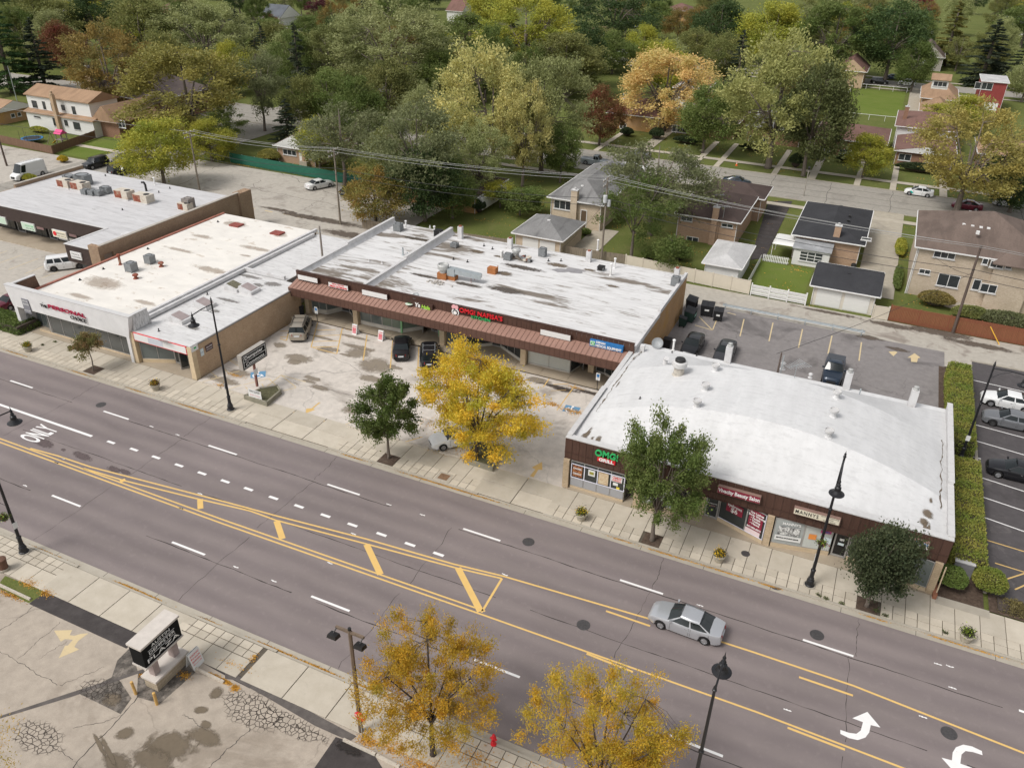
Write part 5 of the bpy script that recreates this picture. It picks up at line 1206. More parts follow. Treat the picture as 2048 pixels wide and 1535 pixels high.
pack_unit(251,396,'rust fronted cream rooftop unit beside the black bent flue',2.4,1.4,1.15); pack_unit(289,404,'rust fronted cream rooftop unit in the middle of the corner roof',2.5,1.4,1.15); pack_unit(372,420,'small rusty rooftop unit against the brick parapet',1.7,1.1,1.0)
cond_unit(g(168,368,ZL_),'big pale grey twin unit at the back of the corner roof',(2.2,1.4,1.4),None,'condensers on the corner roof'); cond_unit(g(141,364,ZL_),'low grey green unit beside the big pale twin unit',(1.6,1.1,1.0),None,'condensers on the corner roof')
for i,p in enumerate(((172,388),(186,390),(199,391),(213,386))): cond_unit(g(*p,ZL_),('first','second','third','largest')[i]+' grey condenser in the row on a dark timber skid',(.9 if i < 3 else 1.4,.9,.7 if i < 3 else .9),None,'condensers on the corner roof')
cond_unit(g(379,418,ZL_),'tall grey brown condenser against the brick parapet of the corner roof',(1.2,1.2,1.5),M('grey_brown_metal',(.26,.23,.21),.6),'condensers on the corner roof')
pipe_vent(310,370,ZL_,1.0,.1,WTRIM,lr); c = g(293,382,ZL_); MB().tube([(c.x,c.y,ZL_),(c.x,c.y,ZL_+.9),(c.x-.2,c.y,ZL_+1.2),(c.x-.6,c.y,ZL_+1.15)],.15,8).build('bent_flue',BLACKM,lr)
c = g(257,470,ZL_); MB().box(c.x-.7,c.x+.7,c.y-.5,c.y+.5,ZL_,ZL_+.2).build('roof_hatch',PARAP,lr)
for p in ((340,377),(318,385),(211,352),(245,420)):
    c = g(*p,ZL_); MB().lathe((c.x,c.y,ZL_),[(.15,0),(.07,.05),(.07,.25),(.01,.27)],8).build('vent_pipe',BLACKM,lr)
# ------------------------------------------------------------------ houses
def m_shingle(name,c,dark=.35):
    if name in MATS: return MATS[name]
    t = NT(name); a = t.noise(.35,5,.6); f = t.noise(5,3,.7,t.mapv((1,1,3))); st = t.noise(.6,5,.65,t.mapv((1.6,.3,.3)))
    k = t.mix(t.ramp(a,.3,.7),sc3(c,.85),sc3(c,1.15)); k = t.mix(t.ramp(f,.3,.7),t.mix(1.0,k,(.8,.8,.8),'MULTIPLY'),k)
    k = t.mix(t.math('MULTIPLY',t.ramp(st,.48,.62),dark),k,sc3(c,.45)); t.bump(f,.4,.02); MATS[name] = t.done(k,.92,.15); return MATS[name]
SH_GREY = m_shingle('grey_shingle',(.24,.235,.23),.6); SH_BLK = m_shingle('charcoal_shingle',(.05,.05,.054),.1); SH_BRN = m_shingle('brown_shingle',(.165,.125,.105),.35); SH_DBR = m_shingle('dark_brown_shingle',(.085,.062,.055),.2)
SH_TAN = m_shingle('tan_shingle',(.36,.235,.15),.3); SH_RED = m_shingle('red_brown_shingle',(.20,.115,.095),.25); SH_WHT = m_shingle('white_roof_felt',(.52,.51,.5),.15); SH_GB = m_shingle('blue_grey_shingle',(.13,.14,.155),.2); SH_PUR = m_shingle('mauve_brown_shingle',(.175,.14,.13),.3)
SIDING = M('white_siding',(.66,.65,.62),.7,.05,1,stretch=(.3,.3,6)); GSID = M('grey_siding',(.36,.33,.29),.75,.06,1,stretch=(.3,.3,6))
GDOOR = M('white_garage_door',(.68,.67,.64),.6,.04,1,stretch=(.2,.2,5)); DKTRIM = plain('dark_trim',(.06,.05,.045),.6)
def roof_geo(m_,kind,x0,x1,y0,y1,z,rise,ov,ridge,th=.16):
    """solid roof: sloped planes, eaves fascia and soffit"""
    a,b,c,d = x0-ov,x1+ov,y0-ov,y1+ov
    B = [(a,c,z-th),(b,c,z-th),(b,d,z-th),(a,d,z-th)]; T = [(p[0],p[1],z) for p in B]
    for i in range(4):
        j = (i+1) % 4; m_.face([B[i],B[j],T[j],T[i]])
    m_.face(B[::-1]); xm,ym = (a+b)/2,(c+d)/2
    if kind == 'flat': m_.face(T)
    elif kind == 'hip':
        if ridge == 'y':
            ins = min((b-a)/2,(d-c)/2-.05); r0,r1 = (xm,c+ins,z+rise),(xm,d-ins,z+rise)
            m_.face([T[0],T[1],r0]); m_.face([T[1],T[2],r1,r0]); m_.face([T[2],T[3],r1]); m_.face([T[3],T[0],r0,r1])
        else:
            ins = min((d-c)/2,(b-a)/2-.05); r0,r1 = (a+ins,ym,z+rise),(b-ins,ym,z+rise)
            m_.face([T[0],T[1],r1,r0]); m_.face([T[1],T[2],r1]); m_.face([T[2],T[3],r0,r1]); m_.face([T[3],T[0],r0])
    elif kind == 'gable':
        if ridge == 'y':
            r0,r1 = (xm,c,z+rise),(xm,d,z+rise); m_.face([T[1],T[2],r1,r0]); m_.face([T[3],T[0],r0,r1]); m_.face([T[0],T[1],r0]); m_.face([T[2],T[3],r1])
        else:
            r0,r1 = (a,ym,z+rise),(b,ym,z+rise); m_.face([T[0],T[1],r1,r0]); m_.face([T[2],T[3],r0,r1]); m_.face([T[1],T[2],r1]); m_.face([T[3],T[0],r0])
    elif kind == 'shed':
        U = [(p[0],p[1],z+(rise if p[1] > ym else 0)) for p in B]; m_.face(U); m_.face([T[1],T[2],U[2]]); m_.face([T[3],T[0],U[3]]); m_.face([T[2],T[3],U[3],U[2]])
def pane_win(parent,side,P,x0,x1,y0,y1,n=1,sill=True,frame=None,glass=None,name='window',rows=1):
    """window on a wall: P = plane coordinate; u range x0..x1, z range y0..y1"""
    s = 1 if side in 'SW' else -1; f = MB(); w = .07
    def bx(u0,u1,z0,z1,d0,d1,m_):
        lo,hi = sorted((P-s*d0,P-s*d1))
        (m_.box(u0,u1,lo,hi,z0,z1) if side in 'SN' else m_.box(lo,hi,u0,u1,z0,z1))
    for i in range(n+1):
        u = x0+(x1-x0)*i/n; bx(u-w/2,u+w/2,y0,y1,-.02,.06,f)
    for z in (y0,y1) if rows == 1 else [y0+(y1-y0)*k/rows for k in range(rows+1)]: bx(x0-w/2,x1+w/2,z-w/2,z+w/2,-.02,.055,f)
    fo = f.build(name,frame or WTRIM,parent)
    for i in range(n):
        p = MB(); bx(x0+(x1-x0)*i/n+w/2,x0+(x1-x0)*(i+1)/n-w/2,y0+w/2,y1-w/2,-.01,.02,p); p.build('pane',glass or HGLASS,fo)
    if sill:
        p = MB(); bx(x0-.12,x1+.12,y0-.14,y0-.05,-.01,.12,p); p.build('sill',COPING,fo)
    return fo
def house(name,label,x0,x1,y0,y1,h,rise,kind,ridge,wall,roof,ov=.45,wins=(),chim=(),doors=(),cat='house',trim=None,gable=None,gutter=True):
    t = thing(name,label,cat,((x0+x1)/2,y0,0)); MB().box(x0,x1,y0,y1,-.05,h).build('wall',wall,t)
    if kind == 'gable' and gable:
        m_ = MB()
        if ridge == 'y':
            for yy,s in ((y0-.03,1),(y1+.03,-1)): m_.loft([[(x0,yy,h),(x1,yy,h),((x0+x1)/2,yy,h+rise*.93)],[(x0,yy+.06*s,h),(x1,yy+.06*s,h),((x0+x1)/2,yy+.06*s,h+rise*.93)]])
        else:
            for xx,s in ((x0-.03,1),(x1+.03,-1)): m_.loft([[(xx,y0,h),(xx,y1,h),(xx,(y0+y1)/2,h+rise*.93)],[(xx+.06*s,y0,h),(xx+.06*s,y1,h),(xx+.06*s,(y0+y1)/2,h+rise*.93)]])
        ov_g = .28
    m_ = MB()
    a,b,c,d = x0,x1,y0,y1
    roof_geo(m_,kind,a,b,c,d,h+.17,rise,ov,ridge); ro_ = m_.build('roof',roof,t)
    if kind == 'gable':
        # gable faces shown as their own boards
        gm_ = gable or wall
        gb = MB(); zz = h+.18
        if ridge == 'y':
            for yy in (y0-ov-.012,y1+ov+.012): gb.face([(x0-ov+.25,yy,zz),(x1+ov-.25,yy,zz),((x0+x1)/2,yy,zz+rise*(1-.25/((x1-x0)/2+ov)))])
        else:
            for xx in (x0-ov-.012,x1+ov+.012): gb.face([(xx,y0-ov+.25,zz),(xx,y1+ov-.25,zz),(xx,(y0+y1)/2,zz+rise*(1-.25/((y1-y0)/2+ov)))])
        gb.build('gable_board',gm_,t)
    tr = MB(); e = .04
    tr.box(x0-ov-e,x1+ov+e,y0-ov-.1,y0-ov-.005,h+.02,h+.16).box(x0-ov-e,x1+ov+e,y1+ov+.005,y1+ov+.1,h+.02,h+.16).box(x0-ov-.1,x0-ov-.005,y0-ov,y1+ov,h+.02,h+.158).box(x1+ov+.005,x1+ov+.1,y0-ov,y1+ov,h+.02,h+.158)
    tr.build('eaves_trim',trim or WTRIM,t)
    for xx in (x0+.08,x1-.08): MB().tube([(xx,y0-.06,0),(xx,y0-.06,h-.1),(xx,y0-ov,h+.05)],.045,6).build('downpipe',trim or WTRIM,t)
    for w in wins:
        side,p0,p1,p2,p3,n = w[:6]; gl = w[6] if len(w) > 6 else None; P = {'S': y0,'N': y1,'E': x1,'W': x0}[side]
        if side == 'S': A,B = gy(p0,p1,y0),gy(p2,p3,y0); u0,u1 = A.x,B.x
        elif side in 'EW': A,B = gx(p0,p1,P),gx(p2,p3,P); u0,u1 = sorted((A.y,B.y))
        pane_win(t,side,P,u0,u1,min(A.z,B.z),max(A.z,B.z),n,True,None,gl)
    for w in doors:
        p0,p1,p2,p3,mt = w; A,B = gy(p0,p1,y0),gy(p2,p3,y0); z1 = max(A.z,B.z)
        o = MB().box(A.x,B.x,y0-.05,y0+.02,.02,z1).build('door',mt,t); MB().box(A.x-.09,A.x-.005,y0-.07,y0,.02,z1+.08).box(B.x+.005,B.x+.09,y0-.07,y0,.02,z1+.08).box(A.x-.005,B.x+.005,y0-.068,y0,z1+.003,z1+.08).build('door_frame',trim or WTRIM,o)
    for cx,cy,w,z1,mt in chim:
        o = MB().box(cx-w/2,cx+w/2,cy-w*.4,cy+w*.4,0 if cy < y0+.2 else h,z1).build('chimney',mt,ro_); MB().box(cx-w/2-.06,cx+w/2+.06,cy-w*.4-.06,cy+w*.4+.06,z1,z1+.12).lathe((cx,cy,z1+.12),[(.14,0),(.14,.25),(.18,.27),(.02,.33)],8).build('chimney_cap',COPING,o)
    return t,ro_
def roof_vents(ro_,pts,z,mt=None):
    for p in pts:
        c = g(p[0],p[1],z); MB().box(c.x-.18,c.x+.18,c.y-.18,c.y+.18,z-.25,z+.12).build('roof_vent',mt or WTRIM,ro_)
def garage_doors(t,y,spans,h):
    for a,b in spans:
        o = MB()
        for k in range(5): o.box(a,b,y-.05,y+.01,.06+k*(h-.06)/5+.01,.06+(k+1)*(h-.06)/5)
        o.build('garage_door',GDOOR,t)
# along the alley
t,r = house('ranch_house','cream brick house with a grey hipped roof and front chimney',-40.2,-32.4,105.4,125.2,3.85,2.1,'hip','y',BRICK_C,SH_GREY,.45,[('S',1109,399,1142,421,3)],[(gy(1148,430,105.3).x,105.2,.95,5.5,BRICK_C)],[(1163,420,1172,441,plain('barred_door',(.12,.08,.05)))])
roof_vents(r,((1165,372),(1168,361),(1182,350)),5.4)
t,r = house('detached_garage','cream brick double garage with a mottled grey hipped roof',-40.1,-33.5,92.7,100.6,2.45,1.55,'hip','y',BRICK_C,SH_GREY,.4,cat='garage'); garage_doors(t,92.7,((-39.0,-36.7),(-36.5,-34.3)),2.1); roof_vents(r,((1098,441),),3.9)
t,r = house('raised_ranch_house','rose brick raised house with dark brown roof and roof aerials',-21.9,-13.6,107.9,120.4,3.55,1.45,'hip','y',BRICK_P,SH_DBR,.45,[('S',1363,432,1384,443,2),('S',1444,446,1465,456,2),('S',1374,472,1396,484,2)],[(gy(1430,440,107.9).x,107.75,.8,5.3,BRICK_P)])
MB().box(-17.2,-16.1,107.72,107.9,0,3.6).build('chimney_breast',BRICK_P,t)
t,r = house('house_wing','low dark roofed rear wing beside the raised brick house',-21.0,-12.6,120.9,127.5,3.4,1.1,'hip','x',BRICK_P,SH_DBR,.45,cat='house')
house('white_garage','white garage with a pale low roof behind the vinyl fence',-14.7,-10.5,93.9,102.4,2.45,.75,'hip','y',SIDING,SH_WHT,.35,cat='garage')
t,r = house('bungalow','brick bungalow with charcoal shingles and white sunroom',-5.9,2.4,107.9,123.2,3.15,1.35,'hip','y',BRICK_P,SH_BLK,.45,[('S',1724,474,1742,481,1)],[(gy(1674,468,108.6).x,108.6,.8,5.0,BRICK_P)])
roof_vents(r,((1683,413),(1680,421),(1678,428),(1677,435),(1700,432),(1668,439),(1697,441)),4.3,BLACKM)
t2 = thing('sunroom','white sunroom with a grey metal roof on the charcoal roofed bungalow','sunroom',(-3.3,105.4,0))
MB().box(-5.55,-1.0,105.45,107.85,0,2.2).build('wall',SIDING,t2); m_ = MB(); roof_geo(m_,'shed',-5.6,-1.0,105.4,107.7,2.3,.55,.15,'x',.08); m_.build('roof',M('weathered_tin',(.33,.335,.34),.5,.12,1,metal=.2,dirt=(.5,.5,.5),dirt_scale=1.),t2)
A,B = gy(1601,505,105.45),gy(1643,524,105.45); pane_win(t2,'S',105.45,A.x,B.x,.7,1.95,3,True,None,None,'window',3)
t,r = house('double_garage','white double garage with charcoal gable roof beside the alley',-1.6,5.3,93.1,100.6,2.35,1.25,'gable','x',M('cream_siding',(.62,.57,.49),.75,.05,1,stretch=(.3,.3,6)),SH_BLK,.4,cat='garage',gable=SIDING); garage_doors(t,93.1,((-1.1,1.65),(2.0,4.75)),2.1); roof_vents(r,((1699,548),),3.4,BLACKM)
t,r = house('two_storey_house','large pale brick two-storey house with brown pyramid roof beside the red fence',8.7,23.5,102.0,116.6,5.95,3.3,'hip','x',BRICK_CC,SH_BRN,.4,
    [('S',1871,497,1908,519,3),('S',1840,537,1859,549,2),('S',1879,546,1914,576,2),('S',1983,520,2005,535,2),('S',1964,566,1990,586,2),('S',1949,558,1957,580,1),('S',1998,566,2006,588,1)])
roof_vents(r,((1928,449),(1945,452),(1962,455),(1977,457),(1941,424),(1956,464)),8.1)
MB().box(17.0,21.0,101.45,101.99,0,5.6).build('bay',BRICK_CC,t); A,B = gy(1983,520,101.45),gy(2005,535,101.45)
m_ = MB(); roof_geo(m_,'hip',16.9,21.1,101.1,103.0,5.75,1.1,.25,'x',.1); m_.build('bay_roof',SH_BRN,t)
for (p0,p1,p2,p3,n) in ((1983,521,2005,537,2),(1964,566,1990,587,2),(1967,516,1974,529,1),(2013,527,2022,538,1)):
    A,B = gy(p0,p1,101.45),gy(p2,p3,101.45); pane_win(t,'S',101.45,A.x,B.x,B.z,A.z,n)
MB().tube([(8.62,101.95,0),(8.62,101.95,6)],.06,8).build('downpipe',WTRIM,t)
# left side of the block
t,r = house('gable_cottage','tan brick cottage with a white front gable and tall chimney',-96.4,-88.2,113.4,125.5,2.75,2.3,'gable','y',BRICK_P,SH_BRN,.5,[('S',566,298,593,312,3),('S',617,303,624,319,1)],[(gy(608,300,113).x,113.0,.8,6.4,BRICK_P)],[(599,306,605,322,WTRIM)],gable=SIDING)
MB().box(-91.0,-89.4,112.4,113.35,0,.9).build('step',DRIVE,t)
t,r = house('flat_roof_house','low tan brick house with a dark brown roof and white porch windows',-63.5,-51.8,103.9,114.5,2.45,.9,'hip','x',BRICK_O,SH_DBR,.4)
MB().box(-51.6,-50.9,104.5,113,.5,2.3).build('porch_window',WTRIM,t)
wh = thing('white_two_storey_house','white two-storey house with tan roof and front pipe chimney','house',(-146.8,109.7,0))
MB().box(-155.9,-137.4,109.7,118.2,0,3.0).build('wall',SIDING,wh); MB().box(-155.9,-138.6,110.7,117.4,3.2,6.1).build('upper_wall',SIDING,wh)
m_ = MB(); roof_geo(m_,'shed',-155.9,-137.4,109.7,111.2,3.15,.75,.35,'x',.12); m_.build('lower_roof',SH_TAN,wh); m_ = MB(); roof_geo(m_,'gable',-155.9,-138.6,110.7,117.4,6.3,1.5,.35,'x'); m_.build('roof',SH_TAN,wh)
m_ = MB(); roof_geo(m_,'gable',-138.4,-132.5,111.0,121,3.2,2.8,.4,'y'); m_.build('porch_roof',SH_TAN,wh); MB().box(-138.3,-132.6,111.4,120.8,0,3.1).build('porch_wall',BRICK_R,wh)
for p in ((63,201,76,216),(84,203,93,219),(101,206,107,222),(122,210,131,221),(143,213,153,229)):
    A,B = gy(p[0],p[1],110.7),gy(p[2],p[3],110.7); pane_win(wh,'S',110.7,A.x,B.x,B.z,A.z,1,True,DKTRIM)
for p in ((68,232,81,236),(105,236,114,252),(128,240,137,252),(146,244,162,260)):
    A,B = gy(p[0],p[1],109.7),gy(p[2],p[3],109.7); pane_win(wh,'S',109.7,A.x,B.x,B.z,A.z,1 if p[0] != 68 else 2,True,DKTRIM)
for p in ((236,240,252,256),(191,250,199,262)):
    A,B = gy(p[0],p[1],111.4),gy(p[2],p[3],111.4); pane_win(wh,'S',111.4,A.x,B.x,max(.6,B.z),max(1.6,A.z),2 if p[0] > 200 else 1)
c = gy(119,250,109.4); MB().box(c.x-.4,c.x+.4,109.0,109.65,0,7.2).lathe((c.x,109.3,7.2),[(.42,0),(.42,.2),(.25,.25),(.25,.7),(.02,.72)],10).build('chimney',BRICK_T,wh)
t,r = house('hipped_house','big hipped house with mauve brown shingles behind the white two-storey house',-156,-136,124,140,4.6,4.6,'hip','x',BRICK_R,SH_PUR,.5,[],[(-153.4,124.4,1.7,9.8,BRICK_T)])
t,r = house('brick_garage','brick garage with white gable front at the end of the yard',-172,-162.2,107.5,116.0,2.4,1.7,'gable','x',BRICK_O,SH_TAN,.4,cat='garage',gable=SIDING)
for p in ((20,226,31,236),(33,222,43,232)):
    A,B = gx(p[0],p[1],-162.2),gx(p[2],p[3],-162.2); pane_win(t,'E',-162.2,min(A.y,B.y),max(A.y,B.y),.95,1.7,1)
# across the back street
t,r = house('grey_roof_bungalow','brick bungalow with grey hipped roof behind the two tall street trees',-24.0,-13.5,171.5,186,3.0,1.9,'hip','y',BRICK_R,SH_GREY,.5,[('S',1499,271,1535,289,4)],[])
house('brick_bungalow','red brown brick bungalow half hidden by the dark street tree',-10.5,2.2,169.0,183,2.9,1.7,'hip','x',BRICK_R,SH_RED,.45,[('S',1640,293,1659,306,2),('S',1680,298,1702,309,2)])
t,r = house('gabled_bungalow','brick bungalow with white gable front and brown roof by the clipped hedge',4.4,14.2,167.2,180,2.5,1.2,'gable','y',BRICK_R,SH_RED,.45,[('S',1799,307,1820,322,2),('S',1853,316,1877,327,3)],gable=SIDING); roof_vents(r,((1833,276),(1833,284),(1833,291)),3.4,BLACKM)
t,r = house('split_level_house','taller rear house with brown hipped roof behind the gabled bungalow',3.6,14.6,181,197,4.2,1.8,'hip','x',SIDING,SH_RED,.45,[],[(4.6,186,.8,7.2,BRICK_R)])
house('tan_brick_bungalow','tan brick bungalow with red brown roof behind the red maple',-53,-41.8,169,184,3.0,2.2,'hip','x',BRICK_O,SH_RED,.45,[('S',1240,246,1252,258,2)])
house('brown_roof_bungalow','brick bungalow with brown roof behind the peach coloured tree',-38.6,-26.5,171,185,2.9,1.9,'hip','x',BRICK_R,SH_BRN,.45,[('S',1345,250,1374,266,3)])
house('edge_bungalow','bungalow with pale roof behind the yellow tree by the end of the street',18.5,29.5,171,184,2.9,1.7,'hip','x',BRICK_R,SH_TAN,.45,[])
house('white_gable_house','white gabled house behind the red maple',-46,-39,196,207,4.6,2.6,'gable','y',SIDING,SH_RED,.4,[('S',1247,188,1252,198,1)],gable=SIDING)
# between the two back streets
def hpx(name,label,bl,br,depth,ty_eave,rise,kind,ridge,wall,roof,**k):
    a,b = g(*bl),g(*br); y0 = (a.y+b.y)/2; h = hgt((a.x,y0,0),ty_eave); x0,x1 = a.x,b.x
    return house(name,label,x0,x1,y0,y0+depth,h,rise,kind,ridge,wall,roof,**k)
t,r = hpx('tall_bungalow','tan brick bungalow with tan hipped roof and a small dormer',(1838,222),(1906,226),16,196,3.2,'hip','y',BRICK_O,SH_TAN,ov=.5)
c = g(1880,170,7.5); m_ = MB(); roof_geo(m_,'shed',c.x-1.8,c.x+1.8,c.y-.2,c.y+2.2,8.6,1.0,.3,'x',.1); m_.build('dormer_roof',SH_TAN,t); MB().box(c.x-1.7,c.x+1.7,c.y-.1,c.y+2,6.6,8.5).build('dormer',SIDING,t); pane_win(t,'S',c.y-.1,c.x-1.4,c.x+1.4,7.2,8.2,3)
t,r = hpx('tan_garage','garage with tan hipped roof and wide white door in front of the tall bungalow',(1836,243),(1900,249),9,222,2.4,'hip','y',BRICK_O,SH_TAN,ov=.4,cat='garage'); o_ = t.location; garage_doors(t,o_.y,((o_.x-3.2,o_.x+3.2),),2.3)
t,r = hpx('red_brick_house','dark red painted brick house with white flat roof and ladder',(1948,222),(1998,226),11,163,.05,'flat','y',BRICK_D,SH_WHT,ov=.25,trim=WTRIM,wins=[('S',1952,164,1983,180,3)],doors=[(1970,205,1992,220,GDOOR)])
t,r = hpx('cross_gable_house','house with brown cross gabled roof and white bargeboards',(1668,172),(1722,178),12,140,3.0,'gable','y',BRICK_T,SH_RED,ov=.6,gable=BRICK_T)
t,r = hpx('grey_cottage','grey sided cottage with a steep front gable and attic window',(1818,138),(1880,143),12,112,4.0,'gable','y',GSID,SH_BRN,ov=.4,gable=GSID,wins=[('S',1826,119,1838,130,2),('S',1857,122,1868,133,2),('S',1843,99,1852,107,2)],doors=[(1847,120,1853,135,WTRIM)])
t,r = hpx('tan_ranch','tan brick house beneath the big dark trunked tree',(1158,85),(1215,88),14,66,2.0,'hip','x',BRICK_O,SH_TAN,ov=.5,wins=[('S',1190,62,1205,68,2)])
hpx('blue_roof_house','brick house with blue grey roof and bay window at the far trees',(905,70),(945,70),12,45,1.6,'hip','x',BRICK_R,SH_GB,ov=.6,wins=[('S',918,48,930,58,2)])
hpx('red_chimney_house','white house with a red brown roof and brick chimney far beyond the trees',(888,48),(930,48),12,22,4.0,'gable','x',SIDING,SH_RED,ov=.4)
hpx('white_dormer_house','white gabled house with a dark roof far up the leafy block',(512,52),(572,52),12,34,4.0,'gable','x',SIDING,SH_GB,ov=.4)
hpx('far_brick_house','far brick house with red brown roof among the top trees',(318,34),(362,36),12,18,3.5,'hip','x',BRICK_R,SH_RED,ov=.4)
hpx('far_tan_house','far tan brick house beyond the street light',(1325,42),(1380,46),12,20,2.5,'hip','x',BRICK_O,SH_RED,ov=.4)
hpx('far_white_house','far white house with grey roof at the edge of the treetops',(2005,70),(2060,72),12,52,3,'gable','x',SIDING,SH_GB,ov=.4)
hpx('far_cream_house','far cream house beside the second street',(1825,78),(1860,80),10,66,2.5,'hip','x',SIDING,SH_WHT,ov=.4)
hpx('grey_shed_house','grey roofed house peeping between the yellow trees',(1410,122),(1455,126),12,110,1.8,'hip','x',SIDING,SH_GB,ov=.4)
# ------------------------------------------------------------------ vehicles
TYRE = plain('tyre_rubber',(.022,.021,.021),.85,.2); RIM = M('alloy_rim',(.42,.42,.43),.35,.08,9,metal=.6); RIMD = plain('dark_rim',(.05,.05,.05),.4,.4); CARGL = plain('car_glass',(.012,.016,.017),.04,.4)
HEADL = plain('headlamp_lens',(.62,.62,.6),.12,.6); TAILL = plain('tail_lamp_lens',(.30,.015,.015),.2,.6); PLATE = plain('licence_plate',(.6,.62,.64),.4); CHROME = plain('chrome_trim',(.6,.6,.6),.2,.5,.8); TRIMB = plain('black_trim',(.025,.025,.025),.5)
def paint(name,col,metal=.35,rough=.28):
    key = 'paint_'+name
    if key not in MATS: plain(key,col,rough,.4,metal,.35,.03)
    return MATS[key]
SHAPES = {
 'sedan': dict(L=4.75,W=1.83,top=[(-1,.62),(-.97,.98),(-.7,1.05),(-.5,1.02),(.25,1.0),(.45,.98),(.8,.86),(.95,.72),(1,.55)],cab=(.50,.13,-.38,-.80,.98,1.45,1.40),wb=.585,wr=.325,nw=2),
 'hatch': dict(L=4.5,W=1.76,top=[(-1,.6),(-.97,1.05),(-.8,1.08),(-.5,1.02),(.3,1.0),(.5,.95),(.85,.82),(.96,.68),(1,.52)],cab=(.56,.12,-.4,-.93,.98,1.49,1.44),wb=.6,wr=.32,nw=2),
 'suv': dict(L=4.75,W=1.92,top=[(-1,.7),(-.985,1.12),(-.6,1.14),(.3,1.12),(.5,1.1),(.88,1.02),(.97,.85),(1,.6)],cab=(.46,.22,-.86,-.965,1.1,1.72,1.68),wb=.59,wr=.37,nw=3),
 'minivan': dict(L=5.1,W=1.97,top=[(-1,.62),(-.985,1.12),(-.6,1.12),(.3,1.08),(.55,1.02),(.88,.88),(.97,.72),(1,.52)],cab=(.62,.28,-.86,-.965,1.06,1.74,1.7),wb=.6,wr=.34,nw=3),
 'van': dict(L=5.8,W=2.06,top=[(-1,.7),(-.99,1.2),(-.6,1.22),(.4,1.22),(.7,1.2),(.93,1.0),(.98,.85),(1,.6)],cab=(.74,.5,-.955,-.98,1.18,2.5,2.48),wb=.62,wr=.36,nw=1),
 'pickup': dict(L=5.4,W=1.95,top=[(-1,.7),(-.99,1.12),(-.5,1.12),(.3,1.12),(.5,1.1),(.9,1.02),(.97,.85),(1,.6)],cab=(.42,.2,-.1,-.16,1.1,1.75,1.73),wb=.61,wr=.37,nw=2)}
def lerp_tab(tab,x):
    for (a,za),(b,zb) in zip(tab,tab[1:]):
        if x <= b: return za+(zb-za)*max(0,(x-a))/(b-a)
    return tab[-1][1]
CARS = {}
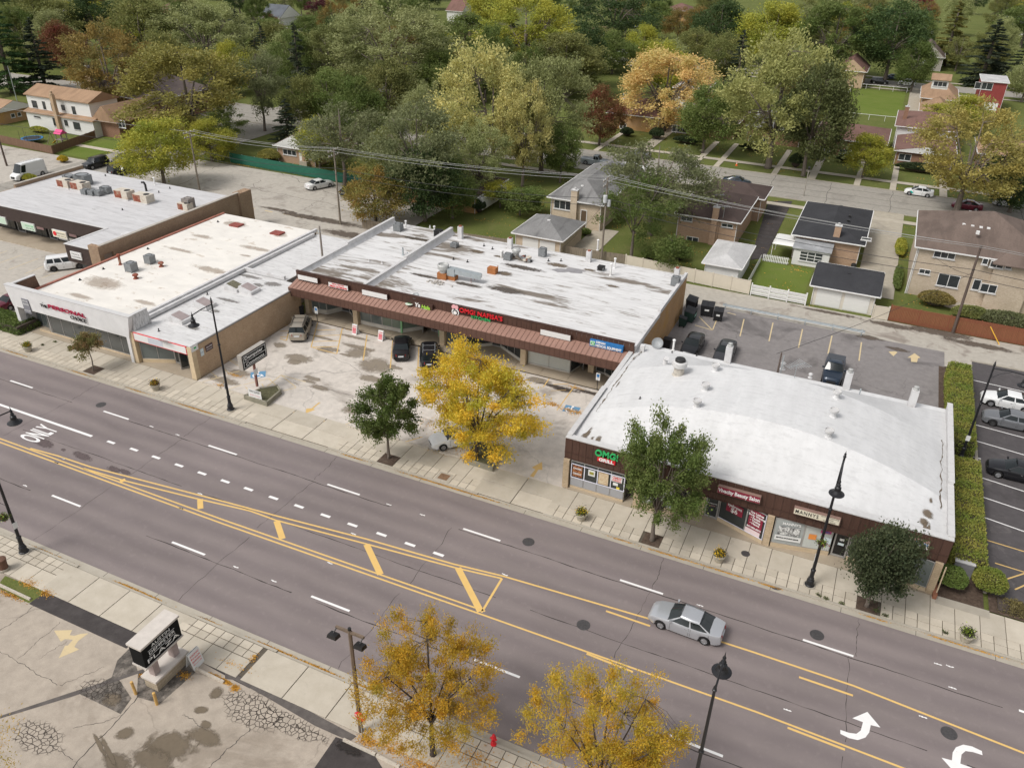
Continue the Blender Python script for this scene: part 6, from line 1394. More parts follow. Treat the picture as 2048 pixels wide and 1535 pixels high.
def car_meshes(kind):
    if kind in CARS: return CARS[kind]
    S = SHAPES[kind]; L,W = S['L'],S['W']; hl = L/2; R = {}; xw = [-hl*S['wb'],hl*(S['wb']+.03)]; wr = S['wr']; Ra = wr+.07
    def hw(u): return (W/2)*(1-.2*abs(u)**6-.06*max(0,u)**2-.03*u*u)
    body = MB(); rings = []; n = 64
    for i in range(n+1):
        u = -1+2*i/n; u = math.copysign(1-(1-abs(u))**1.25,u); x = u*hl; zt = lerp_tab(S['top'],u); h = hw(u); zb = .22+.12*max(0,abs(u)-.86)/.14
        za = max([wr+math.sqrt(max(0,Ra*Ra-(x-c)**2)) if abs(x-c) < Ra else 0 for c in xw]); zo = max(zb,min(za,zt-.12)); zm = max(zo+.04,zt*.62); zs = max(zt-.1,zm+.03)
        half = [(h*.55,zb),(h*.97,zo),(h*1.0,zm),(h*.985,zs),(h*.93,max(zt-.025,zs+.01)),(h*.55,max(zt,zs+.015)+.035),(h*.2,max(zt,zs+.015)+.05)]
        rings.append([(x,y,z) for y,z in half]+[(x,-y,z) for y,z in reversed(half)])
    body.loft(rings); R['body'] = body.mesh('body',TRIMB,(0,0,0),True); R['body'].set_sharp_from_angle(angle=R_(38))
    f0,f1,r1,r0,zb,zf,zr = S['cab']; hb,hr = W/2*.925,W/2*.72
    cb = [(f0*hl,hb*.9),(f0*hl-.25,hb),(r0*hl+.2,hb),(r0*hl,hb*.9)]
    def side(u,v,s,off=0.0):
        """point on the cabin side, u from front to rear, v from belt to roof"""
        xb = f0*hl-.12+(r0*hl+.1-(f0*hl-.12))*u; xt = f1*hl+(r1*hl-f1*hl)*u; zt = (zf+(zr-zf)*u)-.03; bow = .045*math.sin(math.pi*u)
        y = (hb+(hr-hb)*v)+bow*(1-v*.4)-.05*(1-math.sin(math.pi*min(max(u,.02),.98)))*.6; return (xb+(xt-xb)*v,s*(y+off),zb-.02+(zt-zb+.02)*v)
    sh = MB(); nw = S['nw']; ed = [0.0]; win = []
    cuts = {1: [(.02,.2)],2: [(.07,.49),(.53,.93)],3: [(.06,.36),(.40,.66),(.70,.95)]}[nw]
    us = sorted(set([0.0,1.0]+[c for w in cuts for c in w]))
    for s in (1,-1):
        for a,b in zip(us,us[1:]):
            iswin = any(abs(a-c[0]) < 1e-6 and abs(b-c[1]) < 1e-6 for c in cuts); st = 4
            for k in range(st):
                ua,ub = a+(b-a)*k/st,a+(b-a)*(k+1)/st
                for va,vb in ((0,.07),(.07,.9),(.9,1.0)):
                    if iswin and va == .07: continue
                    q = [side(ua,va,s),side(ub,va,s),side(ub,vb,s),side(ua,vb,s)]; sh.face(q if s < 0 else q[::-1])
        for a,b in cuts:
            w = MB(); 
            for k in range(4):
                ua,ub = a+(b-a)*k/4,a+(b-a)*(k+1)/4; q = [side(ua,.07,s,-.008),side(ub,.07,s,-.008),side(ub,.9,s,-.008),side(ua,.9,s,-.008)]; w.face(q if s < 0 else q[::-1])
            win.append(w.mesh('side_window',CARGL,(0,0,0),True))
    rf = MB(); ids = []
    for i in range(7):
        u = i/6; A,B = side(u,1,1),side(u,1,-1); cr = .045*math.sin(math.pi*(.12+.8*u)); ids.append(rf.pts([(A[0],A[1]+(B[1]-A[1])*k/6,A[2]+.02+cr*math.sin(math.pi*k/6)) for k in range(7)]))
    for a,b in zip(ids,ids[1:]):
        for k in range(6): rf.idx([a[k],a[k+1],b[k+1],b[k]])
    a0 = rf.pts([side(u/6,1,1) for u in range(7)]); b0 = rf.pts([side(u/6,1,-1) for u in range(7)])
    for k in range(6): rf.idx([ids[k][0],ids[k+1][0],a0[k+1],a0[k]]); rf.idx([ids[k][6],b0[k],b0[k+1],ids[k+1][6]])
    def screen(u,x_out):
        m_ = MB(); ro_ = []
        for v in (0,.33,.66,1.0):
            A,B = side(u,v,1),side(u,v,-1); ro_.append([(A[0]+x_out*math.sin(math.pi*k/6)*(1.1-.5*v),A[1]+(B[1]-A[1])*k/6,A[2]+(.022 if v == 1 else 0)) for k in range(7)])
        i_ = [m_.pts(r) for r in ro_]
        for a,b in zip(i_,i_[1:]):
            for k in range(6): m_.idx([a[k],a[k+1],b[k+1],b[k]])
        return m_.mesh('windscreen',CARGL,(0,0,0),True)
    R['cabin'] = sh.mesh('cabin',TRIMB,(0,0,0),True); R['roof'] = rf.mesh('roof',TRIMB,(0,0,0),True); R['windscreen'] = screen(0,.14); R['rear_window'] = screen(1,-.1); R['wins'] = win
    R['tyre'] = MB().lathe((0,0,0),[(wr*.66,-.1),(wr*.9,-.115),(wr,-.08),(wr,.08),(wr*.9,.115),(wr*.66,.1),(wr*.66,-.1)],22,False).mesh('tyre',TYRE,(0,0,0),True)
    rm = MB().lathe((0,0,0),[(.02,.085),(.07,.09),(.07,.06),(wr*.6,.05),(wr*.68,.1),(wr*.68,-.1),(wr*.3,-.09),(.02,-.09)],20)
    for k in range(5): an = k*2*math.pi/5; rm.bar((.05*math.cos(an),.05*math.sin(an),.075),(wr*.62*math.cos(an),wr*.62*math.sin(an),.075),.075,.03)
    R['rim'] = rm.mesh('rim',RIM)
    zh = lerp_tab(S['top'],.93)*.86; zt = lerp_tab(S['top'],-.96)*.82; e = hw(.94)
    R['head'] = [MB().loft([[(hl*.87,s*e*.98,zh+.1),(hl*.97,s*e*.6,zh+.0),(hl*.975,s*e*.6,zh-.16),(hl*.88,s*e*1.0,zh-.11)],[(hl*.87+.02,s*(e*.98+.015),zh+.115),(hl*.97+.03,s*e*.62,zh+.02),(hl*.975+.03,s*e*.62,zh-.16),(hl*.88+.02,s*(e*1.0+.015),zh-.11)]]).mesh('headlight',HEADL) for s in (1,-1)]
    er = hw(-.95); tall = kind in ('suv','minivan','van')
    R['tail'] = [MB().loft([[(-hl*.9,s*er*1.0,zt+.1),(-hl*.99,s*er*.55,zt+.1),(-hl*.995,s*er*.55,zt-.13),(-hl*.9,s*er*1.005,zt-.13)],[(-hl*.9-.01,s*(er+.02),zt+.11),(-hl*.99-.035,s*er*.55,zt+.11),(-hl*.995-.035,s*er*.55,zt-.13),(-hl*.9-.01,s*(er+.025),zt-.13)]]).mesh('tail_light',TAILL) for s in (1,-1)]
    R['mirror'] = [MB().loft([[(f0*hl-.38,s*(hb+.02),zb+.05),(f0*hl-.30,s*(hb+.02),zb+.05),(f0*hl-.30,s*(hb+.02),zb+.16),(f0*hl-.38,s*(hb+.02),zb+.16)],[(f0*hl-.40,s*(hb+.22),zb+.06),(f0*hl-.27,s*(hb+.2),zb+.06),(f0*hl-.27,s*(hb+.2),zb+.2),(f0*hl-.40,s*(hb+.22),zb+.2)]]).mesh('mirror',TRIMB) for s in (1,-1)]
    R['grille'] = MB().box(hl*.965,hl+.012,-e*.55,e*.55,.42,zh-.06).mesh('grille',TRIMB); R['plate'] = MB().box(-hl-.015,-hl*.985,-.27,.27,zt-.2,zt-.06).mesh('licence_plate',PLATE)
    R['bumper'] = MB().box(-hl*.985,-hl+.12,-er*.8,er*.8,.2,.4).mesh('bumper',TRIMB)
    hd = MB(); sl = MB()
    R['handles'] = []; R['seams'] = []
    for s in (1,-1):
        for a,b in (cuts if nw != 1 else [(.03,.2)]):
            p = side(b-.05,0,s); R['handles'].append(MB().box(p[0]-.02,p[0]+.14,min(s*(W/2-.012),s*(W/2+.012)),max(s*(W/2-.012),s*(W/2+.012)),zb-.2,zb-.165).mesh('door_handle',CHROME))
            for uu in (a,b):
                q = side(uu,0,s); sl.bar((q[0],s*(W/2*.995),.34),(q[0],s*(W/2*.985),zb-.06),.014,.012,(0,1,0))
    R['seam'] = sl.mesh('door_seam',TRIMB); R['xw'] = xw; R['W'] = W; R['wr'] = wr; R['S'] = S; CARS[kind] = R; return R
def car(name,label,loc,heading,kind,pm,cat='car',rim=None,glass=None,group=None,rack=False,detail=True):
    R = car_meshes(kind); t = thing(name,label,cat,loc,heading,group)
    def add(me,nm,mt=None,par=None,p=(0,0,0),r=(0,0,0)):
        o = bpy.data.objects.new(nm,me); COL.objects.link(o); o.parent = par or t; o.location = p; o.rotation_euler = r
        if mt is not None: o.material_slots[0].link = 'OBJECT'; o.material_slots[0].material = mt
        return o
    bo = add(R['body'],'body',pm); add(R['cabin'],'cabin',pm); add(R['roof'],'roof',pm); add(R['windscreen'],'windscreen',glass); add(R['rear_window'],'rear_window',glass if kind != 'van' else pm)
    for w in R['wins']: add(w,'side_window',glass)
    for x in R['xw']:
        for s in (1,-1):
            w = add(R['tyre'],'wheel',None,None,(x,s*(R['W']/2-.13),R['wr']),(-s*math.pi/2,0,0)); add(R['rim'],'rim',rim,w)
    for m_ in R['head']: add(m_,'headlight')
    for m_ in R['tail']: add(m_,'tail_light')
    for m_ in R['mirror']: add(m_,'mirror',pm)
    if detail:
        add(R['grille'],'grille'); add(R['plate'],'licence_plate'); add(R['bumper'],'bumper'); add(R['seam'],'door_seam',None,bo)
        for m_ in R['handles']: add(m_,'door_handle',None,bo)
    if rack:
        S = R['S']; hl = S['L']/2; z = S['cab'][5]+.07
        for s in (1,-1): MB().bar((S['cab'][1]*hl-.3,s*R['W']*.31,z),(S['cab'][2]*hl+.3,s*R['W']*.31,z-.02),.05,.05).build('roof_rail',TRIMB if rack is True else rack,t,world=False)
        for f in (.3,.7): x = S['cab'][1]*hl+(S['cab'][2]-S['cab'][1])*hl*f; MB().bar((x,-R['W']*.31,z+.03),(x,R['W']*.31,z+.03),.05,.03).build('roof_bar',TRIMB if rack is True else rack,t,world=False)
    return t
H2 = math.pi/2
SILVER = paint('silver',(.50,.51,.53),.5); TAN = paint('tan',(.36,.32,.26),.4); CBLACK = paint('black',(.009,.009,.011),0.0); CGREYB = paint('charcoal',(.05,.05,.055),.35); CWHITE = paint('white',(.72,.72,.71),0.0); NAVY = paint('navy',(.018,.03,.05),.3); GREYC = paint('grey',(.20,.205,.215),.4); REDC = paint('maroon',(.12,.01,.025),.3); BLUEC = paint('blue',(.05,.075,.12),.35); PALEB = paint('pale_blue',(.34,.38,.40),.3)
SEEGL = None
def m_seeglass():
    t = NT('clear_car_glass'); t.done((.012,.017,.017),.03,.4); t.b.inputs['Alpha'].default_value = .72; return t.m
sil = car('driving_car','silver sedan driving along the turn lane line on the main road',(-2.35,36.55,0),math.pi-.03,'sedan',SILVER,glass=m_seeglass())
MB().box(-1.75,.75,-.62,.62,.3,.62).build('cabin_floor',plain('dark_upholstery',(.03,.03,.032),.9),sil,world=False)
for y in (-.36,.36): MB().box(-.45,.1,y-.24,y+.24,.6,.78).loft([[(-.45,y-.23,.7),(-.3,y-.23,.7),(-.3,y+.23,.7),(-.45,y+.23,.7)],[(-.68,y-.2,1.3),(-.58,y-.2,1.3),(-.58,y+.2,1.3),(-.68,y+.2,1.3)]]).build('seat',plain('grey_upholstery',(.12,.12,.12),.9),sil,world=False)
# the driver: seated, both hands on the wheel
def skin_person(name,verts,edges,mat,parent,root=0,sub=2):
    me = bpy.data.meshes.new(name); me.from_pydata([v[0] for v in verts],edges,[]); o = bpy.data.objects.new(name,me); COL.objects.link(o); o.parent = parent
    sk = o.modifiers.new('skin','SKIN'); lay = me.skin_vertices[0].data if me.skin_vertices else None
    if lay is None:
        bm = bmesh.new(); bm.from_mesh(me); bm.verts.layers.skin.verify(); bm.to_mesh(me); bm.free(); lay = me.skin_vertices[0].data
    for i,v in enumerate(verts): lay[i].radius = (v[1],v[1]*v[2] if len(v) > 2 else v[1]); lay[i].use_root = i == root
    sm = o.modifiers.new('sub','SUBSURF'); sm.levels = sub; sm.render_levels = sub; me.materials.append(mat); return o
cdir = math.pi-.03; px_ = Vector((-2.35,36.55,0))+Matrix.Rotation(cdir,3,'Z') @ Vector((-.28,.36,.5))
per = thing('person','person in a red top driving the silver sedan','person',px_,cdir)
SKINM = plain('skin',(.45,.28,.2),.6); REDT = plain('red_top',(.35,.02,.03),.9); HAIR = plain('brown_hair',(.05,.03,.02),.8)
V = [((0,0,.08),.15,.8),((-.03,0,.28),.15,.75),((-.08,0,.46),.14,.8),((-.07,0,.58),.055),((-.04,0,.7),.095,1.1),((-.03,0,.78),.08),((-.08,.19,.47),.065),((.12,.22,.28),.05),((.36,.12,.36),.038),((.43,.1,.38),.035),((-.08,-.19,.47),.065),((.12,-.22,.28),.05),((.36,-.12,.36),.038),((.43,-.1,.38),.035),((.12,.1,.04),.085),((.5,.12,.05),.065),((.62,.12,-.28),.045),((.12,-.1,.04),.085),((.5,-.12,.05),.065),((.62,-.12,-.28),.045)]
E_ = [(0,1),(1,2),(2,3),(3,4),(4,5),(2,6),(6,7),(7,8),(8,9),(2,10),(10,11),(11,12),(12,13),(0,14),(14,15),(15,16),(0,17),(17,18),(18,19)]
bd = skin_person('body',V,E_,SKINM,per)
V2 = [((0,0,.04),.175,.8),((-.03,0,.28),.175,.78),((-.08,0,.46),.165,.8),((-.08,.2,.47),.085),((.1,.23,.29),.07),((.3,.15,.34),.055),((-.08,-.2,.47),.085),((.1,-.23,.29),.07),((.3,-.15,.34),.055)]
skin_person('red_top',V2,[(0,1),(1,2),(2,3),(3,4),(4,5),(2,6),(6,7),(7,8)],REDT,per)
MB().lathe((-.06,0,.72),[(.02,-.1),(.1,-.06),(.118,.03),(.09,.11),(.01,.135)],12).build('hair',HAIR,per,world=False)
sw = MB(); sw.tube([(.5+.05*math.sin(a),.18*math.cos(a),.36+.17*math.sin(a)) for a in [k*math.pi/8 for k in range(17)]],.016,6,False); o = sw.build('steering_wheel',TRIMB,sil,world=False); o.location = (-.28,.36,.5)
car('parked_minivan','tan minivan parked at the end of the shop row beside the hatched bay',(-50.2,59.5,.1),R_(118),'minivan',TAN,'minivan',rack=True)
car('parked_sedan','black sedan parked before the dining room glass',(-38.3,60.6,.1),R_(119.5),'sedan',CBLACK)
car('parked_suv','black sport utility vehicle with roof rails parked beside the black sedan',(-34.85,60.3,.1),R_(119.5),'suv',CBLACK,'suv',rack=GREYM)
b = g(908,868,.1); car('parked_sedan','white sedan parked under the yellow locust',(-25.4,48.5,.1),R_(-134),'sedan',CWHITE)
b = g(1382,702,.06); car('parked_sedan','black sedan parked behind the vaulted shops by the dish',(b.x,b.y+.4,.06),-H2,'sedan',CBLACK); b = g(1447,716,.06); car('parked_sedan','charcoal sedan parked behind the square white chimney',(b.x,b.y+.3,.06),-H2,'sedan',CGREYB)
b = g(1662,762,.06); tk = car('parked_pickup','dark pickup with a covered bed parked behind the vaulted shops',(b.x,b.y+1.2,.06),-H2,'pickup',NAVY,'pickup'); MB().box(-2.6,-.3,-.86,.86,1.13,1.2).build('bed_cover',plain('vinyl_cover',(.06,.065,.075),.6),tk,world=False)
car('parked_suv','white sport utility vehicle parked below the ribbed corner',(-87.1,60.9,.06),R_(48),'suv',CWHITE,'suv',RIMD)
b = g(14,628,.06); car('parked_sedan','maroon sedan parked beside the low hedge',(b.x-1.2,b.y+2.2,.06),H2,'sedan',REDC)
b = g(55,358,.03); car('parked_van','white cargo van with a ladder rack on the side street',(b.x-.5,b.y+.8,.03),-H2,'van',CWHITE,'van',rack=WTRIM)
b = g(178,336,.03); car('parked_suv','black sport utility vehicle parked beside the lawn walk',(b.x+.6,b.y+1.0,.03),-H2,'suv',CBLACK,'suv'); b = g(250,330,.03); car('parked_suv','charcoal sport utility vehicle behind the no parking sign',(b.x-.6,b.y+.6,.03),-H2,'suv',CGREYB,'suv'); b = g(232,350,.03); car('parked_suv','black sport utility vehicle nearest the corner shop parapet',(b.x+.3,b.y+1.0,.03),H2,'suv',CBLACK,'suv')
b = g(636,377,.06); car('parked_sedan','white sedan parked askew before the green fence',(b.x,b.y+.5,.06),R_(68),'sedan',CWHITE); b = g(688,388,.06); car('parked_sedan','dark sedan tucked under the turning tree at the rear lot',(b.x+.8,b.y+1,.06),H2,'sedan',NAVY)
b = g(1190,330,.03); car('parked_pickup','pale blue grey pickup parked on the back street',(b.x,b.y+.3,.03),0,'pickup',PALEB,'pickup'); b = g(1268,340,.03); car('parked_sedan','white sedan parked behind the grey green locust',(b.x,b.y+.4,.03),0,'sedan',CWHITE); b = g(1276,314,.03); car('parked_sedan','grey sedan at the far kerb behind the grey green locust',(b.x,b.y,.03),math.pi,'sedan',GREYC)
b = g(1472,371,.03); car('parked_sedan','dark navy sedan on the back street above the rose brick house',(b.x,b.y+.5,.03),0,'sedan',NAVY); b = g(1836,392,.03)
pr_ = car('parked_hatchback','white hatchback with teal flashes on the back street',(b.x,b.y+.5,.03),math.pi,'hatch',CWHITE)
TEAL = plain('teal_decal',(.02,.45,.38),.4)
for s in (1,-1):
    yo = s*(SHAPES['hatch']['W']/2+.004); MB().loft([[(.75,yo,.45),(1.05,yo,.45),(1.45,yo*.985,.8),(1.2,yo*.985,.85)],[(.75,yo+s*.006,.45),(1.05,yo+s*.006,.45),(1.45,yo*.985+s*.006,.8),(1.2,yo*.985+s*.006,.85)]]).build('teal_flash',TEAL,pr_,world=False)
b = g(1925,420,.03); car('parked_sedan','dark car parked behind the leaning yellow olive trunk',(b.x+.5,b.y+.8,.03),math.pi,'hatch',REDC); b = g(2016,414,.03); car('parked_sedan','white car under the dark green tree at the street end',(b.x,b.y+.5,.03),0,'sedan',CWHITE)
for p,k,pm,h,lab,ct in (((1758,168),'suv',CBLACK,0,'dark sport utility vehicle under the very dark tree on the far street','suv'),((1786,159),'sedan',BLUEC,0,'blue sedan on the far street','car'),((1813,171),'suv',CWHITE,math.pi,'white crossover on the far street beside the tall bungalow','suv'),((1248,110),'suv',CWHITE,math.pi,'white sport utility vehicle by the far street light','suv')):
    b = g(*p,.02); car('parked_car',lab,(b.x,b.y,.02),h,k,pm,ct,detail=False)
for (px_,py_),k,pm,lab in (((1950,800),'sedan',CWHITE,'white sedan parked in the side lot beside the grey one'),((1952,838),'sedan',GREYC,'grey sedan parked in the side lot under the lamp arm'),((1955,938),'sedan',CBLACK,'black sedan parked in the side lot beyond the hedge gap')):
    b = g(px_,py_,.07); car('parked_sedan',lab,(18.35,b.y+.2,.07),math.pi,k,pm,rim=RIMD if pm is GREYC else None)
# ------------------------------------------------------------------ trees
def m_leaf(name,a,b,trans=.38):
    """leaves: hue drifts from clump to clump and leaf to leaf between two autumn colours"""
    if name in MATS: return MATS[name]
    t = NT(name); at = t.n('ShaderNodeAttribute'); at.attribute_name = 'tone'; oi = t.n('ShaderNodeObjectInfo')
    k = t.math('ADD',at.outputs['Fac'],t.math('MULTIPLY',t.math('SUBTRACT',oi.outputs['Random'],.5),.3),True)
    c = t.mix(k,a,b); hs_ = t.n('ShaderNodeHueSaturation'); t.l(c,hs_.inputs['Color'])
    t.l(t.math('ADD',t.math('MULTIPLY',oi.outputs['Random'],.3),.85),hs_.inputs['Value']); c = hs_.outputs[0]
    t.done(c,.6,.25); tl = t.n('ShaderNodeBsdfTranslucent'); t.l(c,tl.inputs[0]); mx = t.n('ShaderNodeMixShader'); mx.inputs[0].default_value = trans
    t.l(t.b.outputs[0],mx.inputs[1]); t.l(tl.outputs[0],mx.inputs[2]); t.l(mx.outputs[0],t.out.inputs[0])
    MATS[name] = t.m; return t.m
BARK = M('grey_bark',(.17,.14,.115),.95,.25,3,stretch=(3,3,.5)); BARKD = M('dark_bark',(.075,.058,.048),.95,.25,3,stretch=(3,3,.5))
def leaf_mesh(name,P,D,size,tone,rng,wide=.55):
    """P centres, D growing directions; one diamond leaf (two triangles) each"""
    n = len(P); D = D/np.maximum(np.linalg.norm(D,axis=1,keepdims=True),1e-6)
    Q = rng.normal(size=(n,3)); X = np.cross(D,Q); X /= np.maximum(np.linalg.norm(X,axis=1,keepdims=True),1e-6)
    L = (size*rng.uniform(.7,1.35,n))[:,None]; w = L*wide
    V = np.stack([P-D*L*.5,P+X*w*.5+D*L*.08,P+D*L*.5,P-X*w*.5+D*L*.08],1).reshape(-1,3)
    me = bpy.data.meshes.new(name); me.vertices.add(n*4); me.vertices.foreach_set('co',V.astype(np.float32).ravel())
    me.loops.add(n*4); me.loops.foreach_set('vertex_index',np.arange(n*4,dtype=np.int32)); me.polygons.add(n)
    me.polygons.foreach_set('loop_start',np.arange(0,n*4,4,dtype=np.int32)); me.polygons.foreach_set('loop_total',np.full(n,4,dtype=np.int32))
    at = me.attributes.new('tone','FLOAT','FACE'); at.data.foreach_set('value',np.clip(tone,0,1).astype(np.float32)); me.update(calc_edges=True); return me
def build_tree(seed,H,W,th,clumps,leaves,lsize,style='round',trunk_r=.25,lean=(0,0),flat=.75,limbs=6,spread=.17,wide=.55,shell=.5,bark=None):
    rng = np.random.default_rng(seed); rnd = random.Random(seed)
    zc = th+(H-th)*.5; ax = np.array([W/2,W/2,(H-th)/2]); lob = [(rng.normal(size=3),rng.uniform(.1,.28)) for _ in range(7)]
    C = []
    while len(C) < clumps:
        d = rng.normal(size=3); d /= np.linalg.norm(d)
        if style == 'vase' and d[2] < -.25 and rng.random() < .8: continue
        r = rng.uniform(shell,1.0)**.6; k = 1+sum(a*math.cos(3*float(v@d)/np.linalg.norm(v)+i) for i,(v,a) in enumerate(lob))*.55
        p = d*ax*r*min(max(k,.6),1.15)*(1-spread*.8); z = p[2]/ax[2]
        if style == 'round': p[:2] *= (1.06-.22*max(0,z))
        elif style == 'vase': p[:2] *= (.5+.5*min(1,(z+1.15)))
        elif style == 'spread': p[2] *= .9; p[2] += -.12*ax[2]*(np.hypot(p[0],p[1])/ax[0])**2
        C.append(p+np.array([lean[0],lean[1],zc]))
    C = np.array(C)
    # wood: trunk, limbs and the twigs that carry each clump
    tb = MB(); tz = th+(H-th)*(.12 if style != 'round' else .3)
    top = Vector((lean[0]*.6,lean[1]*.6,tz)); base = Vector((0,0,0)); mid = Vector((lean[0]*.15+rnd.uniform(-.15,.15),lean[1]*.15,tz*.55))
    tb.tube([base-Vector((0,0,.1)),base+Vector((0,0,.25)),mid,top],[trunk_r*1.5,trunk_r*1.1,trunk_r*.85,trunk_r*.62],8)
    ends = []
    for i in range(limbs):
        a = 2*math.pi*i/limbs+rnd.uniform(-.4,.4); k = rnd.uniform(.4,.62)
        e = Vector((lean[0]+ax[0]*k*math.cos(a),lean[1]+ax[1]*k*math.sin(a),zc+ax[2]*rnd.uniform(-.1,.55)))
        s = mid.lerp(top,rnd.uniform(.55,1.0)); q = s.lerp(e,.45)+Vector((0,0,ax[2]*.1)); r0 = trunk_r*rnd.uniform(.36,.5)
        tb.tube([s,q,e],[r0,r0*.65,r0*.3],6); ends.append([(s,r0),(q,r0*.65),(e,r0*.3)])
    e = Vector((lean[0],lean[1],zc+ax[2]*.7)); tb.tube([top,top.lerp(e,.5)+Vector((rnd.uniform(-.3,.3),0,0)),e],[trunk_r*.6,trunk_r*.35,trunk_r*.12],6); ends.append([(top,.1),(top.lerp(e,.5),.1),(e,.06)])
    for p in C:
        p = Vector(p); best = min(((p-q).length,i,j) for i,en in enumerate(ends) for j,(q,r) in enumerate(en)); q,r = ends[best[1]][best[2]]
        m1 = q.lerp(p,.5)+Vector((rnd.uniform(-.2,.2),rnd.uniform(-.2,.2),.1*best[0])); rr = max(.012,min(r*.5,.06)*H/12); tb.tube([q,m1,p],[rr,rr*.7,rr*.3],4,False)
    # leaves in the clumps
    nl = leaves//clumps; R = spread*W*rng.uniform(.65,1.3,clumps); out = C-np.array([lean[0],lean[1],zc-ax[2]*.3]); out /= np.maximum(np.linalg.norm(out,axis=1,keepdims=True),.01)
    idx = np.repeat(np.arange(clumps),nl); q = rng.normal(size=(len(idx),3))*.5; q[:,2] *= flat
    P = C[idx]+q*R[idx][:,None]
    if style in ('plume','spread'): s = rng.uniform(-.2,1.0,len(idx))[:,None]; P = C[idx]+q*R[idx][:,None]*.62+out[idx]*s*R[idx][:,None]*(.9 if style == 'plume' else .6)
    D = out[idx]*.7+rng.normal(size=(len(idx),3))*.75+np.array([0,0,.25 if style != 'droop' else -.6])
    tone = np.clip(rng.normal(.5,.23,clumps)[idx]+rng.normal(0,.16,len(idx)),0,1)
    P[:,2] = np.maximum(P[:,2],th*.55)
    nm = 'crown'; return tb.mesh('trunk',bark or BARK,(0,0,0),True),leaf_mesh(nm,P,D,lsize,tone,rng,wide)
def build_conifer(seed,H,W,leaves,lsize,th=.8,ragged=.25):
    rng = np.random.default_rng(seed); tb = MB().tube([(0,0,-.1),(0,0,H*.5),(0,0,H*.97)],[H*.02,H*.013,.02],7); P = []; D = []; T = []
    n = int(H*5.5)
    for i in range(n):
        z = th+(H-th)*(i+rng.random())/n; u = (z-th)/(H-th); r = (W/2)*(1-u)**.85*rng.uniform(1-ragged,1.08)+.12; a = rng.uniform(0,6.283)
        e = np.array([math.cos(a)*r,math.sin(a)*r,-.16*r+.1]); tb.tube([(0,0,z),(e[0],e[1],z+e[2])],[.035,.012],4,False)
        m_ = max(6,int(leaves/n*(r/(W*.27)))); s = rng.uniform(.15,1.03,m_)**.75; tn = rng.normal(.5,.2)
        side = np.stack([-np.sin(a)*np.ones(m_),np.cos(a)*np.ones(m_),np.zeros(m_)],1)*(rng.normal(0,.2*r+.06,m_)*(1.1-s))[:,None]
        P.append(np.array([0,0,z])+e*s[:,None]+side+rng.normal(0,.05,(m_,3))); D.append(np.tile(e/np.linalg.norm(e),(m_,1))+rng.normal(0,.5,(m_,3))+np.array([0,0,-.15])); T.append(np.clip(tn+rng.normal(0,.15,m_),0,1))
    return tb.mesh('trunk',BARKD,(0,0,0),True),leaf_mesh('crown',np.concatenate(P),np.concatenate(D),lsize,np.concatenate(T),rng,.4)
PROTO = {}
def proto(k):
    if k in PROTO: return PROTO[k]
    if k.startswith('round'): s = int(k[5:]); r = (build_tree(100+s,12,9.5,1.5,120,19000,.29,'round',.24,(0,0),.8,6,.12),12,9.5)
    elif k.startswith('plume'): s = int(k[5:]); r = (build_tree(200+s,14,11,1.9,130,22000,.30,'plume',.32,(0,0),.8,7,.115,.45),14,11)
    elif k.startswith('open'): s = int(k[4:]); r = (build_tree(300+s,12,10,2.6,60,10500,.30,'spread',.22,(0,0),.6,6,.16,.4,.4),12,10)
    elif k.startswith('coni'): s = int(k[4:]); r = (build_conifer(400+s,14,6.5,9000,.42),14,6.5)
    elif k.startswith('small'): s = int(k[5:]); r = (build_tree(500+s,6,4.5,1.3,34,5200,.24,'round',.1,(0,0),.8,5),6,4.5)
    PROTO[k] = r; return r
def put_tree(name,label,base,H,W,kind,leafm,group=None,rz=None,bark=None,cat='tree',own=None):
    (tm,cm),h0,w0 = own or proto(kind); t = thing(name,label,cat,base,random.uniform(0,6.28) if rz is None else rz,group); t.scale = (W/w0,W/w0,H/h0)
    a = bpy.data.objects.new('trunk',tm); b = bpy.data.objects.new('crown',cm)
    for o,mt in ((a,bark),(b,leafm)):
        COL.objects.link(o); o.parent = t
        if mt is not None:
            if not o.data.materials: o.data.materials.append(mt)
            o.material_slots[0].link = 'OBJECT'; o.material_slots[0].material = mt
    return t
def px_tree(name,label,bx,by,ty,wpx,kind,leafm,group=None,z=0.0,rz=None,bark=None,own=None,cat='tree'):
    b = g(bx,by,z); H = hgt(b,ty)-z; W = wpx*pix((b.x,b.y,H*.6))[2]/CF; return put_tree(name,label,(b.x,b.y,z),H,W,kind,leafm,group,rz,bark,cat,own)
YEL = m_leaf('golden_leaf',(0.800,0.497,0.048),(0.469,0.428,0.048)); YEL2 = m_leaf('amber_leaf',(0.690,0.400,0.041),(0.414,0.331,0.041)); YGR = m_leaf('yellow_green_leaf',(0.497,0.455,0.069),(0.276,0.324,0.055))
OLV = m_leaf('olive_leaf',(0.283,0.276,0.090),(0.166,0.193,0.062)); GRN1 = m_leaf('mid_green_leaf',(0.117,0.172,0.041),(0.193,0.228,0.069)); DGR = m_leaf('deep_green_leaf',(0.048,0.086,0.030),(0.090,0.131,0.041)); GRY = m_leaf('grey_green_leaf',(0.235,0.248,0.117),(0.159,0.179,0.083))
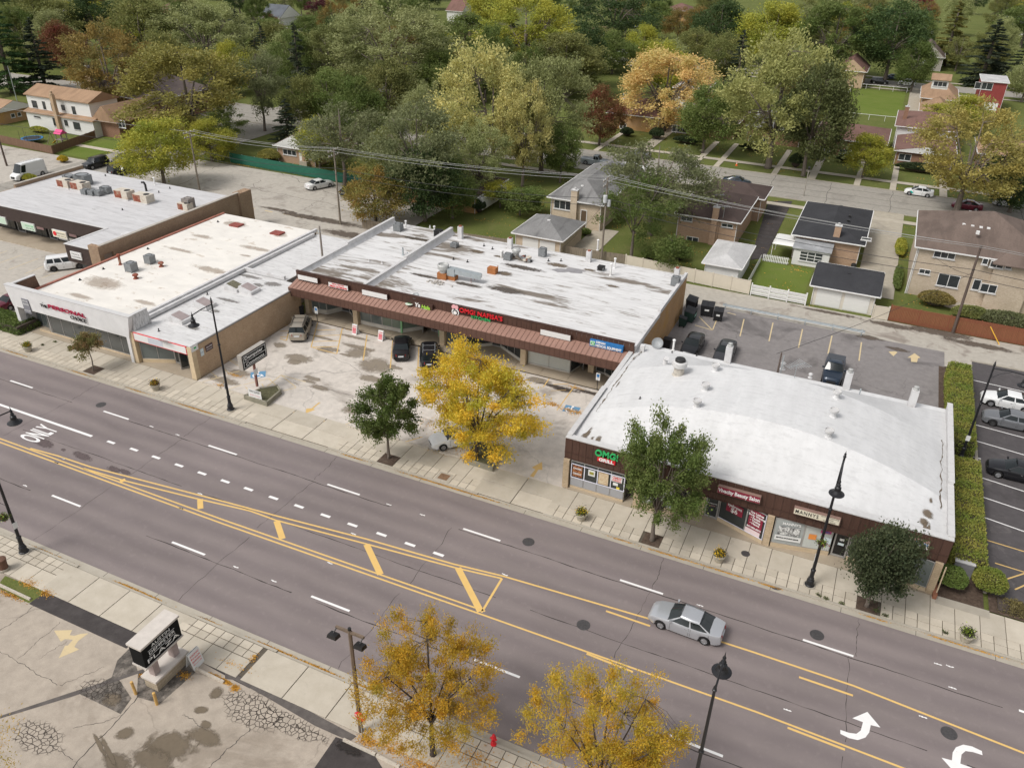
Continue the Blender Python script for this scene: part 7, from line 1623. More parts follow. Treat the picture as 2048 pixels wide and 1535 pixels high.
BLD = m_leaf('blonde_leaf',(0.690,0.607,0.235),(0.400,0.400,0.152)); PEA = m_leaf('peach_leaf',(0.828,0.552,0.235),(0.580,0.497,0.179)); RDL = m_leaf('crimson_leaf',(0.221,0.048,0.041),(0.166,0.117,0.041)); PURL = m_leaf('plum_leaf',(0.083,0.025,0.039),(0.138,0.041,0.041)); SPR = m_leaf('spruce_needle',(0.048,0.069,0.041),(0.083,0.097,0.055)); SPG = m_leaf('golden_needle',(0.248,0.221,0.055),(0.138,0.152,0.048)); SIL = m_leaf('silver_maple_leaf',(0.414,0.428,0.193),(0.241,0.269,0.103)); ORG_ = m_leaf('orange_olive_leaf',(0.359,0.235,0.069),(0.207,0.186,0.062)); BRZ = m_leaf('bronze_green_leaf',(0.193,0.172,0.062),(0.276,0.214,0.069))
# street trees of the main road, each grown on its own
OWN = {}
T = lambda *a,**k: build_tree(*a,**k)
px_tree('honey_locust','bright yellow honey locust in the timber planter beside the parking lot',952,916,684,268,None,YEL,None,.35,0.0,BARKD,((build_tree(11,9.6,9.6,.9,150,46000,.19,'spread',.2,(.35,0),.6,8,.105,.36,.3)),9.6,9.6))
px_tree('street_tree','dark green vase shaped tree in the sidewalk pit before the parking lot',778,916,748,122,None,GRN1,None,.1,.4,BARK,((build_tree(12,6.6,4.8,1.3,80,22000,.17,'plume',.12,(0,0),1.0,7,.13,.5,.3)),6.6,4.8))
px_tree('street_tree','tall dark green tree before the fascia of the vaulted shops',1304,1080,850,182,None,GRN1,None,.1,1.0,BARK,((build_tree(13,7.6,6.2,1.4,95,30000,.16,'plume',.15,(0,0),.9,7,.12,.5,.3)),7.6,6.2))
px_tree('pear_tree','dense round dark green tree beside the foundation sign',1733,1212,1040,142,None,m_leaf('pear_leaf',(0.062,0.086,0.041),(0.117,0.131,0.062)),None,.1,0,BARK,((build_tree(14,5.6,4.6,1.1,84,24000,.15,'round',.12,(.1,0),.85,6,.15,.6,.3)),5.6,4.6))
px_tree('young_tree','small young tree in the sidewalk pit before the white shop',188,741,668,62,None,m_leaf('young_leaf',(0.179,0.207,0.069),(0.276,0.179,0.083)),None,.1,0,BARK,((build_tree(15,3.6,2.9,1.5,26,3600,.17,'round',.06,(0,0),.7,5,.16,.6,.3)),3.6,2.9))
px_tree('honey_locust','thinning golden honey locust beside the floodlight pole',866,1508,1243,292,None,YEL2,None,.1,0,BARKD,((build_tree(16,7.6,7.6,1.5,190,44000,.12,'spread',.15,(0,0),.6,8,.085,.34,.25)),7.6,7.6))
px_tree('honey_locust','thinning golden honey locust beside the tall black lamp post',1190,1645,1362,318,None,YEL2,None,.1,2.0,BARKD,((build_tree(17,7.6,7.8,1.5,190,44000,.12,'spread',.15,(0,0),.6,8,.085,.34,.25)),7.6,7.8))
px_tree('honey_locust','nearly bare honey locust at the edge of the plaza lot',2,1640,1420,190,None,YEL2,None,.1,1.0,BARKD,((build_tree(18,6.8,7.2,1.9,60,3600,.17,'spread',.14,(0,0),.6,7,.14,.3,.25)),6.8,7.2))
# trees of the block behind the shops and beyond: (base x, base y, top y, width, kind, leaf, name, label)
TL = [
 (330,374,236,148,'round1',YGR,'maple_tree','yellow green tree between the parked dark cars and the utility pole'),
 (425,322,238,110,'round2',YGR,'maple_tree','yellow green tree by the left end of the green fence'),
 (388,282,78,272,'plume1',m_leaf('gold_olive_leaf',(0.414,0.359,0.097),(0.235,0.235,0.069)),'silver_maple','broad gold tipped tree above the side street corner'),
 (232,236,52,165,'plume2',ORG_,'maple_tree','bronze olive tree beside the big mauve roofed house'),
 (458,300,205,95,'open1',GRN1,'young_maple','slim green tree behind the yellow green ones'),
 (530,262,86,122,'open2',GRY,'leaning_tree','grey green tree with a thick dark trunk by the street corner'),
 (578,284,198,82,'coni1',SPR,'spruce_tree','dark low spruce behind the cottage with the white gable'),
 (604,215,45,72,'coni2',SPR,'spruce_tree','tall dark spruce between the maples'),
 (420,152,0,178,'plume3',SIL,'willow_tree','grey green willowy tree far up the side street'),
 (300,150,-8,150,'round3',OLV,'oak_tree','olive tree behind the bronze tree'),
 (92,178,36,92,'coni3',SPR,'spruce_tree','dark spruce behind the white two-storey house'),
 (142,150,38,92,'round4',RDL,'red_maple','dark red maple beside the dark spruce'),
 (26,185,-18,130,'coni1',m_leaf('pine_needle',(0.048,0.103,0.034),(0.097,0.152,0.041)),'pine_tree','green layered pine at the end of the yard'),
 (90,110,-30,150,'round1',OLV,'oak_tree','olive tree behind the layered pine'),
 (205,100,-25,110,'round2',DGR,'oak_tree','dark green tree behind the red maple'),
 (786,205,8,225,'plume2',SIL,'silver_maple','big silvery maple with upswept tips in the middle of the block'),
 (672,190,38,130,'plume1',m_leaf('soft_olive_leaf',(0.317,0.331,0.117),(0.193,0.221,0.076)),'silver_maple','soft olive maple beside the tall spruce'),
 (720,150,20,120,'round3',SIL,'silver_maple','pale green maple behind the soft olive one'),
 (882,215,98,95,'round2',GRN1,'linden_tree','mid green tree beside the blonde maple'),
 (985,352,82,205,'plume3',BLD,'silver_maple','tall blonde silver maple behind the strip shops'),
 (1082,345,100,175,'plume1',SIL,'silver_maple','green side trunk of the blonde maple clump'),
 (1045,372,168,110,'plume2',BLD,'silver_maple','blonde lower maple in front of the maple clump'),
 (958,400,245,120,'plume3',SIL,'silver_maple','pale sprouting maple beside the flat brown roof'),
 (840,432,178,215,'open1',GRY,'locust_tree','grey green open tree with a bare pale trunk behind the strip shops'),
 (905,330,205,110,'round4',YGR,'mulberry_tree','yellow green tree beside the grey green open tree'),
 (752,446,332,130,'round1',m_leaf('turning_leaf',(0.207,0.235,0.062),(0.373,0.235,0.069)),'box_elder','turning green and rust tree beside the rear lot'),
 (850,442,300,150,'round3',DGR,'box_elder','dark green tree over the wooden fence'),
 (690,372,195,190,'open3',GRY,'dead_topped_tree','grey tree with bare branches beside the cottage'),
 (640,335,235,100,'round2',YGR,'mulberry_tree','yellow green tree overhanging the cottage roof'),
 (1040,430,372,95,'small1',GRN1,'mulberry_tree','low green tree under the blonde maples beside the cream house'),
 (1000,415,360,70,'small2',YGR,'mulberry_tree','low yellow green sapling beside the flat brown roof'),
 (1262,515,335,150,'open2',GRN1,'locust_tree','feathery green tree behind the alley power pole'),
 (1300,470,266,235,'open3',GRY,'locust_tree','wide grey green locust between the cream house and the rose brick house'),
 (1335,548,468,75,'small3',GRN1,'small_tree','small green garden tree behind the vinyl fence'),
 (1198,290,168,95,'round4',RDL,'red_maple','red leaved maple on the front lawn across the back street'),
 (1324,262,90,212,'plume1',PEA,'silver_maple','peach and yellow maple across the back street'),
 (1405,306,165,122,'round2',GRN1,'linden_tree','green street tree with a slim trunk beside the peach maple'),
 (1536,336,66,225,'plume3',m_leaf('pale_gold_leaf',(0.455,0.442,0.166),(0.290,0.304,0.103)),'silver_maple','tall pale gold street maple with a forked trunk'),
 (1606,352,132,165,'round3',m_leaf('dark_olive_leaf',(0.083,0.103,0.039),(0.138,0.152,0.055)),'norway_maple','dense dark olive street tree beside the pale gold maple'),
 (1724,356,266,88,'round1',YGR,'young_maple','small yellow topped street tree by the two front walks'),
 (1912,424,218,225,'plume2',m_leaf('yellow_olive_leaf',(0.524,0.428,0.124),(0.331,0.304,0.097)),'silver_maple','large yellow olive tree with a leaning trunk by the back street'),
 (2018,425,290,150,'round4',DGR,'norway_maple','dark green tree beside the large yellow olive tree'),
 (1768,168,6,155,'round3',DGR,'norway_maple','very dark round tree by the far street'),
 (1888,132,2,92,'coni2',SPG,'golden_spruce','golden green spruce behind the tan bungalow'),
 (1962,168,40,120,'coni3',SPR,'spruce_tree','dark spruce behind the red brick house'),
 (2034,180,48,90,'coni1',SPR,'spruce_tree','dark spruce beside the red brick house'),
 (1655,152,-5,175,'plume1',GRN1,'elm_tree','mid green tree behind the pale gold maple'),
 (1700,120,10,80,'round1',ORG_,'maple_tree','orange brown tree beside the very dark round tree'),
 (1540,135,2,140,'round2',YGR,'maple_tree','yellow tree beyond the pale gold maple'),
 (1432,118,-5,115,'round4',DGR,'oak_tree','dark green tree beyond the grey roofed house'),
 (1470,190,60,70,'coni2',SPR,'spruce_tree','tall dull spruce between the yellow trees'),
 (1385,150,60,90,'round3',OLV,'maple_tree','olive tree behind the peach maple'),
 (1224,104,-50,205,'open3',DGR,'elm_tree','dark spreading elm with a tall trunk by the far street'),
 (1048,150,-8,200,'plume2',YGR,'maple_tree','large yellow green tree beyond the blonde maple'),
 (1128,195,62,165,'round1',OLV,'maple_tree','olive tree between the blonde maple and the red maple'),
 (930,110,22,100,'round4',GRN1,'linden_tree','green tree beside the blue roofed house'),
 (980,60,-30,110,'round2',YGR,'maple_tree','yellow tree above the blue roofed house'),
 (642,46,0,62,'round3',PURL,'plum_tree','dark plum coloured tree near the top of the block'),
 (542,72,26,44,'round1',RDL,'red_maple','small red tree beside the white gabled house'),
 (1836,42,-8,68,'round2',m_leaf('red_far_leaf',(0.304,0.062,0.069),(0.221,0.069,0.069)),'red_maple','far red tree beyond the golden spruce'),
 (1785,100,30,70,'round4',BRZ,'maple_tree','bronze tree behind the very dark tree'),
 (2040,95,0,110,'round1',GRN1,'oak_tree','green tree above the far white house'),
 (1870,250,205,60,'small2',YGR,'small_tree','yellow green shrub tree beside the tan garage'),
 (1925,268,190,95,'round2',YGR,'maple_tree','yellow tree beside the red brick house'),
 (1580,215,120,90,'round1',BRZ,'maple_tree','bronze tree behind the dense street tree'),
 (820,120,15,110,'round2',OLV,'maple_tree','olive tree behind the big silvery maple'),
 (560,130,40,110,'round4',OLV,'maple_tree','olive tree above the leaning tree'),
 (905,436,318,105,'round2',GRN1,'box_elder','green tree between the flat brown roof and the dark green tree'),
 (790,395,250,130,'round4',OLV,'box_elder','olive tree under the grey green open tree'),
 (720,300,150,120,'round1',GRN1,'linden_tree','green tree along the back street beyond the cottage'),
 (860,300,170,110,'plume2',SIL,'silver_maple','pale maple along the back street beside the blonde maple'),
 (1120,365,250,90,'round3',GRN1,'linden_tree','green tree by the blonde maples overlooking the street lamp'),
 (610,262,150,90,'round2',OLV,'maple_tree','olive tree at the street corner lawn'),
 (780,260,120,130,'round3',OLV,'maple_tree','olive tree on the corner lawn beneath the silvery maple'),
 (660,255,130,120,'round4',GRN1,'maple_tree','green tree on the corner lawn beside the street'),
 (340,215,60,120,'round2',OLV,'maple_tree','olive tree behind the broad gold tipped tree'),
 (480,110,20,90,'coni3',SPR,'spruce_tree','dark spruce beside the willowy tree'),
]
for bx,by,ty,w,kind,lf,nm,lab in TL:
    px_tree(nm,lab,bx,by,ty,w,kind,lf,None,0.0,None,BARK)
# the leafy neighbourhood farther off: look-alikes that only their place tells apart
rt = random.Random(21); OCC = [(g(a[0],a[1]).x,g(a[0],a[1]).y) for a in TL]
HZ = [(o.location.x,o.location.y) for o in bpy.data.objects if o.get('category') in ('house','garage') and o.location.y > 160]
KN = {'olive': (OLV,'olive broadleaf tree in the far neighbourhood canopy'),'green': (GRN1,'mid green broadleaf tree in the far neighbourhood canopy'),'dark': (DGR,'dark green broadleaf tree in the far neighbourhood canopy'),'yellow': (YGR,'yellow green broadleaf tree in the far neighbourhood canopy'),'bronze': (ORG_,'bronze broadleaf tree in the far neighbourhood canopy'),'spruce': (SPR,'dark spruce in the far neighbourhood canopy'),'silver': (SIL,'silvery broadleaf tree in the far neighbourhood canopy')}
nfar = 0
for _ in range(9000):
    u,v = rt.uniform(-60,2110),rt.uniform(-75,215); b = g(u,v); 
    if b.y < 156 or b.y > 620 or nfar > 225: continue
    if any(math.hypot(b.x-x,b.y-y) < 7.5 for x,y in OCC): continue
    if 252 < b.y < 270 or -127 < b.x < -114 and b.y < 257 or (b.y < 250 and b.x > -12 and b.x < 26): continue
    if any(abs(b.x-x) < 8 and -9 < b.y-(y+6) < 10 for x,y in HZ): continue
    if any(abs(b.x-x) < 9 and -38 < b.y-y < 2 for x,y in HZ) and rt.random() < .6: continue
    k = rt.choice(['olive','olive','green','dark','yellow','bronze','spruce','silver','green']); lf,lab = KN[k]; kind = 'coni%d' % rt.randint(1,3) if k == 'spruce' else rt.choice(['round1','round2','round3','round4','plume1','plume2','open1'])
    put_tree('background_tree',lab,(b.x,b.y,0),rt.uniform(9,15.5),rt.uniform(8.5,13) if k != 'spruce' else rt.uniform(5,7),kind,lf,'far '+k+' trees of the neighbourhood',None,BARK); OCC.append((b.x,b.y)); nfar += 1
# ------------------------------------------------------------------ shrubs, hedges, ground litter
def shell_points(n,rng,fn):
    P,N_ = fn(n,rng); return P,N_
def box_shell(w,d,h,n,rng):
    """points on the top and sides of a clipped hedge, slightly bumpy"""
    A = np.array([w*d,w*h,w*h,d*h,d*h]); f = rng.choice(5,n,p=A/A.sum()); u,v = rng.random(n),rng.random(n); P = np.zeros((n,3)); Nn = np.zeros((n,3))
    for k,(px_,py_,pz_,nn) in enumerate((((u-.5)*w,(v-.5)*d,h+0*u,(0,0,1)),((u-.5)*w,-d/2+0*u,v*h,(0,-1,0)),((u-.5)*w,d/2+0*u,v*h,(0,1,0)),(-w/2+0*u,(u-.5)*d,v*h,(-1,0,0)),(w/2+0*u,(u-.5)*d,v*h,(1,0,0)))):
        s = f == k; P[s] = np.stack([px_,py_,pz_],1)[s]; Nn[s] = nn
    r = min(w,d)*.22; t = np.clip((P[:,2]-(h-r))/r,0,1); k = 1-.16*t; P[:,0] *= k; P[:,1] *= np.where(d > 4,1-.02*t,k); return P+rng.normal(0,.05,(n,3)),Nn
def ball_shell(rx,ry,rz,n,rng):
    d = rng.normal(size=(n,3)); d /= np.linalg.norm(d,axis=1,keepdims=True); d[:,2] = np.abs(d[:,2])*1.0-(rng.random(n) < .35)*.5*np.abs(d[:,2]); k = 1+.06*np.sin(5*d[:,0]+2)*np.cos(4*d[:,1])
    return d*np.array([rx,ry,rz])*k[:,None]+np.array([0,0,rz*.85])+rng.normal(0,.035,(n,3)),d
def shrub(name,label,base,shape,dims,n,ls,leafm,seed,cat='shrub',group=None,rz=0.0):
    rng = np.random.default_rng(seed); t = thing(name,label,cat,base,rz,group)
    P,Nn = (box_shell if shape == 'box' else ball_shell)(*dims,n,rng); D = Nn*.6+rng.normal(0,.7,P.shape)
    n3 = np.sin(P[:,0]*1.7+seed)*np.cos(P[:,1]*1.3)+np.sin(P[:,1]*2.9+P[:,2]*2); me = leaf_mesh('foliage',P,D,ls,np.clip(.5+.18*n3+rng.normal(0,.18,len(P)),0,1),rng,.6); me.materials.append(leafm)
    o = bpy.data.objects.new('foliage',me); COL.objects.link(o); o.parent = t
    c = MB(); w,d,h = dims if shape == 'box' else (dims[0]*1.5,dims[1]*1.5,dims[2]*1.7)
    if shape == 'box': c.box(-w/2+.12,w/2-.12,-d/2+.12,d/2-.12,0,h-.14)
    else:
        c.lathe((0,0,0),[(.08,0),(.55,dims[2]*.35),(.66,dims[2]*.8),(.45,dims[2]*1.3),(.02,dims[2]*1.5)],12); c.v = [(x*dims[0],y*dims[1],z) for x,y,z in c.v]
    c.build('branch_core',BARKD,t,world=False); return t
HEDGE = m_leaf('hedge_leaf',(0.179,0.241,0.041),(0.345,0.304,0.069),.15); BOXW = m_leaf('boxwood_leaf',(0.103,0.159,0.034),(0.179,0.228,0.055),.15); YEW = m_leaf('yew_leaf',(0.028,0.044,0.019),(0.055,0.076,0.028),.1)
shrub('clipped_hedge','long clipped hedge between the back lot and the side lot',(14.0,73.2,0),'box',(2.0,15.4,1.9),24000,.13,HEDGE,1,'hedge')
shrub('clipped_hedge','clipped hedge beside the vaulted shops in front of the lamp gap',(14.15,56.4,0),'box',(2.2,13.2,1.8),22000,.13,HEDGE,2,'hedge')
b = g(1898,1176,.1); shrub('round_bush','green round bush against the corner of the vaulted shops',(b.x,b.y+.3,.05),'ball',(.95,.95,.85),5000,.11,BOXW,3,'bush')
b = g(1972,1180,.1); shrub('round_bush','yellow green round bush beside the utility box',(b.x,b.y,.05),'ball',(1.05,1.05,.95),5600,.11,HEDGE,4,'bush')
b = g(20,668,.1); shrub('clipped_hedge','low clipped hedge at the end of the white shop',(b.x-2.0,b.y+1.4,0),'box',(6.5,2.6,1.15),9000,.13,BOXW,5,'hedge')
for i,(px_,py_,dm,lab) in enumerate(((1590,335,(1.3,1.3,1.35),'ball clipped yew on the lawn beside the front walk'),(1510,303,(3.2,.9,.8),'dark low hedge under the window of the grey roofed bungalow'),(1635,318,(1.7,.9,.7),'dark hedge under the left windows of the half hidden bungalow'),(1692,325,(2.,.9,.8),'dark hedge under the right windows of the half hidden bungalow'),(1837,345,(4.3,1.0,.9),'long dark hedge in front of the white gabled bungalow'),(1253,272,(1.4,1.2,.9),'dark clipped bush by the tan bungalow walk'),(1312,278,(1.5,1.5,1.2),'dark bush beside the peach maple'),(1375,288,(3,1,.8),'dark hedge before the brown roofed bungalow'),(958,425,(1.0,1.,1.1),'dark bush at the corner of the flat brown roofed house'))):
    b = g(px_,py_); shrub('dark_bush',lab,(b.x,b.y,0),'ball',dm,int(1800+1600*dm[0]*dm[1]),.22,YEW,20+i,'bush')
b = g(1985,1100,.1)
for i,(px_,py_,dm,lf,lab) in enumerate(((1868,612,(2.0,1.2,1.0),BRZ,'bronze shrub in the yard behind the red fence'),(1940,640,(2.2,1.1,.9),OLV,'olive shrub beside the alley power pole'),(2010,655,(3.2,1.3,1.0),GRY,'grey green shrub along the red fence'),(2040,610,(2.0,2.5,1.4),GRN1,'green shrub at the side of the two-storey house'),(1795,560,(.5,4.2,.5),GRN1,'narrow planting along the concrete drive'),(1800,500,(.7,3.5,.6),YGR,'yellow green planting beside the drive'),(1830,570,(.6,3.0,.7),GRN1,'garden row at the foot of the two-storey house'),(127,325,(1.0,.7,.6),YEL,'yellow bush at the corner of the brown fence'),(290,330,(2,1,.7),BRZ,'low shrub beside the parked cars'),(155,265,(2.4,.8,.6),OLV,'shrubs along the white house wall'),(80,265,(2.4,.8,.6),YGR,'garden plants along the white house'),(60,362,(1.6,.8,.6),YGR,'yellow green bush beside the white van'),(1760,300,(2.0,1.,.7),GRN1,'garden shrub between the bungalows'),(540,322,(2.2,1.6,1.1),m_leaf('gold_olive_leaf',(0.414,0.359,0.097),(0.235,0.235,0.069)),'golden shrub behind the green fence'),(1305,520,(1.6,1.2,.9),GRN1,'green shrub by the yard walk'),(1360,520,(1.2,1.0,.8),GRN1,'green shrub below the rose brick house'),(1170,470,(.8,.6,.5),GRN1,'small shrub by the cream house step'))):
    b = g(px_,py_); shrub('garden_shrub',lab,(b.x,b.y,0),'ball',dm,int(1600+900*dm[0]*dm[1]),.2,lf,50+i)
b = g(2010,1200,.1); MB().sheet(rect(15.6,30,46.75,48.6),.09).sheet(rect(12.45,15.3,46.75,83),.065).build('planting_bed',SOIL,kind='structure')
rng = np.random.default_rng(77)
def litter(name,label,spots,leafm,size=.09,flatz=.02):
    P = []
    for (c,rx,ry,n,z,rot) in spots:
        q = rng.normal(0,.5,(n,2))*np.array([rx,ry]); cs,sn = math.cos(rot),math.sin(rot); P.append(np.stack([c[0]+q[:,0]*cs-q[:,1]*sn,c[1]+q[:,0]*sn+q[:,1]*cs,np.full(n,z)+rng.uniform(.003,flatz,n)],1))
    P = np.concatenate(P); D = rng.normal(size=P.shape); D[:,2] *= .15
    me = leaf_mesh(name,P,D,size,np.clip(rng.normal(.35,.3,len(P)),0,1),rng,.6); me.materials.append(leafm); o = bpy.data.objects.new(name,me); COL.objects.link(o); return tag(o,label,'leaves',None,'stuff')
FALL = m_leaf('fallen_leaf',(0.635,0.331,0.041),(0.414,0.235,0.069),.1)
S = []
for px_,py_,rx,n in ((352,845,2.2,500),(240,800,1.6,130),(690,930,1.2,160),(840,975,2.6,420),(900,995,2.2,380),(960,1010,1.4,160),(1240,1075,.8,130),(1340,1110,2.0,350),(1450,1150,2.2,300),(1540,1168,.7,220),(1750,1236,.9,110),(1890,1285,1.2,150),(30,705,2,160),(150,750,1.6,160),(1960,1300,1.5,140)):
    b = g(px_,py_,.05); S.append(((b.x,42.78),rx,.07,n,.02,0))
for px_,py_,rx,n in ((310,1170,1.5,200),(270,1155,1.0,160),(110,1090,2,160),(560,1290,1.9,420),(640,1330,1.4,260),(430,1230,1.0,120),(810,1380,1.6,260),(730,1365,.8,120)):
    b = g(px_,py_,.05); S.append(((b.x,23.72),rx,.07,n,.02,0))
for px_,py_,rx,ry,n,z in ((60,1165,.8,.35,500,.11),(95,1185,.6,.3,380,.11),(20,1190,1.2,.2,300,.11),(450,1362,.55,.12,420,.11),(470,1375,.25,.2,260,.11),(430,1352,.5,.12,260,.11),(790,1490,.9,.5,900,.11),(740,1480,.6,.4,500,.11),(850,1530,1.4,.8,1300,.11),(370,1350,.4,.25,160,.11),(285,1350,.25,.15,120,.11),(950,1520,1.6,1.0,500,.13),(1100,1560,1.6,1.0,400,.13),(470,1330,1.6,.3,90,.13),(508,1315,.2,.4,90,.13),
    (1145,822,1.1,.45,650,.107),(1105,808,.8,.35,380,.107),(940,900,2.6,1.2,700,.107),(870,905,1.0,.3,200,.107),(470,750,1.2,.25,260,.107),(440,770,.6,.3,130,.107),(880,850,2.4,1.2,350,.107),(1010,850,2.5,1.5,300,.107),(1150,775,.9,.15,160,.107),(700,660,1,.15,80,.107),(560,335,6,.4,500,.07),(480,330,4,.5,400,.07),(620,352,4,.4,300,.07)):
    b = g(px_,py_,z); S.append(((b.x,b.y),rx,ry,n,z,0))
litter('fallen_leaves','drifts of fallen yellow leaves in the gutters and lot corners',S,FALL)
LL = []
for _ in range(260):
    x,y = rt.uniform(-60,25),rt.uniform(94,168)
    if 133 < y < 150: continue
    LL.append(((x,y),rt.uniform(.6,2.5),rt.uniform(.6,2),16,.0,0))
litter('lawn_leaves','thin scatter of fallen leaves over the lawns',LL,FALL,.16,.03)
# ------------------------------------------------------------------ street furniture
LAMPB = plain('lamp_black',(.014,.014,.016),.4,.4)
def lamp_post(label,base,rz,h=10.7,arm=2.3,basket=None,plate=True):
    t = thing('street_lamp',label,'street lamp',base,rz,'black street lamps')
    MB().lathe((0,0,0),[(.33,0),(.33,.12),(.27,.16),(.25,.5),(.19,.6),(.2,.68),(.15,.75),(.14,1.3),(.17,1.34),(.17,1.42),(.12,1.48)],14).build('base',LAMPB,t,world=False)
    MB().lathe((0,0,0),[(.42,0),(.42,.05),(.34,.055)],16).build('footing',SLAB2,t,world=False)
    MB().tube([(0,0,1.45),(0,0,h*.62),(0,0,h)],[.115,.085,.065],12).build('pole',LAMPB,t,world=False)
    MB().lathe((0,0,h),[(.065,0),(.1,.03),(.1,.1),(.05,.14),(.08,.24),(.03,.34),(.005,.5)],10).build('finial',LAMPB,t,world=False)
    MB().tube([(0,0,h-.25),(arm*.5,0,h-.2),(arm,0,h-.3)],.045,8).tube([(0,0,h-1.1),(arm*.25,0,h-.6),(arm*.55,0,h-.27)],.025,6).build('arm',LAMPB,t,world=False)
    l = MB().lathe((arm,0,h-1.25),[(.46,.02),(.47,.06),(.3,.12),(.2,.3),(.19,.52),(.1,.6),(.13,.7),(.07,.8),(.09,.95),(.03,1.08),(.005,1.35)],18).build('luminaire',LAMPB,t,world=False)
    MB().lathe((arm,0,h-1.42),[(.02,0),(.2,.03),(.25,.12),(.24,.19)],14).build('lens',plain('lamp_lens',(.55,.54,.5),.2),l,world=False)
    MB().lathe((0,0,h*.62),[(.1,-.08),(.13,-.04),(.13,.04),(.1,.08)],12).build('collar',LAMPB,t,world=False)
    if plate: MB().box(-.16,.16,-.125,-.105,2.2,2.7).build('pole_sign',WFACE,t,world=False)
    return t
def small_leaves(parent,loc,r,n,mats,seed,size=.09):
    rg = np.random.default_rng(seed)
    for i,(mt,k) in enumerate(mats):
        P = rg.normal(0,.45,(int(n*k),3))*r+np.array(loc); D = rg.normal(size=P.shape)+np.array([0,0,.5]); me = leaf_mesh('flowers' if i else 'foliage',P,D,size,np.clip(rg.normal(.5,.25,len(P)),0,1),rg,.7); me.materials.append(mt)
        o = bpy.data.objects.new(me.name.split('.')[0],me); COL.objects.link(o); o.parent = parent
PET = {'yellow': m_leaf('yellow_petal',(.8,.55,.03),(.7,.42,.02),.1),'plum': m_leaf('plum_petal',(.12,.012,.04),(.2,.02,.03),.1),'white': m_leaf('white_petal',(.8,.8,.75),(.7,.7,.6),.1),'lime': m_leaf('lime_foliage',(.38,.48,.06),(.3,.42,.05),.2),'green': m_leaf('planter_foliage',(.06,.09,.025),(.12,.14,.04),.2),'orange': m_leaf('orange_petal',(.6,.22,.02),(.5,.3,.02),.1),'dark': m_leaf('dark_foliage',(.03,.025,.02),(.06,.05,.03),.2)}
for i,((px,py),lab,mix) in enumerate((((57,702),'concrete planter of orange and lime foliage before the white shop',['green','orange','lime']),((312,779),'concrete planter of plum and yellow flowers before the brick store',['green','plum','yellow']),((1162,1038),'concrete planter of yellow flowers and trailing lime leaves by the grill',['dark','yellow','lime']),((1437,1121),'concrete planter of yellow and bronze flowers before the salon',['dark','yellow','green']),((1930,1280),'concrete planter of dark foliage and lime leaves past the shops',['dark','lime','green']))):
    b = g(px,py,.128); t = thing('flower_planter',lab,'planter',(b.x,b.y,.128),0,'concrete sidewalk planters')
    MB().lathe((0,0,0),[(.28,0),(.3,.05),(.42,.5),(.47,.52),(.47,.62),(.41,.62),(.4,.54),(.02,.54)],18).build('pot',M('planter_concrete',(.42,.38,.3),.9,.15,4),t,world=False)
    small_leaves(t,(0,0,.78),np.array([.42,.42,.26]),420,[(PET[mix[0]],1.2),(PET[mix[1]],.6),(PET[mix[2]],.6)],30+i)
lamp_post('black street lamp beside the Dempster Commons sign',(-46.15,43.95,.128),-H2)
lp2 = lamp_post("black street lamp before the cream MANNY'S sign",(4.4,43.95,.128),-H2)
lamp_post('black street lamp standing past the golden locusts on the plaza side',(.95,22.95,.128),H2)
lp4 = lamp_post('black street lamp with banner arms on the plaza side',(-46.1,22.95,.128),H2)
lamp_post('black street lamp in the hedge gap beside the side lot',(14.1,65.0,.06),0.0,9.3,2.4)
for z in (4.1,6.6): MB().tube([(0,0,z),(0,.95,z)],.02,6).tube([(0,0,z-.0),(0,-.0,z)],.02,4).build('banner_arm',LAMPB,lp4,world=False)
def basket(parent,x,y,z,seed):
    hb_ = MB().lathe((x,y,z),[(.02,0),(.2,.05),(.28,.22),(.28,.26)],10).build('basket',BLACKM,parent,world=False); small_leaves(hb_,(x,y,z+.3),np.array([.38,.38,.3]),260,[(PET['green'],1.2),(PET['plum'],.25),(PET['lime'],.25)],seed)
basket(lp2,.45,.05,3.9,61); basket(lp4,-.45,0,3.2,62)
# tree pits and grates
for i,(x,y) in enumerate(PITS): MB().box(x-.72,x+.72,y-.70,y+.70,.06,.118).build('tree_pit',SOIL,SWF)
b = g(888,953,.13); MB().box(b.x-.62,b.x+.62,b.y-.55,b.y+.55,.1,.134).build('vault_frame',SLAB2,SWF); MB().box(b.x-.42,b.x+.42,b.y-.37,b.y+.37,.1,.14).build('vault_cover',M('rusty_cover',(.2,.12,.07),.8,.25,5),SWF)
# timber planters in the lot
TIMB = M('weathered_timber',(.26,.23,.2)); TIMB2 = M('planter_timber',(.27,.25,.19),.9,.25,3,stretch=(.5,.5,4))
def timber_planter(label,pts,z=.105,h=.48,w=.16):
    c = sum((Vector((p.x,p.y,0)) for p in pts),Vector())/len(pts); t = thing('timber_planter',label,'planter',(c.x,c.y,z)); n = len(pts)
    for i in range(n):
        for k in range(3):
            a,b = pts[i],pts[(i+1) % n]; d = (b-a).normalized()*.1; MB().bar((a.x-d.x*(k % 2),a.y-d.y*(k % 2),z+h*(k+.5)/3),(b.x+d.x*((k+1) % 2),b.y+d.y*((k+1) % 2),z+h*(k+.5)/3),w,h/3-.012).build('timber',TIMB2,t)
    MB().prism([(c.x+(p.x-c.x)*.95,c.y+(p.y-c.y)*.95) for p in pts],z,z+h*.8).build('soil',M('mossy_soil',(.10,.095,.05),.95,.4,5),t); return t
timber_planter('triangular timber planter under the Dempster Commons sign',[g(*q2(*p),.3) for p in ((720,740),(940,810),(1080,690),(1050,640),(885,668))])
timber_planter('timber planter holding the yellow locust',[g(*q6(*p),.3) for p in ((1020,1110),(1245,1180),(1345,1010),(1110,960))])
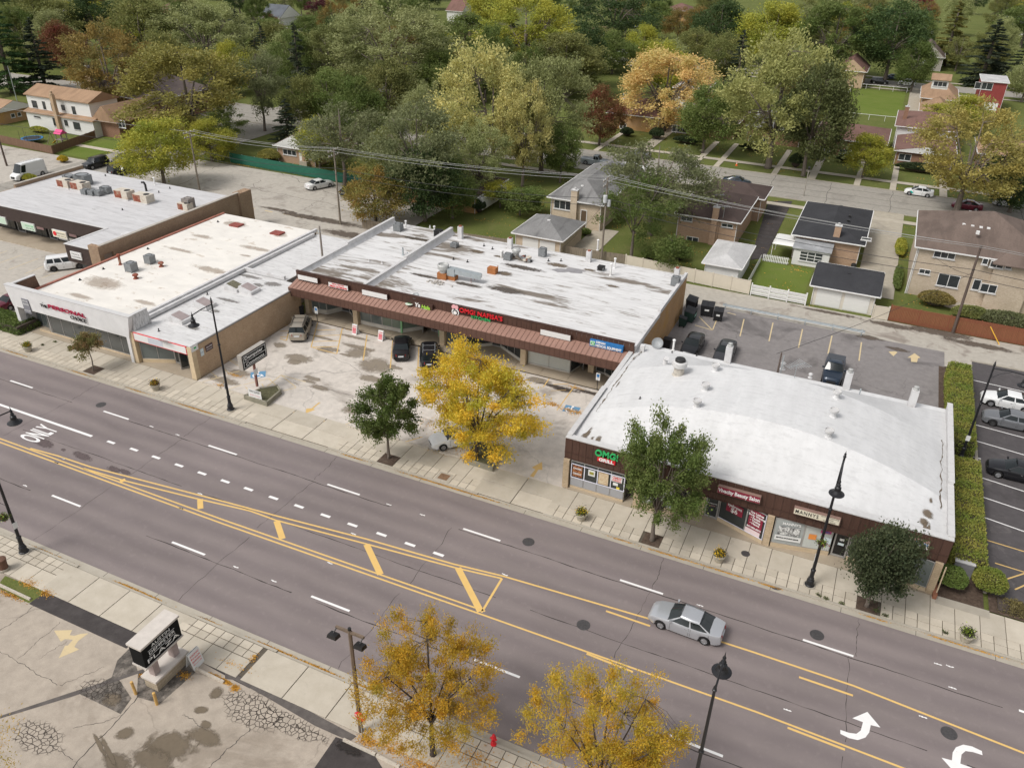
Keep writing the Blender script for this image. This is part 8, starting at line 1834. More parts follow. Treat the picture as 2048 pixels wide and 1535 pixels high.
# Dempster Commons sign, set square to the road
X = -46.35; A,B,C_,D_ = gx(487,742,X),gx(535,711,X),gx(528,685,X),gx(479,714,X)
y0,y1,z0,z1 = A.y,B.y,(A.z+B.z)/2,(C_.z+D_.z)/2
t = thing('pylon_sign','black and white Dempster Commons sign on a rusty post','sign',(X-.25,(y0+y1)/2,.3))
MB().box(X-.5,X,y0,y1,z0,z1).build('cabinet',M('sign_grey_metal',(.36,.33,.29),.6,.12,3),t); MB().box(X-.01,X+.02,y0+.06,y1-.06,z0+.06,z1-.06).build('sign_face',BLKF,t)
zc = (z0+z1)/2; ym = (y0+y1)/2; hh = z1-z0
letter('Dempster',hh*.3,WHT,t,(X+.025,ym-.1,zc+hh*.2),(H2,0,H2),fit=(y1-y0)*.74,bold=.006,extrude=.006); letter('Commons',hh*.3,WHT,t,(X+.025,ym,zc-hh*.22),(H2,0,H2),fit=(y1-y0)*.74,bold=.006,extrude=.006)
fr = MB()
for za,zb2,ya,yb in ((z0+.16,z0+.2,y0+.16,y1-.16),(z1-.2,z1-.16,y0+.16,y1-.16),(zc-.02,zc+.02,y0+.2,y1-.2)): fr.box(X+.02,X+.028,ya,yb,za,zb2)
for ya in (y0+.16,y1-.2): fr.box(X+.02,X+.028,ya,ya+.04,z0+.2,z1-.2)
fr.build('sign_border',WHT,t); MB().box(X-.34,X-.16,ym-.09,ym+.09,.3,z0).build('post',M('rusty_post',(.22,.1,.08),.8,.25,3),t); MB().box(X-.15,X-.13,ym-.25,ym+.25,1.6,2.2).build('post_notice',WFACE,t)
b = g(*q2(830,735),.6); t = thing('lease_board','small white ON LEASE board standing on the timber planter','sign',(b.x,b.y,.5)); MB().bar((b.x-.75,b.y-.1,.95),(b.x+.75,b.y-.1,.95),.03,.85).build('board',WFACE,t); letter('ON LEASE',.3,BLK,t,(b.x,b.y-.125,1.2),fit=1.2,extrude=.003); letter('847-555',.2,plain('pink_letter',(.75,.4,.42)),t,(b.x,b.y-.125,.8),fit=1.1,extrude=.003); MB().box(b.x-.6,b.x-.54,b.y-.08,b.y-.03,.45,.6).box(b.x+.54,b.x+.6,b.y-.08,b.y-.03,.45,.6).build('stake',TIMB,t)
# Austin Dempster Plaza sign
t = thing('monument_sign','black Austin Dempster Plaza sign on two posts over a stone plinth','sign',(-28.95,19.6,.1))
STN = m_brick('pale_stone_block',(.46,.39,.29),(.54,.46,.35),(.3,.25,.19),.42,.2); CAPM = M('precast_cap',(.56,.51,.46),.8,.08,2)
P0,P1 = g(*z2(1215,955),.1),g(*z2(1450,715),.1); ya,yb = P0.y+.05,P1.y-.05; xr = (P0.x+P1.x)/2
MB().box(xr-.95,xr,ya,yb,.05,.85).build('plinth',STN,t); MB().box(xr-1.05,xr+.1,ya-.1,yb+.1,.85,1.0).build('plinth_cap',CAPM,t)
F0,F1,F2,F3 = gx(*z2(1125,775),xr+.05),gx(*z2(1400,510),xr+.05),gx(*z2(1360,378),xr+.05),gx(*z2(1085,640),xr+.05)
zs0,zs1 = (F0.z+F1.z)/2,(F2.z+F3.z)/2; ys0,ys1 = (F0.y+F3.y)/2,(F1.y+F2.y)/2
for yy in (ya+.45,yb-.45): MB().box(xr-.7,xr-.25,yy-.2,yy+.2,1.0,zs0-.08).build('post',M('mauve_post',(.36,.29,.27),.8),t)
MB().box(xr-.93,xr+.02,ys0,ys1,zs0,zs1).build('cabinet',BLKF,t); MB().box(xr-1.0,xr+.1,ys0-.08,ys1+.08,zs1,zs1+.14).box(xr-.98,xr+.08,ys0-.06,ys1+.06,zs0-.1,zs0).build('cap',CAPM,t)
ym = (ys0+ys1)/2; zc = (zs0+zs1)/2; hh = zs1-zs0; w = ys1-ys0
letter('AUSTIN',hh*.2,WHT,t,(xr+.03,ym,zc+hh*.29),(H2,0,H2),fit=w*.5,extrude=.008); letter('DEMPSTER',hh*.2,WHT,t,(xr+.03,ym,zc+hh*.02),(H2,0,H2),fit=w*.7,extrude=.008); letter('PLAZA',hh*.28,WHT,t,(xr+.03,ym,zc-hh*.3),(H2,0,H2),fit=w*.86,extrude=.008)
MB().box(xr+.02,xr+.032,ym-w*.36,ym+w*.36,zc+hh*.15,zc+hh*.165).box(xr+.02,xr+.032,ym-w*.36,ym+w*.36,zc-hh*.125,zc-hh*.11).build('rule',WHT,t)
for (bx,by),lab in (((272,1387),'leaning yellow bollard beside the broken asphalt'),((314,1408),'yellow bollard beside the end of the stone plinth')):
    b = g(bx,by,.1); t = thing('bollard',lab,'bollard',(b.x,b.y,.1),0,'yellow bollards by the plaza sign'); MB().tube([(0,0,0),(-.08 if bx == 272 else 0,0,.95)],.085,10).build('post',M('yellow_bollard_paint',(.58,.36,.12),.7,.12,4),t,world=False); MB().lathe((-.08 if bx == 272 else 0,0,.95),[(.09,-.01),(.085,.04),(.01,.07)],10).build('cap',M('yellow_bollard_paint',(.58,.36,.12)),t,world=False)
def board_sign(label,base,rz,faces,txt,col,h=1.05,w=.62):
    t = thing('sandwich_board',label,'sign',base,rz)
    for s in (1,-1):
        o = MB().loft([[(-w/2,s*.3,0),(w/2,s*.3,0),(w/2,s*.03,h),(-w/2,s*.03,h)],[(-w/2,s*.33,0),(w/2,s*.33,0),(w/2,s*.06,h),(-w/2,s*.06,h)]]).build('panel',faces,t,world=False)
    for i,s in enumerate(txt):
        me = text_mesh(s,.17,col,extrude=.002); o = bpy.data.objects.new('lettering',me); COL.objects.link(o); o.parent = t; zz = h*.82-.2*i; o.location = (0,-.07-.27*(1-zz/h)-.01,zz); o.rotation_euler = (H2-.25,0,0); ww = max(v.co.x for v in me.vertices)-min(v.co.x for v in me.vertices); o.scale = (w*.8/ww,1,1)
    return t
b = g(*z2(1500,738),.1); board_sign('white sandwich board with red lettering beside the monument sign',(b.x,b.y,.1),H2,WFACE,['NOW','Fresh','Sandwiches','<--->'],RED,1.15,.85)
PINKB = plain('red_print_board',(.62,.22,.24),.6)
for px,py,lab in ((711.5,666.5,'red printed sandwich board at the walk edge before the column'),(763.5,679,'red printed sandwich board at the walk edge before the open door')):
    b = g(px,py,.1); t = board_sign(lab,(b.x,b.y,.1),0,WFACE,['CURBSIDE','PICK UP','ONLY'],RED,1.1,.6); MB().loft([[(-.22,-.30,.15),(.22,-.30,.15),(.22,-.1,.88),(-.22,-.1,.88)],[(-.22,-.31,.15),(.22,-.31,.15),(.22,-.11,.88),(-.22,-.11,.88)]]).build('print',PINKB,t,world=False)
def wheel_stop(label,p0,p1,z=.1,mt=None):
    a,b = g(*p0,z),g(*p1,z); c = (a+b)/2; d = (b-a); t = thing('wheel_stop',label,'wheel stop',(c.x,c.y,z),math.atan2(d.y,d.x),'concrete wheel stops'); L = d.length
    MB().loft([[(-L/2,-.09,0),(-L/2,.09,0),(-L/2,.06,.14),(-L/2,-.06,.14)],[(L/2,-.09,0),(L/2,.09,0),(L/2,.06,.14),(L/2,-.06,.14)]]).build('block',mt or M('wheel_stop_concrete',(.47,.42,.35),.9,.12,3),t,world=False)
    for f in (-.38,.38): MB().cyl((L*f,0),.02,.14,.155,6).build('pin',RUST,t,world=False)
for i,(a,b,lab) in enumerate(((z2(1505,775),z2(1720,880),'wheel stop beside the monument sign drifted with leaves'),(z2(0,135),z2(235,245),'wheel stop beside the grassy strip by the lamp'),(z3(910,1320),z3(1155,1435),'wheel stop at the edge of the fresh asphalt patch'),(z3(1165,1440),z3(1340,1530),'wheel stop under the golden locust'))): wheel_stop(lab,a,b)
for a,b,lab in ((q2(275,592),q2(465,645),'wheel stop by the brick side wall corner'),(q2(540,668),q2(715,722),'wheel stop beside the lamp and the timber planter'),(q6(60,825),q6(200,872),'wheel stop beside the vase shaped tree'),(q6(395,918),q6(485,942),'wheel stop behind the vase shaped tree trunk'),(q6(545,965),q6(725,1012),'wheel stop before the white sedan'),(q6(815,1045),q6(990,1085),'wheel stop beside the locust planter')): wheel_stop(lab,a,b,.105)
# floodlight pole and stop sign
b = g(722,1462,.1); hp_ = hgt(b,1262); t = thing('floodlight_pole','brown timber pole with a crossbar and two floodlights','floodlight pole',(b.x,b.y,.1)); MB().tube([(0,0,0),(0,0,hp_)],[.13,.1],6).build('pole',M('brown_pole',(.17,.125,.09),.9,.2,3,stretch=(2,2,.4)),t,world=False); MB().bar((-.85,0,hp_-.15),(.85,0,hp_-.15),.12,.14).build('crossbar',M('brown_pole',(.17,.125,.09)),t,world=False); MB().cyl((0,0),.09,hp_,hp_+.14,8).build('cap',BLACKM,t,world=False)
for s in (-1,1):
    o = MB().loft([[(s*.8-.28,-.55,hp_-.5),(s*.8+.28,-.55,hp_-.5),(s*.8+.28,-.1,hp_-.62),(s*.8-.28,-.1,hp_-.62)],[(s*.8-.24,-.5,hp_-.3),(s*.8+.24,-.5,hp_-.3),(s*.8+.24,-.12,hp_-.38),(s*.8-.24,-.12,hp_-.38)]]).build('floodlight',BLACKM,t,world=False); MB().tube([(s*.8,0,hp_-.15),(s*.8,-.3,hp_-.3)],.035,6).build('bracket',BLACKM,o,world=False)
b = g(733,1470,.1); t = thing('stop_sign','red octagonal stop sign beside the floodlight pole','sign',(b.x-.15,b.y-.2,.1)); MB().tube([(0,.03,0),(0,.03,2.0)],.03,6).build('post',GALV,t,world=False)
oc = [(.36*math.cos(math.pi/8+k*math.pi/4),.36*math.sin(math.pi/8+k*math.pi/4)) for k in range(8)]; MB().loft([[(x,-.005,1.75+y) for x,y in oc],[(x,.01,1.75+y) for x,y in oc]]).build('plate',RED,t,world=False); letter('STOP',.26,WHT,t,(b.x-.15,b.y-.21,1.85),extrude=.002)
b = g(987,1487,.13); t = thing('fire_hydrant','red fire hydrant on the plaza side sidewalk','hydrant',(b.x,b.y,.128)); MB().lathe((0,0,0),[(.17,0),(.17,.05),(.11,.07),(.11,.5),(.15,.52),(.15,.57),(.12,.62),(.1,.72),(.05,.78),(.05,.83),(.01,.84)],12).build('barrel',RED,t,world=False); MB().tube([(-.2,0,.45),(.2,0,.45)],.055,8).tube([(0,-.2,.42),(0,0,.42)],.07,8).build('outlet',RED,t,world=False)
b = g(6,1140,.13); t = thing('litter_bin','brown litter bin at the sidewalk edge beside the lamp','bin',(b.x,b.y+.1,.128)); MB().lathe((0,0,0),[(.28,0),(.3,.1),(.3,.8),(.34,.82),(.34,.95),(.2,1.0),(.02,1.02)],14).build('drum',M('brown_bin',(.14,.075,.05),.7),t,world=False); MB().lathe((0,0,0),[(.36,0),(.36,.16),(.31,.17)],14).build('collar',SLAB2,t,world=False)
MB().sheet(gpoly([z2(*p) for p in ((40,60),(360,185),(330,215),(220,270),(0,160),(0,110))],.104),.1045).build('grass_strip',GRASS,pl_lot)
# handicap posts, bins and things round the main strip
for (px,py),lab in (((635,644),'disabled parking sign at the walk edge by the tan minivan'),((1194,779),'disabled parking sign at the walk edge by the vaulted shops')):
    b = g(px,py,.2); t = thing('parking_sign',lab,'sign',(b.x,b.y,.2),0,'disabled parking signs'); MB().tube([(0,0,0),(0,0,1.5)],.04,6).build('post',BLACKM,t,world=False); MB().box(-.2,.2,-.03,-.01,1.05,1.85).build('plate',WFACE,t,world=False); MB().box(-.13,.13,-.036,-.031,1.4,1.72).build('blue_symbol',BLUEF,t,world=False)
b = g(603,628,.26); t = thing('litter_bin','black drum litter bin in the corner by the brick side wall','bin',(b.x,b.y,.255)); MB().lathe((0,0,0),[(.3,0),(.33,.05),(.35,.9),(.38,.92),(.36,1.0)],16).build('drum',plain('black_plastic',(.022,.022,.024),.6),t,world=False); MB().lathe((0,0,0),[(.36,.96),(.36,1.02),(.2,1.08),(.17,.95),(.01,.95)],16).build('lid',BLACKM,t,world=False)
def dumpster(label,px,py,w,d,h,col,rz=0.0,lid=True):
    b = g(px,py,.06); t = thing('dumpster',label,'dumpster',(b.x,b.y,.06),rz,'bins along the ochre wall'); m_ = MB()
    m_.loft([[(-w/2+.1,-d/2+.1,.12),(w/2-.1,-d/2+.1,.12),(w/2-.1,d/2-.1,.12),(-w/2+.1,d/2-.1,.12)],[(-w/2,-d/2,h*.85),(w/2,-d/2,h*.85),(w/2,d/2,h),(-w/2,d/2,h)]]); m_.build('body',col,t,world=False)
    for k in range(3): x = -w/2+w*(k+.5)/3; MB().box(x-.03,x+.03,-d/2-.03,-d/2+.1,.2,h*.8).build('rib',col,t,world=False)
    for k in (0,1): MB().loft([[(-w/2+k*w/2+.02,-d/2-.04,h*.86),(-w/2+(k+1)*w/2-.02,-d/2-.04,h*.86),(-w/2+(k+1)*w/2-.02,d/2+.02,h+.02),(-w/2+k*w/2+.02,d/2+.02,h+.02)],[(-w/2+k*w/2+.02,-d/2-.04,h*.9),(-w/2+(k+1)*w/2-.02,-d/2-.04,h*.9),(-w/2+(k+1)*w/2-.02,d/2+.02,h+.07),(-w/2+k*w/2+.02,d/2+.02,h+.07)]]).build('lid',plain('black_plastic',(.022,.022,.024)),t,world=False)
    for sx in (-1,1):
        for sy in (-1,1): MB().cyl((sx*w*.38,sy*d*.33),.07,0,.12,8).build('caster',BLACKM,t,world=False)
    return t
DGB = plain('bin_green',(.02,.045,.035),.6); DBK = plain('bin_black',(.02,.02,.022),.6)
dumpster('black dumpster against the back of the ochre wall',1382,618,1.8,1.1,1.4,DBK,H2); t = dumpster('dark green dumpster with a white label by the ochre wall',1379,640,1.8,1.1,1.35,DGB,H2); MB().box(-.4,.4,-.6,-.58,.6,.9).build('bin_label',plain('green_label',(.3,.5,.4)),t,world=False)
dumpster('small green cart by the ochre wall',1364,652,.75,.8,1.15,DGB,H2); t = dumpster('black dumpster standing in the open back lot',1413,630,1.5,1.1,1.5,DBK,.1); MB().box(-.25,.25,-.6,-.57,.75,.95).build('bin_label',WFACE,t,world=False); t = dumpster('narrow black dumpster beside the guard rail',1435,640,1.1,.9,1.4,DBK,.1); MB().box(-.2,.2,-.5,-.47,.7,.9).build('bin_label',WFACE,t,world=False)
b = g(1333,697,.06); t = thing('wheeled_bin','black wheeled bin behind the satellite dish','bin',(b.x,b.y,.06)); MB().loft([[(-.3,-.3,.05),(.3,-.3,.05),(.3,.3,.05),(-.3,.3,.05)],[(-.38,-.38,1.15),(.38,-.38,1.15),(.38,.38,1.15),(-.38,.38,1.15)]]).build('body',DBK,t,world=False); MB().box(-.42,.42,-.42,.42,1.15,1.22).build('lid',DBK,t,world=False)
b = g(1318,690,ZF); t = thing('satellite_dish','grey satellite dish on the back corner of the vaulted shops','dish',(b.x,DY1-.1,ZF)); dish(t,.55,.9)
# guard rail along the alley
gr = thing('guard_rail','galvanised guard rail between the back lot and the alley','guard rail',(-3,86.75,.05))
for k in range(6): x = -10.4+k*3.0; MB().bar((x,86.75,.05),(x,86.75,.8),.12,.12).build('post',GALV,gr)
MB().loft([[(-10.7,86.62+o,z) for o,z in ((0,.48),(.03,.55),(0,.62),(.03,.69),(0,.76),(.06,.76),(.06,.48))],[(4.9,86.62+o,z) for o,z in ((0,.48),(.03,.55),(0,.62),(.03,.69),(0,.76),(.06,.76),(.06,.48))]]).build('rail',GALV,gr)
# ------------------------------------------------------------------ fences
def fence_run(name,label,pts,h,mat,board=.14,gap=.012,post=2.4,pmat=None,th=.03,z=0.0,stagger=.02,cat='fence'):
    """boards too narrow to pick apart singly are one part; every post is its own"""
    t = thing(name,label,cat,(pts[0][0],pts[0][1],z)); m_ = MB(); rf = random.Random(len(label))
    for a,b in zip(pts,pts[1:]):
        a,b = Vector((a[0],a[1],0)),Vector((b[0],b[1],0)); L = (b-a).length; d = (b-a)/L; n = max(1,int(L/board)); nn = Vector((-d.y,d.x,0))
        for i in range(n):
            c = a+d*(L*(i+.5)/n)+nn*rf.uniform(-.006,.006); hh = h+rf.uniform(-stagger,stagger); m_.bar((c.x,c.y,z+.05),(c.x,c.y,z+hh),L/n-gap,th,nn)
        k = max(1,round(L/post))
        for i in range(k+1): c = a+d*(L*i/k)+nn*.07; MB().box(c.x-.05,c.x+.05,c.y-.05,c.y+.05,z,z+h+.06).build('post',pmat or mat,t)
        for zz in (.3,h-.3): MB().bar((a+nn*.045+Vector((0,0,z+zz))),(b+nn*.045+Vector((0,0,z+zz))),.04,.09).build('rail',mat,t)
    m_.build('boards',mat,t,kind='stuff'); return t
GWOOD = M('grey_fence_wood',(.27,.225,.17),.9,.3,3,stretch=(3,3,.3)); BWOOD = M('brown_fence_wood',(.19,.115,.075),.9,.2,2,stretch=(3,3,.3)); REDF = M('red_brown_fence',(.23,.085,.045),.6,.14,3,stretch=(4,4,.2)); GRMESH = M('green_privacy_mesh',(.025,.13,.085),.8,.15,1.5,stretch=(1,1,3))
fence_run('wooden_fence','grey wooden fence behind the strip shops before the lawn',[(-63,90.3),(-41.0,92.9)],1.35,GWOOD,.13); fence_run('wooden_fence','grey wooden fence between the double garage and the vinyl fence',[(-33.2,93.4),(-25.0,94.2)],1.6,GWOOD,.14)
fence_run('red_metal_fence','long red brown ribbed fence beside the alley',[(7.1,92.45),(44,92.3)],1.95,REDF,.16,.02,3.0,None,.05,0,0.0)
fence_run('brown_yard_fence','brown wooden fence round the play yard',[(-152,98.6),(-134.2,97.4),(-137.2,109.5)],1.5,BWOOD,.16)
fence_run('green_screen_fence','green privacy screen fence behind the rear lot',[(-103,108.4),(-74.5,107.4)],1.75,GRMESH,.35,.004,3.0,GALV,.02,0,.01)
VINYL = M('cream_vinyl',(.60,.54,.44),.5,.04,1.5)
def panel_fence(label,x0,x1,ya,yb,h,mat,n,slats=0,name='vinyl_fence'):
    t = thing(name,label,'fence',((x0+x1)/2,(ya+yb)/2,0))
    for i in range(n+1):
        f = i/n; x,y = x0+(x1-x0)*f,ya+(yb-ya)*f; o = MB().box(x-.07,x+.07,y-.07,y+.07,0,h+.1).build('post',mat,t); MB().loft([[(x-.09,y-.09,h+.1),(x+.09,y-.09,h+.1),(x+.09,y+.09,h+.1),(x-.09,y+.09,h+.1)],[(x-.01,y-.01,h+.18),(x+.01,y-.01,h+.18),(x+.01,y+.01,h+.18),(x-.01,y+.01,h+.18)]]).build('post_cap',mat,o)
    for i in range(n):
        a = Vector((x0+(x1-x0)*i/n,ya+(yb-ya)*i/n,0)); b = Vector((x0+(x1-x0)*(i+1)/n,ya+(yb-ya)*(i+1)/n,0)); d = (b-a).normalized()*.08
        if slats:
            for k in range(slats): z = .12+(h-.16)*(k+.5)/slats; o = .035*(-1)**(k+i); MB().bar(a+d+Vector((0,o,z)),b-d+Vector((0,o,z)),.025,(h-.16)/slats-.025).build('slat',mat,t)
        else:
            p = MB().bar(a+d+Vector((0,0,h*.52)),b-d+Vector((0,0,h*.52)),.04,h*.9).build('panel',mat,t); MB().bar(a+d+Vector((0,0,h)),b-d+Vector((0,0,h)),.07,.08).build('top_rail',mat,p); MB().bar(a+d+Vector((0,0,.1)),b-d+Vector((0,0,.1)),.07,.1).build('bottom_rail',mat,p)
    return t
panel_fence('cream vinyl fence along the alley behind the ochre wall',-24.8,-8.75,93.6,92.5,1.75,VINYL,7); panel_fence('white woven board fence along the alley before the mown lawn',-8.5,-2.1,92.45,92.35,1.45,WTRIM,3,6,'woven_fence'); panel_fence('cream gate panel beside the double garage',5.35,6.95,92.2,92.4,1.6,VINYL,1,0,'gate_panel')
def picket(label,a,b,h=1.0):
    t = thing('picket_fence',label,'fence',(a[0],a[1],0)); A,B = Vector((a[0],a[1],0)),Vector((b[0],b[1],0)); L = (B-A).length; d = (B-A)/L; m_ = MB()
    for i in range(int(L/.22)): c = A+d*(.22*(i+.5)); m_.bar((c.x,c.y,.05),(c.x,c.y,h),.12,.025,Vector((-d.y,d.x,0)))
    m_.build('pickets',WTRIM,t,kind='stuff')
    for z in (.25,h-.2): MB().bar(A+Vector((-d.y*.03,d.x*.03,z)),B+Vector((-d.y*.03,d.x*.03,z)),.03,.08).build('rail',WTRIM,t)
picket('white picket fence along the side of the mown lawn',(-9.35,92.8),(-9.35,104.4)); picket('white picket fence between the lawn and the bungalow',(-9.2,104.6),(-5.8,104.7))
def pipe_fence(label,pts,h=1.2):
    t = thing('chain_fence',label,'fence',(pts[0][0],pts[0][1],0))
    for a,b in zip(pts,pts[1:]):
        MB().tube([(a[0],a[1],h),(b[0],b[1],h)],.05,5).build('top_rail',WTRIM,t); n = max(1,int(math.hypot(b[0]-a[0],b[1]-a[1])/3))
        for i in range(n+1): x,y = a[0]+(b[0]-a[0])*i/n,a[1]+(b[1]-a[1])*i/n; MB().tube([(x,y,0),(x,y,h)],.05,5).build('post',WTRIM,t)
pipe_fence('pale pipe fence round the far mown lawn',[(-9.5,212.5),(-9.5,248),(4.2,248)]); pipe_fence('pale pipe fence at the near side of the far mown lawn',[(-9.4,206),(4.2,206.5)])
# ------------------------------------------------------------------ poles and wires
POLEW = M('utility_pole_wood',(.235,.20,.16),.95,.25,2.5,stretch=(2.5,2.5,.25)); POLED = M('dark_pole_wood',(.12,.09,.075),.95,.25,2.5,stretch=(2.5,2.5,.25)); WIRE = plain('pale_wire',(.30,.30,.29),.6); CABLE = plain('black_cable',(.03,.03,.03),.7)
def upole(label,base,h,arms=(),mat=POLEW,r=.16,lean=(0,0),can=False,rz=0.0):
    t = thing('utility_pole',label,'utility pole',base,rz,'timber utility poles'); MB().tube([(0,0,-.1),(lean[0],lean[1],h)],[r,r*.68],10).build('pole',mat,t,world=False)
    for z,w in arms:
        a = MB().bar((-w/2,.14,z),(w/2,.14,z),.1,.12).build('crossarm',POLEW,t,world=False)
        for k in (-.46,-.2,.2,.46): MB().lathe((w*k,.14,z+.06),[(.03,0),(.06,.04),(.045,.1),(.06,.14),(.02,.2)],8).build('insulator',plain('insulator',(.5,.5,.48)),a,world=False)
    if can: MB().lathe((-.42,0,h-3.1),[(.05,0),(.26,.03),(.27,.1),(.27,.85),(.25,.95),(.06,1.0)],14).build('transformer',M('pale_can',(.5,.51,.51),.5,.06,3),t,world=False); MB().lathe((-.1,-.42,h-3.6),[(.05,0),(.24,.03),(.25,.1),(.25,.75),(.23,.85),(.06,.9)],14).build('transformer',M('pale_can',(.5,.51,.51)),t,world=False)
    return t
def pole_px(bx,by,ty): b = g(bx,by); return b,hgt(b,ty)
U = []
for bx,by,ty,lab,arms,can in ((400,384,262,'utility pole at the edge of the rear lot behind the corner shops',True,False),(681,449,298,'utility pole beside the wooden fence behind the annex',True,False),(1202,528,355,'utility pole with two pale transformers beyond the strip shops',True,True)):
    b,h = pole_px(bx,by,ty); U.append((b,h)); upole(lab,(b.x,b.y,0),h,((h-.25,2.4),(h-.95,2.2)) if arms else (),POLEW,.15,(0,0),can,H2)
b,h = pole_px(1905,666,492); U.append((b,h)); upole('dark utility pole standing against the red fence',(b.x,b.y,0),h,(),POLED,.17,(0,0),False)
b = g(14,332); upole('brown utility pole beside the white van',(b.x,b.y,0),10.5,(),POLED,.17,(-.2,0))
b,h = pole_px(36,208,132); upole('slim grey pole behind the garage in the play yard',(b.x,b.y,0),h,(),GALV,.1)
b = g(1556,742,ZF); t = upole('short paired timber service post at the back of the vaulted roof',(b.x,DY1+.25,ZF-.4),2.4,(),POLED,.1); MB().tube([(.25,0,0),(.25,0,2.2)],.05,8).build('conduit',GALV,t,world=False)
def antenna(label,base,h,n=7,rz=.6,L=1.5):
    t = thing('tv_antenna',label,'antenna',base,rz); MB().tube([(0,0,0),(0,0,h)],.022,6).build('mast',GALV,t,world=False); m_ = MB().tube([(-L/2,0,h),(L/2,0,h)],.02,5)
    for k in range(n): x = -L/2+L*k/(n-1); w = .35+.5*k/n; m_.tube([(x,-w,h),(x,w,h)],.012,4)
    m_.build('boom',GALV,t,world=False)
b = g(1592,745,ZF); antenna('comb shaped aerial at the back of the vaulted roof',(b.x,DY1-.3,ZF+.1),1.3,9,.9,2.0); b = g(1435,412,4.6); antenna('roof aerial behind the rose brick chimney',(b.x,b.y,4.6),1.6); b = g(1446,436,4.0); antenna('roof aerial beside the rose brick chimney',(b.x,b.y,4.0),1.6)
def wire(a,b,sag,r,mat,name='power_line',label=None,n=14):
    ps = []
    for i in range(n+1): f = i/n; p = a.lerp(b,f); p.z -= 4*sag*f*(1-f); ps.append(p)
    return MB().tube(ps,r,4,False).build(name,mat,None,label,'wire','overhead wires along the alley')
tops = [(Vector((b.x,b.y,h)),h) for b,h in U]; wl = ['corner shops pole and the annex pole','annex pole and the transformer pole','transformer pole and the red fence pole']
nxt = g(2300,740); tops.append((Vector((60,92.5,10)),10))
for i,((a,ha),(b,hb)) in enumerate(zip(tops,tops[1:])):
    if i > 2: nm = 'red fence pole and the pole past the side lot'
    else: nm = wl[i]
    for k,(off,dz) in enumerate(((-1.0,0),(.0,.1),(1.0,0))):
        wire(Vector((a.x,a.y+off*(1 if i < 3 else .3),a.z+dz-.05)),Vector((b.x,b.y+off*(1 if i < 2 else .3),b.z+dz-.05)),.55,.022,WIRE,'power_line',('near','middle','far')[k]+' bare power line between the '+nm)
    for k,dz in enumerate((-2.6,-3.5)): wire(Vector((a.x,a.y-.15,a.z+dz)),Vector((b.x,b.y-.15,b.z+dz)),.8,.03,CABLE,'phone_cable',('upper','lower')[k]+' black cable between the '+nm)
a0 = tops[0][0]; wire(Vector((-190,92,9)),a0+Vector((0,0,-.1)),.6,.022,WIRE,'power_line','bare power line running from the corner shops pole over the side street'); wire(Vector((-190,92,6.5)),a0+Vector((0,0,-2.8)),.8,.03,CABLE,'phone_cable','black cable running from the corner shops pole over the side street')
p4 = tops[3][0]; wire(p4+Vector((0,0,-3.0)),Vector((b.x if False else g(1556,700,6).x,DY1+.2,6.1)),.6,.025,CABLE,'service_drop','service cable from the red fence pole to the vaulted roof'); wire(p4+Vector((0,0,-3.3)),Vector((10.5,101.9,5.2)),.3,.02,CABLE,'service_drop','service cable from the red fence pole to the two-storey house')
p3 = tops[2][0]; wire(p3+Vector((0,0,-2.9)),Vector((-17,107.8,3.4)),.4,.02,CABLE,'service_drop','service cable from the transformer pole to the rose brick house'); wire(p3+Vector((0,0,-2.9)),Vector((-36,105.3,3.6)),.3,.02,CABLE,'service_drop','service cable from the transformer pole to the cream brick house'); wire(p3+Vector((0,0,-3.0)),Vector((-30,MY1,5.0)),.3,.02,CABLE,'service_drop','service cable from the transformer pole to the strip roof')
t = thing('guy_marker','yellow plastic guy wire guard beside the red fence','guy guard',g(2000,690)); e0,e1 = g(1999,690),gy(1981,653,91.9); MB().tube([e0,e1],.05,6).build('guard',plain('yellow_plastic',(.75,.42,.04)),t)
# slim street lights on the back street
for (bx,by,ty),lab in (((1607,392,340),'slim concrete street light above the charcoal roofed bungalow'),((1150,326,278),'slim street light beside the blonde maples'),((1264,108,52),'tall far street light with a side arm')):
    b,h = pole_px(bx,by,ty); t = thing('street_light',lab,'street light',(b.x,b.y,0),0,'slim back street lights'); MB().tube([(0,0,0),(0,0,h)],[.1,.06],8).build('pole',M('grey_concrete_pole',(.33,.3,.26),.8),t,world=False)
    if by < 200: MB().tube([(0,0,h-.2),(2.2,0,h+.2)],.06,6).box(1.9,2.7,-.18,.18,h+.1,h+.28).build('lamp_arm',GALV,t,world=False)
    else: MB().lathe((0,0,h),[(.08,0),(.18,.06),(.2,.4),(.26,.42),(.05,.6)],10).build('lantern',BLACKM,t,world=False)
# ------------------------------------------------------------------ yard things
BTARP = M('blue_tarpaulin',(.02,.17,.40),.45,.25,3); BTARPD = M('navy_tarpaulin',(.018,.05,.16),.5,.25,3)
def tarp(label,px,py,rx,ry,h,mt,seed,py_=None):
    b = g(px,py); rr = np.random.default_rng(seed); m_ = MB(); rings = []
    for k,(f,z) in enumerate(((1.0,0),(1.02,.2),(.95,.65),(.7,.92),(.3,1.0))): rings.append([(rx*f*math.cos(a*math.pi/9)*rr.uniform(.85,1.12),ry*f*math.sin(a*math.pi/9)*rr.uniform(.85,1.12),h*z*rr.uniform(.85,1.1)) for a in range(18)])
    t = thing('tarp_cover',label,'tarpaulin',(b.x,b.y,0),0,'blue tarpaulins by the two-storey house'); m_.loft(rings).build('cover',mt,t,world=False,smooth=False); MB().tube([(rx*1.03*math.cos(a*math.pi/9),ry*1.03*math.sin(a*math.pi/9),.25*h) for a in range(19)],.025,4,False).build('rope',WTRIM,t,world=False)
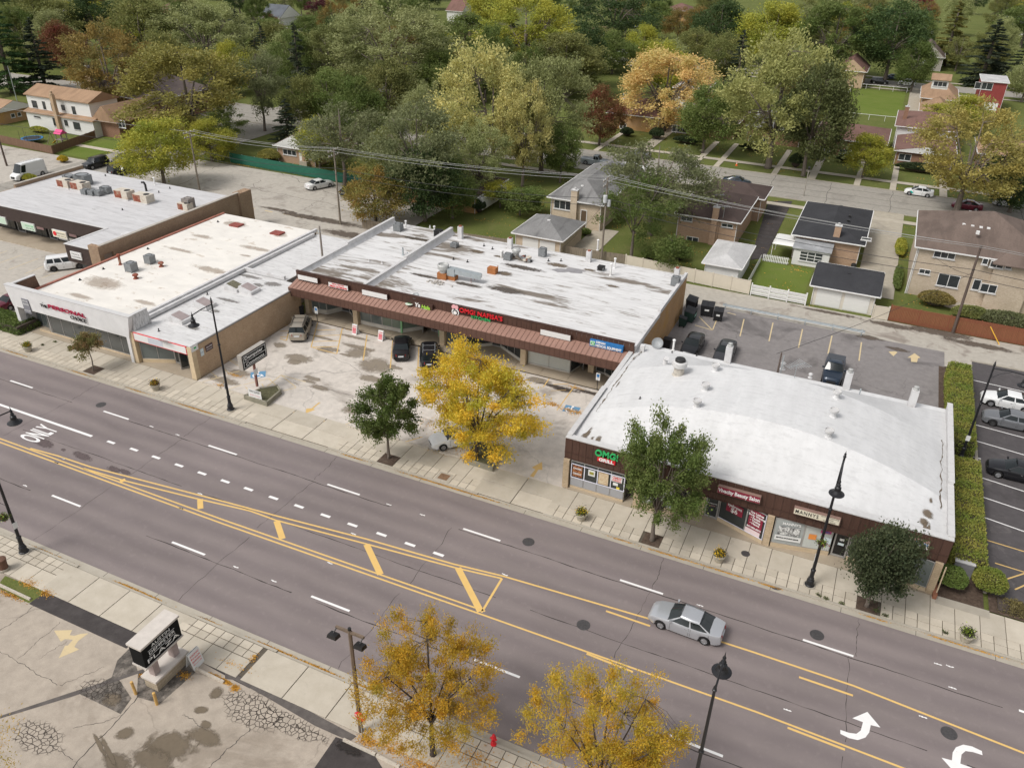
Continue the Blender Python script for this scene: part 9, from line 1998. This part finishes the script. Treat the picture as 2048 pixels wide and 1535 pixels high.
tarp('bright blue tarpaulin over a narrow thing at the wall corner',1826,581,.55,.5,1.1,BTARP,1); tarp('small bright blue tarpaulin beside the patio door',1847,578,.4,.35,.6,BTARP,2); tarp('navy tarpaulin over a round thing beside the power pole',1929,590,1.0,.8,1.0,BTARPD,3); tarp('long bright blue tarpaulin below the bay window',1975,606,1.7,.9,1.0,BTARP,4); tarp('round bright blue tarpaulin at the end of the patio',2005,610,.95,.9,.9,BTARP,5); tarp('low navy tarpaulin flap beside the long blue one',1952,597,.6,.5,.7,BTARPD,6)
area('patio',gpoly([(1845,600),(1870,585),(2010,615),(1990,632),(1930,625)],.02),DRIVE,.03)
b = g(1705,540); t = thing('barbecue','black kettle barbecue behind the double garage','barbecue',(b.x,b.y,0)); MB().lathe((0,0,.35),[(.05,0),(.3,.1),(.36,.3),(.36,.34),(.28,.55),(.05,.62)],14).build('kettle',BLACKM,t,world=False)
for k in range(3): MB().tube([(.28*math.cos(k*2.1),.28*math.sin(k*2.1),0),(.15*math.cos(k*2.1),.15*math.sin(k*2.1),.45)],.02,5).build('leg',BLACKM,t,world=False)
b = g(1566,512); t = thing('canopy','white fabric canopy beside the charcoal roofed bungalow','canopy',(b.x,b.y,0)); MB().loft([[(-1.5,-2,2.2),(1.5,-2,2.2),(1.5,2.2,2.2),(-1.5,2.2,2.2)],[(-1.2,-1.6,2.45),(1.2,-1.6,2.45),(1.2,1.8,2.45),(-1.2,1.8,2.45)]]).build('roof',SIDING,t,world=False)
for sx in (-1.4,1.4):
    for sy in (-1.9,2.1): MB().tube([(sx,sy,0),(sx,sy,2.2)],.04,6).build('leg',WTRIM,t,world=False)
b = g(52,288); t = thing('trampoline','netted trampoline behind the brown yard fence','trampoline',(b.x,b.y+1.5,0)); MB().lathe((0,0,.7),[(1.9,0),(1.9,.06),(1.5,.07),(.01,.05)],20).build('bed',BLACKM,t,world=False); MB().lathe((0,0,.78),[(1.95,0),(1.95,.03),(1.6,.03)],20,False).build('pad',BTARP,t,world=False)
for k in range(6): an = k*math.pi/3; MB().tube([(1.95*math.cos(an),1.95*math.sin(an),0),(1.95*math.cos(an),1.95*math.sin(an),2.4)],.03,5).build('pole',DKTRIM,t,world=False)
b = g(122,292); t = thing('play_set','wooden play set with a pink roof and yellow slide','play set',(b.x,b.y+.5,0)); 
for sx in (-.7,.7):
    for sy in (-.6,.6): MB().box(sx-.06,sx+.06,sy-.06,sy+.06,0,2.2).build('leg',TIMB,t,world=False)
MB().box(-.8,.8,-.7,.7,1.1,1.2).build('deck',TIMB,t,world=False); m_ = MB(); roof_geo(m_,'gable',-.75,.75,-.65,.65,2.25,.7,.15,'x',.05); m_.build('roof',plain('pink_canvas',(.62,.06,.2)),t,world=False); MB().loft([[(-.9,-.3,1.15),(-.9,.3,1.15),(-.9,.3,1.2),(-.9,-.3,1.2)],[(-2.6,-.3,.1),(-2.6,.3,.1),(-2.6,.3,.15),(-2.6,-.3,.15)]]).build('slide',plain('yellow_plastic',(.75,.42,.04)),t,world=False); MB().tube([(-3.2,-.8,0),(-2.8,0,2.0),(-.8,0,2.0)],.05,6).tube([(-3.2,.8,0),(-2.8,0,2.0)],.05,6).build('swing_frame',TIMB,t,world=False)
b = g(1473,331); t = thing('traffic_cone','orange traffic cone on the verge of the back street','cone',(b.x,b.y,0)); MB().lathe((0,0,.04),[(.17,0),(.03,.68),(.01,.7)],12).build('cone',plain('cone_orange',(.75,.14,.03)),t,world=False); MB().box(-.22,.22,-.22,.22,0,.04).build('base',plain('cone_orange',(.75,.14,.03)),t,world=False); MB().lathe((0,0,.36),[(.115,0),(.09,.13)],12,False).build('band',WTRIM,t,world=False)
b = g(249,357); t = thing('parking_sign','white no parking sign beside the dark cars on the side street','sign',(b.x,b.y,0)); MB().tube([(0,0,0),(0,0,2.2)],.05,6).build('post',GREYM,t,world=False); MB().box(-.25,.25,-.06,-.03,1.4,2.5).build('plate',WFACE,t,world=False)
b = g(1921,1150,.1); t = thing('utility_box','grey utility cabinet between the two round bushes','utility box',(b.x,b.y+.5,.06)); MB().box(-.6,.6,-.6,.6,0,1.2).build('cabinet',M('box_grey',(.24,.235,.24),.6),t,world=False); MB().box(-.65,.65,-.65,.65,1.2,1.28).build('lid',COPING,t,world=False)
MB().box(15.3,15.55,48.6,84.6,-.02,.16).box(15.551,60,85.6,85.85,-.02,.16).build('kerb',SLAB2,kind='structure')
MB().box(12.3,15.6,45.95,46.74,0,.135).build('path_edge',SLAB2,kind='structure')
shrub('ground_cover','brown and green ground cover in the bed past the round bushes',(21.5,47.7,.05),'box',(11,1.5,.28),9000,.12,m_leaf('withered_cover',(.11,.09,.045),(.17,.14,.05),.1),91,'ground cover')
for i,(px,py) in enumerate(((1637,1190),(1652,1197),(1683,1207),(1752,1222),(1770,1231),(1890,1265),(85,690),(110,684),(140,700),(150,715))):
    b = g(px,py,.13); shrub('weed_tuft','small weed tuft growing in the sidewalk joint',(b.x,b.y,.12),'ball',(.16,.12,.08),50,.09,m_leaf('planter_foliage',(.06,.09,.025),(.12,.14,.04)),120+i,'weeds','weed tufts in the sidewalk joints')
